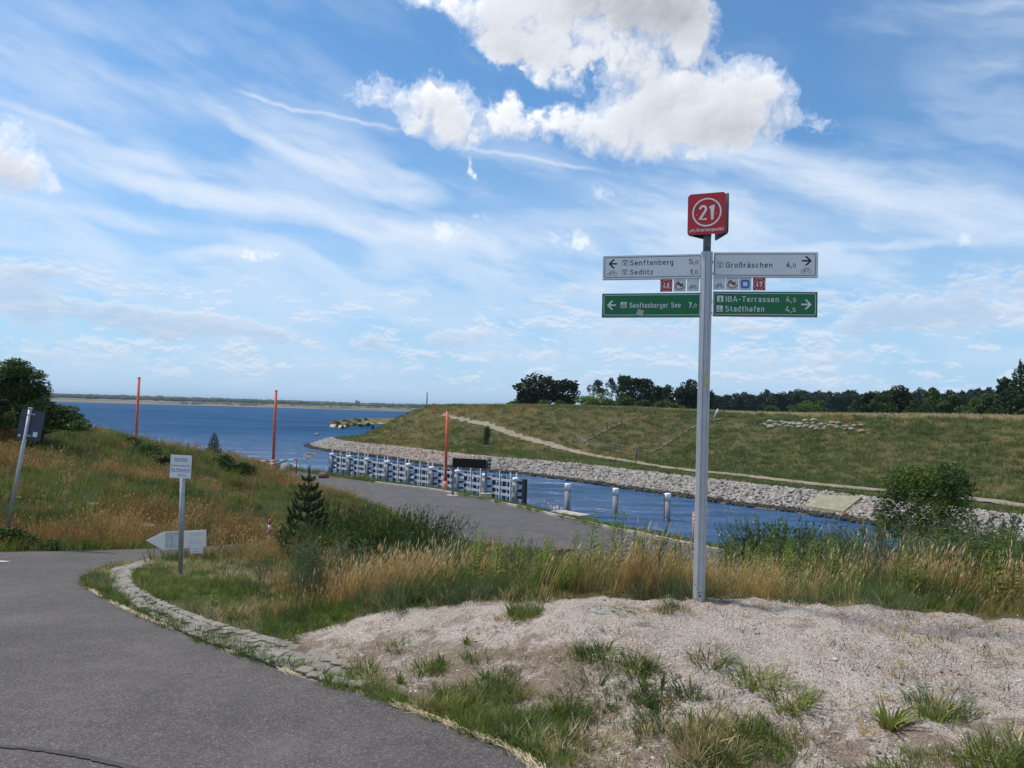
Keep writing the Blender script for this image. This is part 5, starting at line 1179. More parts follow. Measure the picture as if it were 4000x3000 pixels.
def plate_sign(u, vb, vt, Y, w, h, label, lines, red=False, name='notice_sign'):
    b = on_ground(u, vb, Y); t = empty(name, b, label=label, cat='sign'); tp = Vector(at_y(u, vt, Y) - b)
    mb = MB(); mb.tube([(0, 0, -0.1), (tp.x, 0, tp.z)], 0.035, 10); mb.build('post', M_GALV, t)
    mb = MB(); mb.box((0, 0, 0), (w, 0.02, h), bev=0.004); p = mb.build('plate', M_WHITE, t, (tp.x, -0.05, tp.z - h / 2 + 0.03))
    mb = MB(); frame(mb, -w / 2 + 0.015, -h / 2 + 0.015, w / 2 - 0.015, h / 2 - 0.015, 0.02, 0.012, -0.0115)
    for z, a, bb in lines: ribbon(mb, [(a * w, z * h), (bb * w, z * h)], h * 0.11, -0.0115)
    mb.build('print', M_CHIM, p)
    if red: mb = MB(); ribbon(mb, circ(w * 0.30, -0.02, h * 0.2, 14), 0.03, -0.0125, True); ribbon(mb, [(w * 0.22, h * 0.1), (w * 0.38, -h * 0.16)], 0.03, -0.0125); mb.build('prohibition_symbol', M_INK, p)
plate_sign(669.5, 1034, 977.5, 60.0, 0.90, 0.62, 'white notice sign on a thin post near the barrier end, round symbol at right', [(0.25, -0.3, 0.25), (-0.3, -0.3, 0.1)], True)
plate_sign(502.8, 1012, 974, 38.5, 0.37, 0.27, 'small white two-line notice on the grassy ridge by the lake', [(0.22, -0.36, 0.36), (-0.22, -0.36, 0.36)])

def tape():
    Y = 51.5; A = on_ground(1179, 1100, Y); t = empty('warning_tape', A, label='slack red and white warning tape between two thin stakes at the water edge', cat='tape')
    g = lambda u, v, y=Y: Vector(at_y(u, v, y) - A)
    for u, v, vb in ((1179, 1084, 1108), (1214, 1098, 1112), (1239, 1098, 1116)): a = g(u, v); mb = MB(); mb.tube([(a.x, a.y, a.z - 1.0 if u > 1200 else -0.3), a], 0.018, 8); mb.build('stake', M_RUST, t)
    for off in (0, 5.0, 8.0):
        pts = [(1179.5, 1085), (1186, 1090.5), (1194, 1097), (1202, 1094 + off * 0.3), (1214, 1098)]
        n = 14
        for i in range(n):
            def q(s):
                x = s * (len(pts) - 1); k = min(int(x), len(pts) - 2); f = x - k
                return g(pts[k][0] * (1 - f) + pts[k + 1][0] * f, pts[k][1] * (1 - f) + pts[k + 1][1] * f + off * math.sin(s * 3.14) * 0.7)
            a, b = q(i / n), q((i + 1) / n); mb = MB(); hh = 0.07
            mb.add([a, b, b + Vector((0, 0.02, hh)), a + Vector((0, 0.03, hh))], [(0, 1, 2, 3)])
            mb.build('tape_stripe', M_WHITE if i % 3 else M_REDOLD, t)
tape()
b = on_ground(1498, 1162, 37.5); t = empty('striped_marker_pole', b, label='pale pink and red marker pole half hidden behind the signpost', cat='pole')
tp = at_y(1498.3, 1106, 37.5) - b; mb = MB(); mb.tube([(0, 0, -0.2), (0, 0, tp[2])], 0.07, 12); mb.build('shaft', paint('pale_pink_paint', (0.55, 0.36, 0.31)), t); mb = MB()
for z in np.linspace(0.1, tp[2] - 0.05, 9): mb.tube([(0, 0, z), (0, 0, z + 0.03)], 0.078, 12)
mb.build('ring', M_REDOLD, t)

# kerb stones, slabs
def kerb():
    t = empty('kerb', (KERB[0][0], KERB[0][1], -4.7), kind='structure'); K = KERB; seg = np.hypot(*np.diff(K, axis=0).T); cum = np.concatenate([[0], np.cumsum(seg)]); L = cum[-1] + 12
    pt = lambda s: np.array([np.interp(s, cum, K[:, 0]), np.interp(s, cum, K[:, 1])]) if s <= cum[-1] else K[-1] + (k_end - K[-1]) / np.linalg.norm(k_end - K[-1]) * (s - cum[-1])
    n = int(L / 1.0); me = MB().box((0, 0, 0.0), (0.985, 0.26, 0.34), bev=0.015).mesh('kerb_stone', M_CONC)
    for i in range(n):
        a, b = pt(i * 1.0), pt(i * 1.0 + 1.0); c = (a + b) / 2; d = b - a
        ob('kerb_stone', me, t, (c[0] - K[0][0], c[1] - K[0][1], -0.02 + rng.normal(0, 0.006)), (rng.normal(0, 0.01), 0, math.atan2(d[1], d[0])))
kerb()
def slab(u, v, z, dims, rot, label, mat=M_CONC, name='concrete_slab', Y=None):
    p = at_y(u, v, Y) if Y else at_z(u, v, z); mb = MB(); mb.box((0, 0, 0), dims, bev=0.02)
    o = mb.build(name, mat, None, (p[0], p[1], H(p[0], p[1])[0] + dims[2] * 0.22), rot); return tag(o, label, 'slab')
slab(1229, 1110, -4.9, (2.6, 1.3, 0.25), (0, 0, R(-50)), 'pale concrete slab on the bank below the warning tape')
slab(1040, 1064, -4.75, (2.2, 1.0, 0.16), (0, 0, R(-50)), 'flat concrete slab beside the foot of the orange mast')
# concrete steps block in the riprap
def boat_ramp():
    c = [drape(1772, 1078), drape(1862, 1083), drape(1822, 1116), drape(1738, 1104)]
    mb = MB(); V = [np.array([p[0], p[1], p[2] + 0.34]) for p in c] + [np.array([p[0], p[1], p[2] - 0.3]) for p in c]
    mb.add(V, [(0, 3, 2, 1), (0, 1, 5, 4), (1, 2, 6, 5), (2, 3, 7, 6), (3, 0, 4, 7)])
    o = mb.build('outlet_slab', M_CONC2); tag(o, 'sloping mossy concrete slab set in the riprap of the far bank', 'slab')
boat_ramp()
# ------------------------------------------------------------------ stone work
def stone_mat(name, cols, scale=1.2, rough=0.85, rnd=1.0):
    m, N = new_mat(name); P = N.obj(); r = N.rand(); w = N.pos()
    c = N.ramp(r, [(i / (len(cols) - 1), c) for i, c in enumerate(cols)]); n = N.noise(N.v('ADD', P, N.v('SCALE', w, None, 0.3)), scale * 6, 5, 0.65)
    c = N.hsv(c, 0.5, 1.0, N.rng(n, 0.25, 0.75, 0.72, 1.2)); finish(N, c, rough, 0, N.bump(n, 0.5, 0.02), 0.2); return m
M_COBBLE = stone_mat('cobble_granite', [(0.20, 0.19, 0.165), (0.31, 0.29, 0.255), (0.26, 0.24, 0.21), (0.34, 0.325, 0.29)], 4)
M_RIP = stone_mat('riprap_stone', [(0.17, 0.165, 0.15), (0.34, 0.32, 0.295), (0.26, 0.23, 0.205), (0.43, 0.41, 0.385), (0.30, 0.285, 0.27)], 1.2)
M_RIPR = stone_mat('riprap_rusty', [(0.28, 0.15, 0.09), (0.36, 0.28, 0.22), (0.40, 0.36, 0.32), (0.32, 0.20, 0.13)], 1.2)
M_RIPW = stone_mat('riprap_wet', [(0.035, 0.035, 0.03), (0.07, 0.066, 0.055)], 1.2)
M_BOULD = stone_mat('boulder_stone', [(0.38, 0.36, 0.30), (0.36, 0.25, 0.18), (0.42, 0.40, 0.35), (0.27, 0.28, 0.27), (0.40, 0.32, 0.22)], 1.0)
M_ROCKB = stone_mat('brown_rock', [(0.16, 0.085, 0.06), (0.20, 0.11, 0.08)], 1.0)
M_ROCKG = stone_mat('grey_rock', [(0.24, 0.24, 0.22), (0.30, 0.30, 0.27)], 1.0)
M_ROCKT = stone_mat('tan_rock', [(0.22, 0.18, 0.14), (0.27, 0.23, 0.185)], 1.0)
def soil(name, a, b, scale=3.0):
    m, N = new_mat(name); P = N.pos(); n = N.noise(P, scale, 6, 0.65); n2 = N.noise(P, scale * 12, 4, 0.7)
    finish(N, N.mix(N.rng(n2, 0.4, 0.65), N.mix(N.rng(n, 0.35, 0.65), a, b), tuple(x * 0.6 for x in a)), 0.95, 0, N.bump(n2, 0.7, 0.02), 0.1); return m
M_BED = soil('gutter_bed', (0.14, 0.115, 0.09), (0.22, 0.185, 0.15), 6)
M_RUBBLE = soil('rubble_bed', (0.13, 0.12, 0.105), (0.20, 0.185, 0.165), 3)
M_GRAVEL = soil('gravel', (0.27, 0.235, 0.18), (0.35, 0.31, 0.245), 1.0)
M_SOIL = soil('bare_soil', (0.17, 0.145, 0.095), (0.23, 0.19, 0.13), 1.0)
M_SANDF = soil('pale_sand', (0.52, 0.47, 0.38), (0.62, 0.57, 0.48), 0.05)

def resample(line, n):
    line = np.asarray(line); s = np.concatenate([[0], np.cumsum(np.hypot(*np.diff(line, axis=0).T))]); t = np.linspace(0, s[-1], n)
    return np.stack([np.interp(t, s, line[:, 0]), np.interp(t, s, line[:, 1])], -1)
G_IN = smooth_line(pl([(340, 1216), (305, 1224), (286, 1236), (282, 1250), (286, 1264), (302, 1276), (352, 1301), (418, 1328), (466, 1346), (550, 1371), (616, 1391), (676, 1408), (730, 1430), (790, 1452)]), 5)
G_OUT = smooth_line(pl([(330, 1209), (268, 1222), (240, 1234), (230, 1250), (240, 1268), (268, 1292), (312, 1324), (372, 1354), (430, 1380), (496, 1402), (570, 1430), (640, 1452), (710, 1474), (785, 1488)]), 5)
def gutter():
    n = 74; a = resample(G_IN, n + 1); b = resample(G_OUT, n + 1); rows = 4
    K = 7; V = []
    for k in range(K):
        f = k / (K - 1); q = a * (1 - f) + b * f; V.append(np.stack([q[:, 0], q[:, 1], H(q[:, 0], q[:, 1]) + 0.022 - 0.02 * math.sin(f * math.pi)], -1))
    V = np.array(V); idx = np.arange(K * (n + 1)).reshape(K, n + 1); F = [(idx[k, i], idx[k, i + 1], idx[k + 1, i + 1], idx[k + 1, i]) for k in range(K - 1) for i in range(n)]
    me = mesh('gutter', V.reshape(-1, 3), F, M_BED, True)
    if me.polygons[0].normal.z < 0: me.flip_normals()
    g = tag(ob('gutter', me), kind='structure')
    kinds = []
    for s in range(6):
        bm = bmesh.new(); bmesh.ops.create_cube(bm, size=1); r = random.Random(s)
        for v in bm.verts: v.co = Vector((v.co.x * (1 + r.uniform(-.10, .10)), v.co.y * (1 + r.uniform(-.10, .10)), v.co.z * (1 + r.uniform(-.15, .1))))
        bmesh.ops.bevel(bm, geom=bm.edges[:], offset=0.085, segments=1, affect='EDGES'); me = bpy.data.meshes.new('cobblestone'); bm.to_mesh(me); bm.free(); me.materials.append(M_COBBLE); kinds.append(me)
    for row in range(rows):
        f0, f1 = row / rows, (row + 1) / rows; fc = (f0 + f1) / 2
        m = int(n * (1.0 if row else 0.9))
        for i in range(m):
            t = (i + 0.5 + rng.uniform(-.12, .12)) / m * n; k = min(int(t), n - 1); u = t - k
            A = a[k] * (1 - u) + a[k + 1] * u; B = b[k] * (1 - u) + b[k + 1] * u; p = A * (1 - fc) + B * fc; q = a[k + 1] - a[k]; al = math.atan2(q[1], q[0]); wd = np.hypot(*(B - A)) / rows; ln = np.hypot(*((a[k + 1] - a[k]) * (1 - fc) + (b[k + 1] - b[k]) * fc)) * n / m
            if rng.random() < 0.05: continue
            cross = math.atan2((B - A)[1], (B - A)[0])
            o = ob('cobblestone', kinds[rng.integers(6)], g, (p[0], p[1], H(p[0], p[1])[0] + 0.016 - 0.02 * math.sin(fc * math.pi) + rng.normal(0, 0.004)), (rng.normal(0, 0.05), rng.normal(0, 0.05), cross + rng.normal(0, 0.05)))
            o.scale = (wd * rng.uniform(0.84, 0.94), ln * rng.uniform(0.68, 0.80), 0.045)
gutter()

def offset_line(line, d):
    t = np.gradient(line, axis=0); t /= np.linalg.norm(t, axis=1)[:, None]; return line + np.stack([-t[:, 1], t[:, 0]], -1) * d * FS_SIGN
def riprap():
    F0 = FARSHORE[(FARSHORE[:, 1] > 20) & (FARSHORE[:, 1] < 160) & (FARSHORE[:, 0] < 48)]
    F0 = resample(F0, 170); mid = offset_line(F0, 1.75)
    bank = strip('riprap_bank', mid, 4.6, M_RUBBLE, 0.05, rough=0.1)
    kinds = [rock_mesh('stone', s, M_RIP, 0.62, 1, 0.22, 1.25) for s in range(6)]; rust = [rock_mesh('stone', s + 20, M_RIPR, 0.62, 1, 0.22, 1.25) for s in range(3)]; wetk = [rock_mesh('stone', s + 30, M_RIPW, 0.62, 1, 0.22, 1.25) for s in range(2)]
    n = 22000; t = rng.random(n) * (len(F0) - 1.001); k = t.astype(int); u = (t - k)[:, None]; P = F0[k] * (1 - u) + F0[k + 1] * u
    tn = np.gradient(F0, axis=0); tn /= np.linalg.norm(tn, axis=1)[:, None]; nn = np.stack([-tn[:, 1], tn[:, 0]], -1)[k] * FS_SIGN; s = rng.uniform(-0.5, 4.05, n) + rng.normal(0, 0.08, n); P = P + nn * s[:, None]
    z = H(P[:, 0], P[:, 1]) + 0.12; size = rng.uniform(0.19, 0.40, n) * (1 + 0.25 * (rng.random(n) < 0.1))
    Q = np.stack([P[:, 0], P[:, 1], z], -1)
    U, Vv = project(Q); vis = (U > 1160) & (U < 1880) & (s > 0) & (Vv < 1120)
    score = np.where(vis, size / P[:, 1], 0); big = np.argsort(-score)[:300]; rest = np.ones(n, bool); rest[big] = False
    rustp = np.exp(-((P[:, 1] - 104) / 12.0) ** 2) * 0.62 + 0.04 + 0.5 * np.exp(-(np.hypot(P[:, 0] - 23.6, P[:, 1] - 53.2) / 1.6) ** 2); isr = rng.random(n) < rustp
    for i in big:
        o = ob('stone', wetk[rng.integers(2)] if s[i] < 0.28 else (rust if isr[i] else kinds)[rng.integers(3 if isr[i] else 6)], bank, Q[i], (rng.normal(0, 0.35), rng.normal(0, 0.35), rng.uniform(0, 6.28))); o.scale = (size[i],) * 3
    idx = np.where(s < 0.28, 9 + rng.integers(0, 2, n), np.where(isr, 6 + rng.integers(0, 3, n), rng.integers(0, 6, n)))
    scatter('stone_rubble', Q[rest], rng.uniform(0, 6.28, rest.sum()), size[rest], [proto(m) for m in kinds + rust + wetk], idx[rest], 0.35, parent=bank)
    wet = rng.random(n) < 0.0
riprap()
pathpts = [p for p in (drape(u, v, 40) for u, v in [(958, 896), (985, 905), (1051, 919), (1100, 936), (1151, 952), (1226, 973), (1326, 993), (1426, 1009), (1501, 1019), (1604, 1029), (1729, 1044), (1909, 1062), (2104, 1081), (2212, 1095), (2330, 1112)]) if p is not None]
PATH = resample(smooth_line([p[:2] for p in pathpts], 6), 160)
strip('gravel_path', PATH, np.interp(PATH[:, 1], [50, 75, 100, 125], [1.6, 1.4, 0.8, 0.55]), M_GRAVEL, 0.10, rough=0.12)
for nm, L in (('dirt_track', [(1387, 988), (1420, 972), (1455, 950), (1501, 922), (1560, 905)]), ('dirt_track', [(1256, 957), (1300, 935), (1341, 915)])):
    q = [p for p in (drape(u, v, 40) for u, v in L) if p is not None]
    strip(nm, resample(smooth_line([p[:2] for p in q], 5), 50), 0.45, M_SOIL, 0.10, rough=0.08)

# boulders on the far hillside
def boulders():
    Z = [(187, 184, 28), (185, 205, 34), (262, 205, 30), (322, 190, 36), (345, 225, 56), (330, 205, 40), (400, 180, 90), (408, 265, 118), (480, 184, 66), (478, 218, 76), (545, 235, 66), (575, 184, 76), (600, 205, 60), (640, 192, 70), (660, 252, 88), (700, 205, 86), (750, 186, 66), (755, 215, 84), (725, 250, 44), (812, 192, 56),
         (830, 225, 108), (820, 258, 88), (905, 168, 84), (930, 195, 50), (915, 258, 96), (935, 225, 50), (1000, 265, 78), (1020, 240, 80), (1010, 200, 60), (1040, 168, 110), (1072, 290, 88), (1075, 255, 60), (1100, 190, 34), (1092, 220, 44), (1150, 215, 80), (1145, 180, 44), (1188, 282, 82), (1200, 205, 56), (1192, 245, 58),
         (1260, 228, 78), (1295, 190, 88), (1325, 235, 74), (1390, 205, 96), (1365, 265, 78), (1380, 180, 50), (1430, 275, 60), (1470, 240, 66), (1510, 245, 60), (1545, 265, 66), (1570, 288, 88), (1500, 290, 80), (1620, 245, 90), (1705, 235, 84), (1722, 322, 112), (300, 205, 40), (560, 220, 40)]
    kinds = [rock_mesh('boulder', 60 + s, M_BOULD, 0.62, 2, 0.13, 1.15) for s in range(6)]
    lab = {7: 'long pale boulder at the lower left of the boulder field on the far hillside', 22: 'tallest whitish boulder at the top middle of the boulder field', 53: 'flat white boulder lying alone below the right end of the boulder field', 52: 'tan boulder at the far right end of the boulder field', 30: 'pinkish round boulder lowest in the middle of the boulder field', 36: 'tan boulder beside the pinkish one in the lowest row', 6: 'white boulder at the top left of the boulder field'}
    for i, (x, v, w) in enumerate(Z):
        u_, v_ = (2900 + x / 3.687) / 1.80832, (1600 + v / 3.687) / 1.80832; p = drape(u_, v_ + 2, 40)
        if p is None: continue
        s = w / 3.687 / 1.808 / FPX * p[1]
        row = 'upper' if v < 210 else 'lower' if v > 240 else 'middle'; side = 'left part' if x < 600 else 'right part' if x > 1200 else 'middle part'
        o = ob('boulder', kinds[rng.integers(6)], None, (p[0], p[1], p[2] + s * 0.17), (rng.normal(0, .1), rng.normal(0, .1), rng.uniform(-0.3, 0.3)))
        o.scale = (s, s * rng.uniform(.7, 1), s * rng.uniform(0.85, 1.15)); tag(o, lab.get(i, 'rounded boulder in the %s row, %s of the boulder field' % (row, side)), 'boulder', 'boulders heaped on the far hillside')
boulders()
def rock(u, v, Y, w, hgt, mat, label, seed, z=None, name='boulder'):
    p = at_y(u, v, Y); zz = H(p[0], p[1])[0] if z is None else z
    o = ob(name, rock_mesh(name, seed, mat, 1.0, 3, 0.15), None, (p[0], p[1], zz + hgt * 0.2), (0, 0, seed)); o.scale = (w, w * 0.8, hgt); return tag(o, label, 'rock')
rock(699, 1024, 66.5, 0.95, 0.75, M_ROCKB, 'dark reddish brown rock on the grass at the near end of the fender wall', 3)
rock(616, 1012, 71.5, 1.25, 1.25, M_ROCKG, 'grey-green boulder standing behind the swing barrier', 5)
rock(685, 944, 176, 1.3, 0.7, M_ROCKG, 'small dark rock showing above the lake water', 8, WATER)
rock(318, 1150, 18.6, 0.46, 0.2, M_ROCKT, 'flat tan boulder in the grass just above the arrow board', 11)
rock(199, 1128, 19.5, 0.42, 0.22, M_ROCKT, 'pale hump of stone half buried in the dry grass of the hill', 13)
rock(402, 1144, 19.0, 0.32, 0.16, M_ROCKT, 'small pale stone in the grass to the right of the PRIVATWEG pole', 17)
rock(1064, 1160, 32, 0.75, 0.26, M_COBBLE, 'flat pale stone behind the dry grass at the edge of the lower road', 19)
rock(1305, 1329, 5.9, 0.24, 0.035, M_ROCKG, 'thin grey scrap of stone lying on the sand left of the signpost', 23, name='flat_stone')

# fenced planting plot on the hillside
def plot_fence():
    f = lambda X, V: (1050.9 + X * .25004, 746.7 + V * .25004)
    A = drape(*f(1287, 1050), 40); t = empty('plot_fence', A, label='wire fence with leaning braces around a planted plot on the far hillside', cat='fence')
    posts = [(755, 842, 770), (920, 782, 702), (1043, 730, 650), (1165, 690, 615), (1062, 925, 842), (892, 880, 832), (1290, 1052, 872), (1300, 975, 880), (1505, 876, 800), (1693, 776, 690), (1998, 622, 545), (1460, 590, 520), (1788, 585, 545)]
    pos = {}
    for k, (X, b, tp) in enumerate(posts):
        B = drape(*f(X, b), 40)
        if B is None: continue
        u, v = f(X, tp); T = at_y(u, v, B[1]); pos[k] = (B, T); mb = MB(); mb.tube([(B[0] - A[0], B[1] - A[1], B[2] - A[2] - 0.1), (B[0] - A[0], B[1] - A[1], T[2] - A[2])], 0.055, 8); mb.build('post', M_GALV if k in (10,) else M_RUBBLE, t)
    for (X0, V0), (X1, V1) in (((755, 772), (830, 832)), ((757, 775), (790, 836)), ((1065, 847), (1010, 912)), ((1125, 858), (1178, 932)), ((1303, 882), (1385, 940)), ((1303, 882), (1250, 955)), ((1998, 548), (1956, 640)), ((1996, 548), (1942, 615)), ((1315, 542), (1362, 602))):
        B = drape(*f(X1, V1), 40)
        if B is None: continue
        u, v = f(X0, V0); T = at_y(u, v, B[1]); mb = MB(); mb.tube([Vector(B - A), Vector(T - A)], 0.05, 8); mb.build('brace', M_WHITE if X0 in (1998,) else M_RUBBLE, t)
    for a, b in ((0, 1), (1, 2), (2, 3), (0, 5), (5, 4), (4, 7), (7, 8), (8, 9), (9, 10)):
        if a in pos and b in pos:
            for h in (0.35, 0.65, 0.97):
                P0 = pos[a][0] * (1 - h) + pos[a][1] * h - A; P1 = pos[b][0] * (1 - h) + pos[b][1] * h - A; mb = MB(); mb.tube([Vector(P0), Vector(P1)], 0.008, 4, False); mb.build('wire', M_GALV, t)
plot_fence()

# ------------------------------------------------------------------ plant building
def leafquads(C, size, rs, up=0.3, asp=1.6, out=None):
    """a bent leaf (two triangles) at every centre; returns V, F"""
    n = len(C); d = rs.normal(size=(n, 3)); d[:, 2] = d[:, 2] * 0.6 + up
    if out is not None: d = d * 0.7 + out
    d /= np.linalg.norm(d, axis=1)[:, None] + 1e-9
    q = np.cross(d, rs.normal(size=(n, 3))); q /= np.linalg.norm(q, axis=1)[:, None] + 1e-9
    s = (size * rs.uniform(0.6, 1.3, n))[:, None]
    V = np.stack([C - q * s / asp * 0.5, C + d * s * 0.55, C + q * s / asp * 0.5, C - d * s * 0.45], 1).reshape(-1, 3)
    i = np.arange(n)[:, None] * 4; F = i + np.array([[0, 3, 2, 1]]); return V, F
def shellpoints(blobs, n, rs, depth=0.45):
    """points spread through the outer part of a set of ellipsoids (x, y, z, rx, ry, rz)"""
    w = np.array([b[3] * b[5] for b in blobs]); w = w / w.sum(); out = []
    for b, k in zip(blobs, (w * n).astype(int) + 1):
        d = rs.normal(size=(k, 3)); d /= np.linalg.norm(d, axis=1)[:, None]; r = 1 - depth * rs.random(k) ** 1.7
        lump = 1 + 0.16 * np.sin(d[:, 0] * 7 + b[0] * 3) * np.cos(d[:, 1] * 6 + b[2]) + 0.12 * np.sin(d[:, 2] * 9 + b[1] * 5)
        p = d * (r * lump)[:, None] * np.array(b[3:6]) + np.array(b[:3]); out.append(p[(d[:, 2] > -0.75)])
    return np.vstack(out)
def np_mesh(name, V, F, mat, smooth=False):
    me = bpy.data.meshes.new(name); V = np.asarray(V, np.float32); F = np.asarray(F, np.int32); k = F.shape[1]
    me.vertices.add(len(V)); me.vertices.foreach_set('co', V.ravel()); me.loops.add(F.size); me.loops.foreach_set('vertex_index', F.ravel()); me.polygons.add(len(F))
    me.polygons.foreach_set('loop_start', np.arange(0, F.size, k, dtype=np.int32)); me.polygons.foreach_set('loop_total', np.full(len(F), k, np.int32))
    me.update(calc_edges=True); me.materials.append(mat); return me
def blades(name, n, h, spread, w, mat, seed, lean=0.35, segs=3, wind=(0.12, 0), head=0.0, headmat=None, headw=3.0, curl=1.0):
    rs = np.random.default_rng(seed); V = []; F = []; M = []
    for i in range(n):
        a = rs.uniform(0, 6.283); r = spread * math.sqrt(rs.random()); x, y = r * math.cos(a), r * math.sin(a); hh = h * rs.uniform(0.55, 1.1); a2 = a + rs.normal(0, 0.7)
        l = lean * rs.uniform(0.2, 1.3); dx, dy = math.cos(a2) * l + wind[0], math.sin(a2) * l + wind[1]; pa = rs.uniform(0, 3.14); px_, py_ = math.cos(pa), math.sin(pa); b = len(V); ww = w * rs.uniform(0.7, 1.3)
        for k in range(segs + 1):
            t = k / segs; c = (t ** 1.7) * hh * curl; q = ww * 0.5 * (1 - t ** 2 * 0.9) if k < segs else ww * 0.06; zz = hh * t * math.sqrt(max(0.15, 1 - (l * t * 0.8) ** 2 * 0.6)); X, Y = x + dx * c, y + dy * c
            V += [(X - px_ * q, Y - py_ * q, zz), (X + px_ * q, Y + py_ * q, zz)]
        for k in range(segs): j = b + 2 * k; F.append((j, j + 1, j + 3, j + 2)); M.append(0)
        if head and rs.random() < 0.75:
            tx, ty, tz = X, Y, zz; ux, uy = dx * 0.9, dy * 0.9; hl = head * rs.uniform(0.7, 1.2); hw = ww * headw * 0.5; b = len(V)
            V += [(tx, ty, tz - hl * 0.1), (tx + ux * hl * .3 - px_ * hw, ty + uy * hl * .3 - py_ * hw, tz + hl * .35), (tx + ux * hl, ty + uy * hl, tz + hl * 0.75), (tx + ux * hl * .3 + px_ * hw, ty + uy * hl * .3 + py_ * hw, tz + hl * .35)]
            F.append((b, b + 1, b + 2, b + 3)); M.append(1)
    me = np_mesh(name, V, F, mat); me.materials.append(headmat or mat); me.polygons.foreach_set('material_index', M); return me
L_FRESH = foliage('leaf_fresh_green', [(0.075, 0.120, 0.018), (0.125, 0.185, 0.028), (0.200, 0.235, 0.048)], 0.8)
L_BLUEG = foliage('leaf_blue_green', [(0.085, 0.125, 0.055), (0.125, 0.170, 0.080), (0.17, 0.205, 0.10)], 0.8)
L_GOLD = foliage('stem_gold', [(0.36, 0.205, 0.070), (0.47, 0.30, 0.105), (0.56, 0.40, 0.16)], 0.6, vary=0.8)
L_STRAW = foliage('stem_straw', [(0.42, 0.33, 0.17), (0.52, 0.42, 0.24), (0.58, 0.49, 0.30)], 0.6)
L_RED = foliage('stem_red_brown', [(0.21, 0.130, 0.052), (0.29, 0.190, 0.078), (0.36, 0.26, 0.11)], 0.5, vary=0.7)
L_DARK = foliage('leaf_dark_green', [(0.010, 0.028, 0.010), (0.018, 0.042, 0.013), (0.030, 0.058, 0.018)], 0.15, 0.6, 0.12)
L_MID = foliage('leaf_mid_green', [(0.028, 0.062, 0.014), (0.048, 0.092, 0.018), (0.072, 0.120, 0.026)], 0.2, 0.6, 0.2)
L_BRIGHT = foliage('leaf_bright_green', [(0.05, 0.10, 0.015), (0.078, 0.145, 0.020), (0.11, 0.18, 0.03)], 0.3, 0.55, 0.3)
L_BROOM = foliage('broom_green', [(0.036, 0.074, 0.014), (0.060, 0.112, 0.020), (0.095, 0.155, 0.028)], 1.5, 0.55, 0.2)
L_PINE = foliage('needle_green', [(0.024, 0.060, 0.020), (0.040, 0.085, 0.026), (0.060, 0.110, 0.034)], 1.0, 0.5, 0.1)
L_FARHILL = foliage('hill_green', [(0.115, 0.158, 0.045), (0.145, 0.188, 0.054), (0.195, 0.215, 0.074)], 0.11, vary=0.7)
L_RUSTT = foliage('tree_reddish', [(0.035, 0.026, 0.014), (0.05, 0.035, 0.018), (0.035, 0.036, 0.015)], 0.2, 0.7, 0.1)
M_BARK = paint('bark', (0.075, 0.058, 0.045), 0.9, 0, 0.3, 3, None, 0.2)
M_STEM = paint('green_stem', (0.085, 0.115, 0.04), 0.7, 0, 0.2, 10)
M_STEMD = paint('dark_stem', (0.06, 0.045, 0.03), 0.7, 0, 0.2, 10)

# grass clumps
P_SHORT = [proto(blades('short_grass', 22, 0.10, 0.07, 0.0055, m, s, 0.9, 2)) for s, m in ((1, L_FRESH), (2, L_FRESH), (3, L_BLUEG), (4, L_FRESH), (5, L_STRAW))]
P_MED = [proto(blades('meadow_grass', 24, 0.30, 0.09, 0.006, m, s, 0.5, 3)) for s, m in ((11, L_FRESH), (12, L_BLUEG), (13, L_FRESH))]
P_GOLD = [proto(blades('dry_grass', 20, 0.40, 0.10, 0.0038, m, s, 0.22, 3, (0.20, 0.0), 0.07, hm, 2.6)) for s, m, hm in ((21, L_GOLD, L_STRAW), (22, L_GOLD, L_GOLD), (23, L_RED, L_GOLD), (24, L_GOLD, L_STRAW))]
P_HILLG = [proto(blades('hill_grass', 26, 0.30, 0.20, 0.013, m, s, 0.6, 2)) for s, m in ((31, L_FRESH), (32, L_FRESH), (33, L_BLUEG))]
P_HILLD = [proto(blades('hill_dry_grass', 24, 0.38, 0.18, 0.011, m, s, 0.4, 2, (0.18, 0), 0.06, hm, 2.0)) for s, m, hm in ((41, L_GOLD, L_GOLD), (42, L_RED, L_RED), (43, L_RED, L_GOLD))]
P_FAR = [proto(blades('far_grass', 20, 0.36, 0.42, 0.045, m, s, 0.7, 2)) for s, m in ((51, L_FARHILL), (52, L_FARHILL), (53, L_FARHILL), (54, L_GOLD), (55, L_STRAW))]

def points_in(x0, x1, y0, y1, dens, accept):
    n = int((x1 - x0) * (y1 - y0) * dens); x = rng.uniform(x0, x1, n); y = rng.uniform(y0, y1, n); a = accept(x, y); k = rng.random(n) < a; return x[k], y[k]
def f32(*a): return [np.asarray(v, np.float32) for v in a]
def nz(x, y, s, seed, o=4): return fbm(*f32(x, y), s, o, seed, 0.55)
def off_paving(x, y, d0=0.02):
    return (poly_sd(x, y, UPPER) > d0) & (poly_sd(x, y, LOWER) > 0.25) & (seg_dist(x, y, RAMP_C)[0] > 1.5)
GUT = np.vstack([G_IN, G_OUT[::-1]])
def grass(name, x, y, protos, idx, s0, s1, tilt=0.12, zoff=-0.01, lean=None):
    n = len(x); P = np.stack([x, y, H(x, y) + zoff], -1); return scatter(name, P, rng.uniform(0, 6.28, n) if lean is None else rng.normal(0, 0.5, n), rng.uniform(s0, s1, n), protos, idx, tilt, lean=lean)

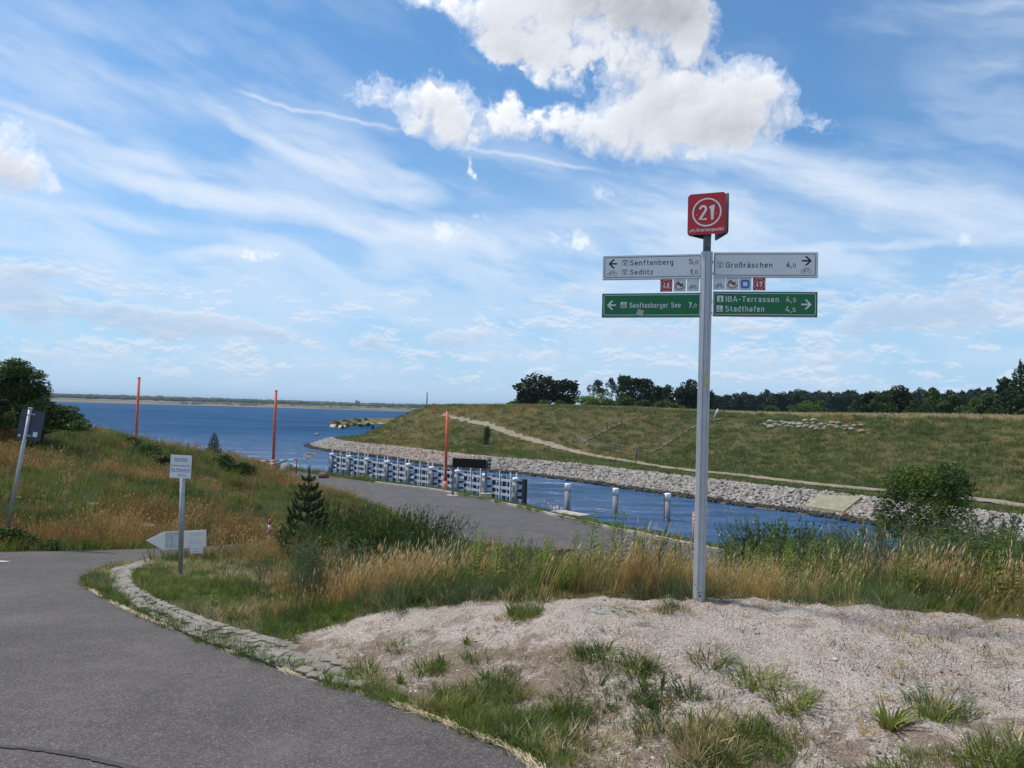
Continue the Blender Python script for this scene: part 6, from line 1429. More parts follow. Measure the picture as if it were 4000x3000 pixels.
# 1 near hill on the left
def hill_acc(x, y):
    ok = off_paving(x, y, 0.05) & (near_sd(x, y) > 0.3) & (x < -3.2 + 0 * y) & (poly_sd(x, y, UPPER) > 0.0)
    return ok * np.clip(1.25 - y / 60.0, 0.3, 1)
x, y = points_in(-34, 2, 13.5, 48, 30, lambda x, y: hill_acc(x, y) * (x > -0.72 * y - 3) * (x < -0.18 * y + 3.0))
n1 = nz(x, y, 0.16, 401); n2 = nz(x, y, 0.9, 411); ed = poly_sd(x, y, UPPER)
dry = (n1 + 0.35 * (n2 - 0.5) + 0.22 * sstep(5.0, 0.6, ed) * sstep(0.35, 0.8, ed) + 0.05 * sstep(26, 34, y)) > 0.565
dry &= rng.random(len(x)) < 0.82; dry |= rng.random(len(x)) < 0.10
idx = np.where(dry, 3 + np.where(nz(x, y, 0.25, 421) + 0.2 * (rng.random(len(x)) - 0.5) > 0.52, rng.integers(1, 3, len(x)), rng.integers(0, 2, len(x))), rng.integers(0, 3, len(x)))
grass('hill_grass', x, y, P_HILLG + P_HILLD, idx, 0.6, 1.25)
x, y = points_in(-70, -2, 40, 98, 3.5, lambda x, y: off_paving(x, y, 0.1) * (near_sd(x, y) > 0.2))
grass('lakeside_grass', x, y, P_HILLG + P_HILLD, np.where(nz(x, y, 0.1, 431) > 0.54, rng.integers(3, 6, len(x)), rng.integers(0, 3, len(x))), 0.8, 1.6)
# 2 canal verge between kerb and water
x, y = points_in(-24, 24, 24, 84, 9, lambda x, y: (poly_sd(x, y, LOWER) > 0.2) * (near_sd(x, y) > 0.0) * (near_sd(x, y) < 7) * np.where(near_sd(x, y) < 4.5, 1, 0.6))
grass('verge_grass', x, y, [P_HILLG[0], P_HILLG[1]], None, 0.35, 0.8)
x, y = points_in(-12, 12, 36, 64, 40, lambda x, y: (np.abs(poly_sd(x, y, LOWER)) < 0.42) * (near_sd(x, y) > 0) * (near_sd(x, y) < 9) * (nz(x, y, 0.8, 435) > 0.48) * (y < 56))
grass('kerb_weeds', x, y, [P_HILLG[0], P_SHORT[0]], None, 0.5, 0.9, zoff=0.12)
# 3 far hillside, crest and green strip
x, y = points_in(-30, 75, 36, 150, 5.0, lambda x, y: (far_sd(x, y) > 4.2) * (far_sd(x, y) < 44) * (x > -0.30 * y) * (x < 0.78 * y + 4) * np.clip(1.3 - y / 180, .4, 1))
s = far_sd(x, y); n1 = nz(x, y, 0.05, 441); n2 = nz(x, y, 0.3, 445); pth = np.array([p[:2] for p in pathpts]); dp, sp = seg_dist(x, y, smooth_line(pth, 3))
above = s > np.interp(0, [0], [0]) ; upside = (H(x, y) > -3.6)
gold = ((dp < 4.0) & upside & (n2 > 0.42)) | (n1 + 0.5 * (n2 - 0.5) > 0.60)
crest = s > 29.5 + 3 * (n2 - 0.5); idx = np.where(crest & (rng.random(len(x)) < 0.8), 4, np.where(gold & (rng.random(len(x)) < 0.26), 3, rng.integers(0, 3, len(x))))
ok = dp > np.interp(y, [50, 75, 100, 125], [1.2, 1.1, 0.75, 0.6]); x, y, idx = x[ok], y[ok], idx[ok]; low = far_sd(x, y) < 9
grass('hillside_grass', x, y, P_FAR, np.where(low & (y < 80), 0, idx), 0.7, 1.35)
# 4 verge round the PRIVATWEG pole
def verge(x, y):
    return off_paving(x, y, 0.03) & ~inside(x, y, GUT) & (edge_of_sand(x, y) < 0.5) & (seg_dist(x, y, G_IN)[0] > 0.03)
x, y = points_in(-6.5, 1.5, 4.2, 15, 260, lambda x, y: verge(x, y) * (x < -0.2 * y + 1.9) * (0.25 + 0.75 * (nz(x, y, 1.6, 451) > 0.44)) * np.where(poly_sd(x, y, UPPER) < 0.06, 0.3, 1))
inner = seg_dist(x, y, G_IN)[0] < 0.7
grass('verge_lawn', x, y, P_SHORT, np.where((nz(x, y, 1.1, 455) > 0.50) & (rng.random(len(x)) < 0.55), 4, rng.integers(0, 4, len(x))), 0.5, 1.35, 0.25)
x, y = points_in(-6.5, 1.5, 7.6, 16, 70, lambda x, y: verge(x, y) * (x > -0.36 * y + 0.4) * (x < -0.05 * y + 1.0) * sstep(0.40, 0.56, nz(x, y, 0.8, 457)))
grass('verge_tall_grass', x, y, P_MED + P_GOLD, np.where(rng.random(len(x)) < 0.55, rng.integers(3, 7, len(x)), rng.integers(0, 3, len(x))), 0.6, 1.0, 0.15)
# 5 fringe between asphalt and gutter, straw along the broken edge
re_ = road_edge; d, sg = None, None
x, y = points_in(-6, 1.6, 3.2, 13.5, 520, lambda x, y: (seg_dist(x, y, re_)[0] < 0.17) * (poly_sd(x, y, UPPER) > -0.015) * (nz(x, y, 1.7, 461) > 0.40))
grass('edge_grass', x, y, P_SHORT, rng.integers(0, 4, len(x)), 0.45, 1.0, 0.25)
x, y = points_in(-6, -3.2, 7.6, 13.5, 260, lambda x, y: (np.hypot((x + 5.45) / 0.30, (y - 9.7) / 1.0) < 1.0) * (poly_sd(x, y, UPPER) > -0.02))
grass('corner_weeds', x, y, [P_MED[0], P_MED[1], P_SHORT[0]], None, 0.4, 0.8, 0.3)
M_STRAW = paint('straw', (0.50, 0.42, 0.28), 0.8, 0, 0.2, 60)
def loam_at(x, y):
    U, Vv = project(np.stack([x, y, H(x, y)], -1)); return np.maximum(sstep(1550, 1150, U) * sstep(1320, 1400, Vv), sstep(1470, 1580, Vv) * 0.8)
M_LITT = paint('dead_stalk', (0.20, 0.15, 0.10), 0.9, 0, 0.3, 40)
def straw():
    L = resample(re_, 900); keep = L[:, 1] < 11; L = L[keep]; n = 2600; k = rng.integers(0, len(L) - 1, n); p = L[k] + rng.normal(0, 0.014, (n, 2)); t = L[np.minimum(k + 1, len(L) - 1)] - L[k]; a = np.arctan2(t[:, 1], t[:, 0]) + rng.normal(0, 0.35, n)
    dens = nz(p[:, 0], p[:, 1], 2.2, 471); ok = dens > 0.43; p, a = p[ok], a[ok]
    b = MB(); b.add([(-0.05, -0.0014, 0), (0.05, -0.0010, 0.004), (0.05, 0.0010, 0.004), (-0.05, 0.0014, 0)], [(0, 1, 2, 3)]); b.add([(-0.03, 0.004, 0.004), (0.04, 0.012, 0.006), (0.04, 0.0135, 0.006), (-0.03, 0.0055, 0.004)], [(0, 1, 2, 3)])
    pm = proto(b.mesh('straw', M_STRAW)); P = np.stack([p[:, 0], p[:, 1], H(p[:, 0], p[:, 1]) + rng.uniform(0.012, 0.03, len(p))], -1); scatter('straw_litter', P, a, rng.uniform(0.5, 1.3, len(p)), [pm], None, 0.12)
    x, y = points_in(-2.5, 7, 3.2, 6.9, 420, lambda x, y: off_paving(x, y, 0.05) * sstep(0.42, 0.62, nz(x, y, 1.5, 475)) * (0.25 + 0.75 * loam_at(x, y))); P = np.stack([x, y, H(x, y) + 0.008], -1)
    scatter('dry_litter', P, rng.uniform(0, 6.28, len(x)), rng.uniform(0.4, 1.3, len(x)), [pm, proto(blades('twig', 4, 0.05, 0.02, 0.003, M_STEMD, 5, 1.6, 2)), proto(blades('dead_stalk', 7, 0.05, 0.03, 0.003, M_LITT, 6, 1.8, 2)), proto(blades('dead_stalk', 5, 0.07, 0.03, 0.003, L_GOLD, 7, 1.5, 2))], None, 0.2)
straw()
x, y = points_in(-6, 0, 4, 12, 110, lambda x, y: inside(x, y, GUT) * (nz(x, y, 1.3, 465) > 0.47))
grass('gutter_weeds', x, y, P_SHORT, rng.integers(0, 4, len(x)), 0.3, 0.75, 0.3)
# 6 tall dry grass behind the sandy mound, green stuff behind it
back = smooth_line(sand_back, 4)
def bk(x): o = np.argsort(back[:, 0]); return np.maximum(np.interp(x, back[o, 0], back[o, 1]), np.interp(x, [-3, -1.4, -0.6], [7.9, 7.3, 5]))
x, y = points_in(-3.4, 9.5, 5.6, 11.5, 150, lambda x, y: (y > bk(x) + 0.12 + 0.3 * (nz(x, y, 1.5, 480) - 0.5)) * off_paving(x, y, 0.1) * (y < bk(x) + 3.0) * np.where(y < bk(x) + 1.5, 0.8, 0.7) * (x > -0.35 * y + 1.1))
g = nz(x, y, 0.9, 481) + 0.05 * (y - bk(x) - 0.7); idx = np.where(g + 0.36 * (rng.random(len(x)) - 0.5) > 0.535, rng.integers(0, 3, len(x)), rng.integers(3, 7, len(x)))
hs = 0.55 + 0.75 * sstep(0.3, 0.7, nz(x, y, 1.1, 483)); sc_ = rng.uniform(0.7, 1.15, len(x)) * hs * np.where(idx < 3, 1.0, 1.0)
scatter('tall_dry_grass', np.stack([x, y, H(x, y) - 0.01], -1), rng.normal(0, 0.5, len(x)), sc_, P_MED + P_GOLD, idx, 0.12, lean=(0.10, 0))
x, y = points_in(-4, 9.5, 5.3, 9.0, 200, lambda x, y: (np.abs(y - bk(x) - 0.15) < 0.22) * off_paving(x, y, 0.1) * (nz(x, y, 1.4, 485) > 0.47) * (x > -0.35 * y + 1.2))
grass('mound_rim_grass', x, y, [P_SHORT[2], P_MED[1], P_SHORT[0]], None, 0.5, 0.95, 0.35)
x, y = points_in(-4, 22, 8, 30, 22, lambda x, y: off_paving(x, y, 0.3) * (y > bk(np.clip(x, -3, 9)) + 2.0) * (near_sd(x, y) > 0.3) * (x > -0.25 * y + 1.2))
grass('slope_grass', x, y, P_HILLG + P_HILLD, np.where(nz(x, y, 0.2, 491) > 0.55, rng.integers(3, 6, len(x)), rng.integers(0, 3, len(x))), 0.6, 1.2)
# 7 bottom of the picture: green turf and scattered tufts on the sand
def pxmask(x, y):
    z = H(x, y); U, Vv = project(np.stack([x, y, z], -1)); a = np.zeros(len(x))
    for (u, v, ru, rv, w) in [(1130, 1555, 180, 75, 1.2), (1040, 1510, 80, 50, 1.0), (1180, 1610, 150, 50, 1.2), (960, 1500, 70, 40, .8), (1330, 1510, 120, 55, .8), (1420, 1600, 150, 70, 1.0), (1560, 1620, 170, 70, 1.0), (1250, 1620, 120, 50, .8), (1700, 1640, 90, 36, .8), (1540, 1530, 90, 40, .6), (1880, 1665, 80, 40, 1.0), (2060, 1660, 120, 50, 1.0), (2190, 1650, 70, 60, .8),
                             (800, 1470, 60, 24, .6), (860, 1500, 100, 24, .7), (940, 1530, 80, 30, .8), (1640, 1480, 46, 26, .9), (1705, 1530, 46, 22, .8), (2030, 1545, 44, 30, .9), (1500, 1500, 60, 30, .3), (930, 1445, 46, 20, .7), (1140, 1330, 40, 12, .7), (1385, 1318, 120, 12, .7), (1280, 1420, 40, 18, .8), (1385, 1445, 46, 24, .8)]:
        a = np.maximum(a, w * sstep(1.15, 0.45, np.hypot((U - u) / ru, (Vv - v) / rv)))
    return a
x, y = points_in(-1.6, 4.6, 3.1, 6.8, 1300, lambda x, y: np.minimum(pxmask(x, y), 1.15) * off_paving(x, y, 0.03) * (0.22 + 0.78 * sstep(0.40, 0.50, nz(x, y, 2.6, 501))) * 0.72)
sc_ = (0.35 + 0.9 * sstep(0.35, 0.65, nz(x, y, 3.0, 503))) * rng.uniform(0.6, 1.15, len(x))
P_LEAFY = [proto(blades('leafy_weed', 14, 0.09, 0.02, 0.014, m, 81 + k, 1.3, 3)) for k, m in enumerate((L_FRESH, L_BLUEG))]
scatter('foreground_turf', np.stack([x, y, H(x, y) - 0.008], -1), rng.uniform(0, 6.28, len(x)), sc_, P_SHORT + P_LEAFY, np.where(rng.random(len(x)) < 0.10, rng.integers(5, 7, len(x)), np.where((nz(x, y, 2.0, 505) > 0.55) & (rng.random(len(x)) < 0.5), 4, rng.integers(0, 4, len(x)))), 0.3)
x, y = points_in(-2.5, 6.5, 3.1, 6.9, 130, lambda x, y: off_paving(x, y, 0.1) * sstep(0.44, 0.60, nz(x, y, 1.4, 511)))
grass('sparse_sprouts', x, y, [proto(blades('sprout', 6, 0.06, 0.03, 0.004, m, 60 + k, 1.0, 2)) for k, m in enumerate((L_GOLD, L_BLUEG, L_RED))], None, 0.5, 1.3, 0.3)
# pebbles and shell-white grit on the sand
M_PEB = stone_mat('pebble', [(0.66, 0.63, 0.58), (0.52, 0.44, 0.38), (0.74, 0.72, 0.69), (0.40, 0.34, 0.31), (0.70, 0.66, 0.60)], 20)
pk = [proto(rock_mesh('pebble', 90 + k, M_PEB, 0.55, 1, 0.15, 1.2)) for k in range(3)]
x, y = points_in(-2.2, 7.0, 3.2, 7.2, 1100, lambda x, y: edge_of_sand(x, y) * (0.18 + 0.8 * sstep(0.5, 0.65, nz(x, y, 1.1, 521))))
P = np.stack([x, y, H(x, y) + 0.001], -1); scatter('pebbles', P, rng.uniform(0, 6.28, len(x)), np.exp(rng.normal(math.log(0.0085), 0.42, len(x))), pk, None, 0.2)
M_CLOD = soil('clod_soil', (0.20, 0.15, 0.12), (0.30, 0.23, 0.19), 12)
x, y = points_in(-2.2, 6.0, 3.3, 6.4, 130, lambda x, y: edge_of_sand(x, y) * sstep(0.52, 0.66, nz(x, y, 1.2, 531)))
P = np.stack([x, y, H(x, y)], -1); scatter('soil_clods', P, rng.uniform(0, 6.28, len(x)), np.exp(rng.normal(math.log(0.016), 0.4, len(x))), [proto(rock_mesh('clod', 95 + k, M_CLOD, 0.6, 1, 0.25)) for k in range(2)], None, 0.2)

# individual tufts and rosettes on the sand
def tuft_meshes():
    A = [blades('leaves', 110, 0.125, 0.13, 0.006, m, 70 + k, 1.5, 3, (0.1, 0)) for k, m in enumerate((L_FRESH, L_BLUEG, L_FRESH))]
    B = [blades('leaves', 34, 0.13, 0.03, 0.016, L_FRESH, 75 + k, 1.1, 3) for k in range(2)]
    D = [blades('leaves', 50, 0.12, 0.06, 0.004, L_GOLD, 78 + k, 0.8, 2) for k in range(2)]
    return A, B, D
TA, TB, TD = tuft_meshes()
for (u, v, s, k, lab) in [(860, 1405, 1.0, 'A', 'dark green grass tuft on the left slope of the sandy mound'), (925, 1450, 1.2, 'A', 'spreading grass tuft at the foot of the mound, near the cobbled gutter'), (1008, 1392, 0.7, 'B', 'small broad-leaved weed with a dry tip, left middle of the sand'), (1033, 1425, 1.1, 'A', 'green tuft just right below the small broad-leaved weed'),
                          (1047, 1468, 0.8, 'B', 'leafy bright weed low on the left side of the sand'), (1080, 1340, 0.8, 'D', 'half dry tuft near the rim of the mound'), (1138, 1325, 1.1, 'A', 'bluish green tuft at the rim of the mound, left of the flat grey stone'), (1275, 1425, 1.3, 'A', 'loose green tuft in the middle of the sand'),
                          (1385, 1450, 1.4, 'A', 'thick grass tuft below and left of the signpost foot'), (1532, 1438, 1.2, 'A', 'wispy grey-green weed tuft on the sand right below the signpost'), (1640, 1485, 1.5, 'A', 'large tangled green tuft right of centre on the sand'), (1706, 1530, 1.2, 'A', 'lower neighbour of the large tangled tuft'),
                          (1744, 1500, 0.7, 'A', 'small green tuft right of the large tangled tuft'), (1921, 1572, 1.5, 'B', 'bright green rosette of long leaves on the bare sand at the right'), (2026, 1530, 1.5, 'A', 'dense dark tuft near the right edge of the sand'), (1450, 1535, 1.0, 'D', 'rusty dry tuft in the turf at the bottom'),
                          (1870, 1590, 0.8, 'D', 'brown dry tuft left of the bright rosette'), (1905, 1512, 0.6, 'D', 'tiny reed-like sprout above the bright rosette'), (1105, 1455, 0.6, 'A', 'small thin tuft between two larger ones on the left sand')]:
    p = drape(u, v, 3.0, 12)
    t = empty('rosette_plant' if k == 'B' else 'grass_tuft', p, label=lab, cat='plant', group='tufts on the sandy mound')
    M = {'A': TA, 'B': TB, 'D': TD}[k]; o = ob('leaves', M[rng.integers(len(M))], t, (0, 0, -0.01), (0, 0, rng.uniform(0, 6))); o.scale = (s * .8, s * .8, s * .75)
    o = ob('dead_leaves', TD[rng.integers(2)], t, (0.02, 0.01, -0.01), (0, 0, rng.uniform(0, 6))); o.scale = (s * .7, s * .7, s * .35)
# ------------------------------------------------------------------ shrubs and weeds near the viewer
def broom_mesh(h, w, n, seed, mat, tip=0.03, fan=0.55, wind=0.25):
    """upright switches carrying many small leaves"""
    rs = np.random.default_rng(seed); C = []; O = []; st = MB()
    for i in range(n):
        a = rs.uniform(0, 6.283); r = w * 0.25 * math.sqrt(rs.random()); l = fan * rs.uniform(0.1, 1.0); hh = h * rs.uniform(0.55, 1.0) * (1 - 0.25 * l); p0 = np.array([r * math.cos(a), r * math.sin(a), 0]); d = np.array([math.cos(a) * l, math.sin(a) * l, 1.0])
        k = 26; t = np.linspace(0.22, 1, k)[:, None]; P = p0 + d * t * hh + np.array([wind, 0, -0.1]) * (t ** 2) * hh * 0.5 + np.array([math.cos(a), math.sin(a), 0]) * (t ** 2) * w * 0.12
        C.append(P + rs.normal(0, 0.012, P.shape)); O.append(np.repeat((d / np.linalg.norm(d))[None] + [[wind, 0, 0]], k, 0))
        if i % 3 == 0: st.tube([p0, p0 + d * 0.5 * hh, P[-1]], [0.006, 0.004, 0.002], 4, False)
    C = np.vstack(C); O = np.vstack(O); V, F = leafquads(C, tip * 2.1, rs, 0.6, 3.6, O); return np_mesh('foliage', V, F, mat), st.mesh('stems', M_STEMD)
def put_shrub(name, p, meshes, label, rot=0, s=1.0, group=None, cat='shrub', scl=None):
    t = empty(name, p, (0, 0, rot), label=label, cat=cat, group=group)
    for nm, me in meshes:
        o = ob(nm, me, t)
        if nm not in ('trunk', 'stem'): o['kind'] = 'stuff'
        o.scale = (s, s, s) if scl is None else scl
    return t
BR = [broom_mesh(1.25, 1.2, 230, 1, L_BROOM), broom_mesh(1.2, 1.0, 200, 2, L_MID), broom_mesh(1.3, 0.9, 200, 3, L_BROOM)]
BRD = broom_mesh(1.2, 1.3, 420, 9, L_BROOM, 0.03, 0.85)
for i, (u, v, Y, h, lab) in enumerate([(845, 1082, 12.6, 1.25, 'tallest dark broom shrub of the clump left of the lower road'), (905, 1092, 12.2, 1.15, 'broom shrub with feathery top right behind the dry grass, beside the tallest one'), (945, 1118, 11.6, 0.95, 'rightmost low broom shrub of the clump on the mound edge'), (790, 1102, 13.0, 1.1, 'broad broom shrub at the left of the clump'),
                                       (735, 1076, 16.5, 1.2, 'dark leafy shrub between the young pine and the broom clump'), (690, 1120, 13.8, 1.1, 'dense low shrub below the young pine'), (640, 1118, 14.2, 1.0, 'dark shrub at the left foot of the young pine'), (870, 1128, 11.0, 1.0, 'low front shrub in the middle of the broom clump'),
                                       (1672, 1108, 12.0, 0.95, 'dark bushy broom to the right of the signpost, left half'), (1728, 1116, 11.8, 0.95, 'bushy broom to the right of the signpost, right half'), (2165, 1096, 10.5, 1.6, 'bright broom shrub at the right edge of the picture'), (2100, 1130, 10.8, 1.4, 'broom shrub just left of the right edge, below the path'),
                                       (2195, 1150, 8.6, 1.1, 'low broom shrub cut by the right picture edge'), (2050, 1150, 11.5, 1.3, 'broom shrub under the wind-blown tree'), (430, 1122, 18.5, 0.75, 'small dark leafy bush by the road right of the arrow board')]):
    q = at_y(u, v, Y); g = H(q[0], q[1])[0]; hh = max(q[2] - g, 0.4); f, st = BRD if 1600 < u < 1760 else BR[i % 3]; s = hh / 1.15
    s *= 1.12; put_shrub('broom_shrub', (q[0], q[1], g - 0.02), [('foliage', f), ('stems', st)], lab, rng.uniform(-0.6, 0.6), group='broom shrubs on the bank', scl=(s * 0.74, s * 0.74, s * 0.90))

def pine_mesh(h, seed, whorls=6, spread=0.42, needle=0.07, dens=26):
    rs = np.random.default_rng(seed); tr = MB(); tr.tube([(0, 0, 0), (0.01, 0, h * 0.5), (0.0, 0, h * 0.98)], [h * 0.018, h * 0.013, h * 0.005], 8); C = []; O = []
    def shoot(p, d, L):
        k = max(5, int(dens * L / 0.3)); t = rs.random(k)[:, None]; C.append(p + d * t * L); o = np.repeat(d[None], k, 0) * 0.9 + rs.normal(0, 0.55, (k, 3)); O.append(o)
    for w in range(whorls):
        z = h * (0.10 + 0.78 * w / (whorls - 1)); R0 = h * spread * (1 - 0.80 * (w / (whorls - 1))) + 0.04; m = 6 if w < whorls - 2 else 4
        for b in range(m):
            a = 6.283 * (b + rs.random() * 0.5) / m + w; d = np.array([math.cos(a), math.sin(a), 0.42]); d /= np.linalg.norm(d); e = np.array([math.cos(a) * 0.45, math.sin(a) * 0.45, 0.9]); P0 = np.array([0, 0, z]); P1 = P0 + d * R0 * 0.7; P2 = P1 + e * R0 * 0.42
            tr.tube([P0, P1, P2], [h * 0.008, h * 0.005, h * 0.003], 5, False); shoot(P0 + d * R0 * 0.15, d, R0 * 0.55); shoot(P1, e, R0 * 0.45)
            for s in (-1, 1):
                f = np.array([math.cos(a + s * 0.9), math.sin(a + s * 0.9), 0.55]); f /= np.linalg.norm(f); shoot(P0 + d * R0 * 0.5, f, R0 * 0.42); tr.tube([P0 + d * R0 * 0.45, P0 + d * R0 * 0.5 + f * R0 * 0.3], h * 0.003, 4, False)
    shoot(np.array([0, 0, h * 0.86]), np.array([0, 0, 1.0]), h * 0.17)
    C = np.vstack(C); O = np.vstack(O); V, F = leafquads(C, needle, rs, 0.2, 5.5, O * 1.6); return np_mesh('needles', V, F, L_PINE), tr.mesh('trunk', M_BARK)
for (u, vb, vt, Y, dens, lab) in [(664, 1125, 1016, 16.0, 95, 'young pine tree in front of the lower road, left of the broom shrubs'), (461, 998, 934, 34.5, 60, 'young pine on the grassy ridge against the lake'), (405, 982, 958, 34.5, 30, 'tiny pine seedling on the ridge left of the young pine'),
                            (1188, 966, 945, 104, 8, 'small sapling beside the gravel path on the far hillside'), (1992, 1065, 1037, 56, 12, 'small pine seedling near the gravel path at the right')]:
    q = at_y(u, vb, Y); g = H(q[0], q[1])[0]; h = at_y(u, vt, Y)[2] - g; nd, tr = pine_mesh(h, int(u), 8 if h > 1 else 5, 0.34, 0.075 * max(h, 0.6) / 1.6 * (1.25 if Y < 30 else 1.6), dens)
    put_shrub('young_pine', (q[0], q[1], g), [('needles', nd), ('trunk', tr)], lab, 0.4, cat='tree')

L_WEED = foliage('leaf_weed_green', [(0.10, 0.17, 0.025), (0.14, 0.22, 0.035), (0.19, 0.26, 0.05)], 0.8, 0.5, 0.4)
def weed_mesh(h, seed, leaf=0.10, n=34, mat=L_FRESH, nod=0.10):
    rs = np.random.default_rng(seed); st = MB(); P = [np.array([0.06 * h * (t ** 2) + rs.normal(0, 0.004), rs.normal(0, 0.004), h * t]) for t in np.linspace(0, 1, 7)]; P.append(P[-1] + np.array([nod, 0, 0.01])); st.tube(P, [0.006, 0.006, 0.005, 0.005, 0.004, 0.003, 0.003, 0.002], 6, False); V = []; F = []
    for i in range(n):
        t = 0.14 + 0.86 * i / n; z = h * t; a = i * 2.4 + rs.normal(0, 0.3); L = leaf * (1.15 - 0.75 * t) * rs.uniform(0.8, 1.2); d = np.array([math.cos(a), math.sin(a), 0.55]); q = np.array([-math.sin(a), math.cos(a), 0]) * L * 0.13; c = np.array([0.06 * h * t * t, 0, z]); b = len(V)
        V += [c, c + d * L * 0.5 - q, c + d * L * 0.5 + q, c + d * L + np.array([0, 0, -0.25 * L])]; F.append((b, b + 1, b + 3, b + 2))
    return np_mesh('leaves', V, F, mat), st.mesh('stem', M_STEM)
WD = [weed_mesh(1.0, s, 0.17, 60, L_WEED) for s in range(4)]
for (u, vt, Y, lab) in [(1277, 1097, 7.9, 'tallest leafy weed with a nodding tip, left of the pair near the mooring piles'), (1322, 1104, 7.8, 'leafy nodding weed, left of the two tallest in front of the middle mooring pile'), (1341, 1100, 7.8, 'leafy nodding weed, right of the pair in front of the middle mooring pile'), (1240, 1140, 8.0, 'shorter leafy weed left of the tall nodding one'), (1297, 1148, 7.7, 'short leafy weed between the tall nodding ones'),
                        (1120, 1142, 8.3, 'slender leafy weed rising over the lower road'), (1036, 1138, 8.4, 'leafy weed left of the slender one, at the road edge'), (1180, 1165, 8.0, 'pale green leafy weed in the dry grass'), (1640, 1170, 7.2, 'leafy weed right of the signpost under the broom'), (1697, 1180, 7.0, 'leafy weed below the bushy broom'), (1745, 1172, 7.2, 'leafy weed right of the bushy broom'), (1975, 1215, 6.8, 'bushy leafy weed in the dry grass at the right'), (1990, 1225, 6.9, 'second stem of the bushy leafy weed at the right'), (1950, 1232, 6.8, 'lowest stem of the bushy leafy weed at the right'), (458, 1300, 8.3, 'single thin weed growing out of the cobbled gutter')]:
    q = at_y(u, vt, Y); g = H(q[0], q[1])[0]; h = max(0.25, q[2] - g); l, st = WD[rng.integers(4)]
    put_shrub('leafy_weed', (q[0], q[1], g - 0.02), [('leaves', l), ('stem', st)], lab, rng.uniform(-0.7, 0.7), cat='weed', group='tall leafy weeds behind the sandy mound', scl=(max(h, 0.6) * 1.0, max(h, 0.6), h))

for k in range(64):
    right = k >= 26; u = rng.uniform(1560, 2205) if right else rng.uniform(960, 1480); vt = rng.uniform(1135, 1215) if right else rng.uniform(1140, 1200); Y = rng.uniform(6.9, 9.0)
    q = at_y(u, vt, Y); g = H(q[0], q[1])[0]; h = min(max(0.25, q[2] - g), 0.95); l, st = WD[k % 4]; reg = 'right of the signpost' if right else 'left of the signpost'
    put_shrub('leafy_weed', (q[0], q[1], g - 0.02), [('leaves', l), ('stem', st)], 'leafy green weed among the dry grass, %s' % reg, rng.uniform(-1, 1), cat='weed', group='leafy weeds among the dry grass, %s' % reg, scl=(max(h, 0.6) * 1.1, max(h, 0.6) * 1.1, h))
def wisp_mesh(h, seed, mat=L_BLUEG):
    rs = np.random.default_rng(seed); st = MB(); C = []; O = []
    for s in range(5):
        a = rs.uniform(0, 6.28); l = rs.uniform(0.05, 0.28); d = np.array([math.cos(a) * l + 0.08, math.sin(a) * l, 1.0]) * h * rs.uniform(0.75, 1.0); p0 = np.array([rs.normal(0, .03), rs.normal(0, .03), 0]); st.tube([p0, p0 + d * 0.5, p0 + d], [0.004, 0.003, 0.0015], 4, False)
        for b in range(12):
            t = rs.uniform(0.25, 0.98); c = p0 + d * t; a2 = rs.uniform(0, 6.28); e = np.array([math.cos(a2), math.sin(a2), 0.9]) * h * 0.20 * (1.15 - t); st.tube([c, c + e], [0.002, 0.001], 3, False); k = 9; tt = rs.random(k)[:, None]; C.append(c + e * tt + rs.normal(0, 0.006, (k, 3))); O.append(np.repeat(e[None] / h * 4, k, 0))
    C = np.vstack(C); O = np.vstack(O); V, F = leafquads(C, 0.026, rs, 0.3, 2.2, O); return np_mesh('leaflets', V, F, mat), st.mesh('stems', M_STEM)
WI = [wisp_mesh(1.0, 40 + s) for s in range(4)]
def wisps():
    spots = []
    for (u0, u1, v0, v1, Y0, Y1, n) in [(1830, 2210, 1085, 1190, 7.6, 10.5, 46), (1560, 1830, 1130, 1190, 7.6, 9.5, 22), (1380, 1500, 1110, 1180, 8.2, 9.5, 9), (640, 980, 1130, 1200, 8.6, 11.0, 44), (985, 1260, 1140, 1190, 8.0, 9.2, 14), (560, 700, 1180, 1200, 10, 13, 10)]:
        for k in range(n): spots.append((rng.uniform(u0, u1), rng.uniform(v0, v1), rng.uniform(Y0, Y1)))
    for i, (u, vt, Y) in enumerate(spots):
        q = at_y(u, vt, Y); g = H(q[0], q[1])[0]; h = q[2] - g
        if h < 0.2 or poly_sd(q[0:1], q[1:2], UPPER)[0] < 0.15: continue
        h = min(h, 1.5); l, st = WI[i % 4]; side = 'under the wind-blown tree' if u > 1830 else 'between signpost and wind-blown tree' if u > 1515 else 'in front of the lower road' if 985 < u < 1260 else 'beside the striped marker post' if u < 640 else 'in front of the broom clump' if u < 980 else 'left of the signpost'
        put_shrub('wispy_weed', (q[0], q[1], g - 0.02), [('leaflets', l), ('stems', st)], 'wispy grey-green weed with fine branches, %s' % side, rng.uniform(0, 6), cat='weed', group='wispy grey-green weeds on the bank, %s' % side, scl=(max(h, .55), max(h, .55), h))
wisps()

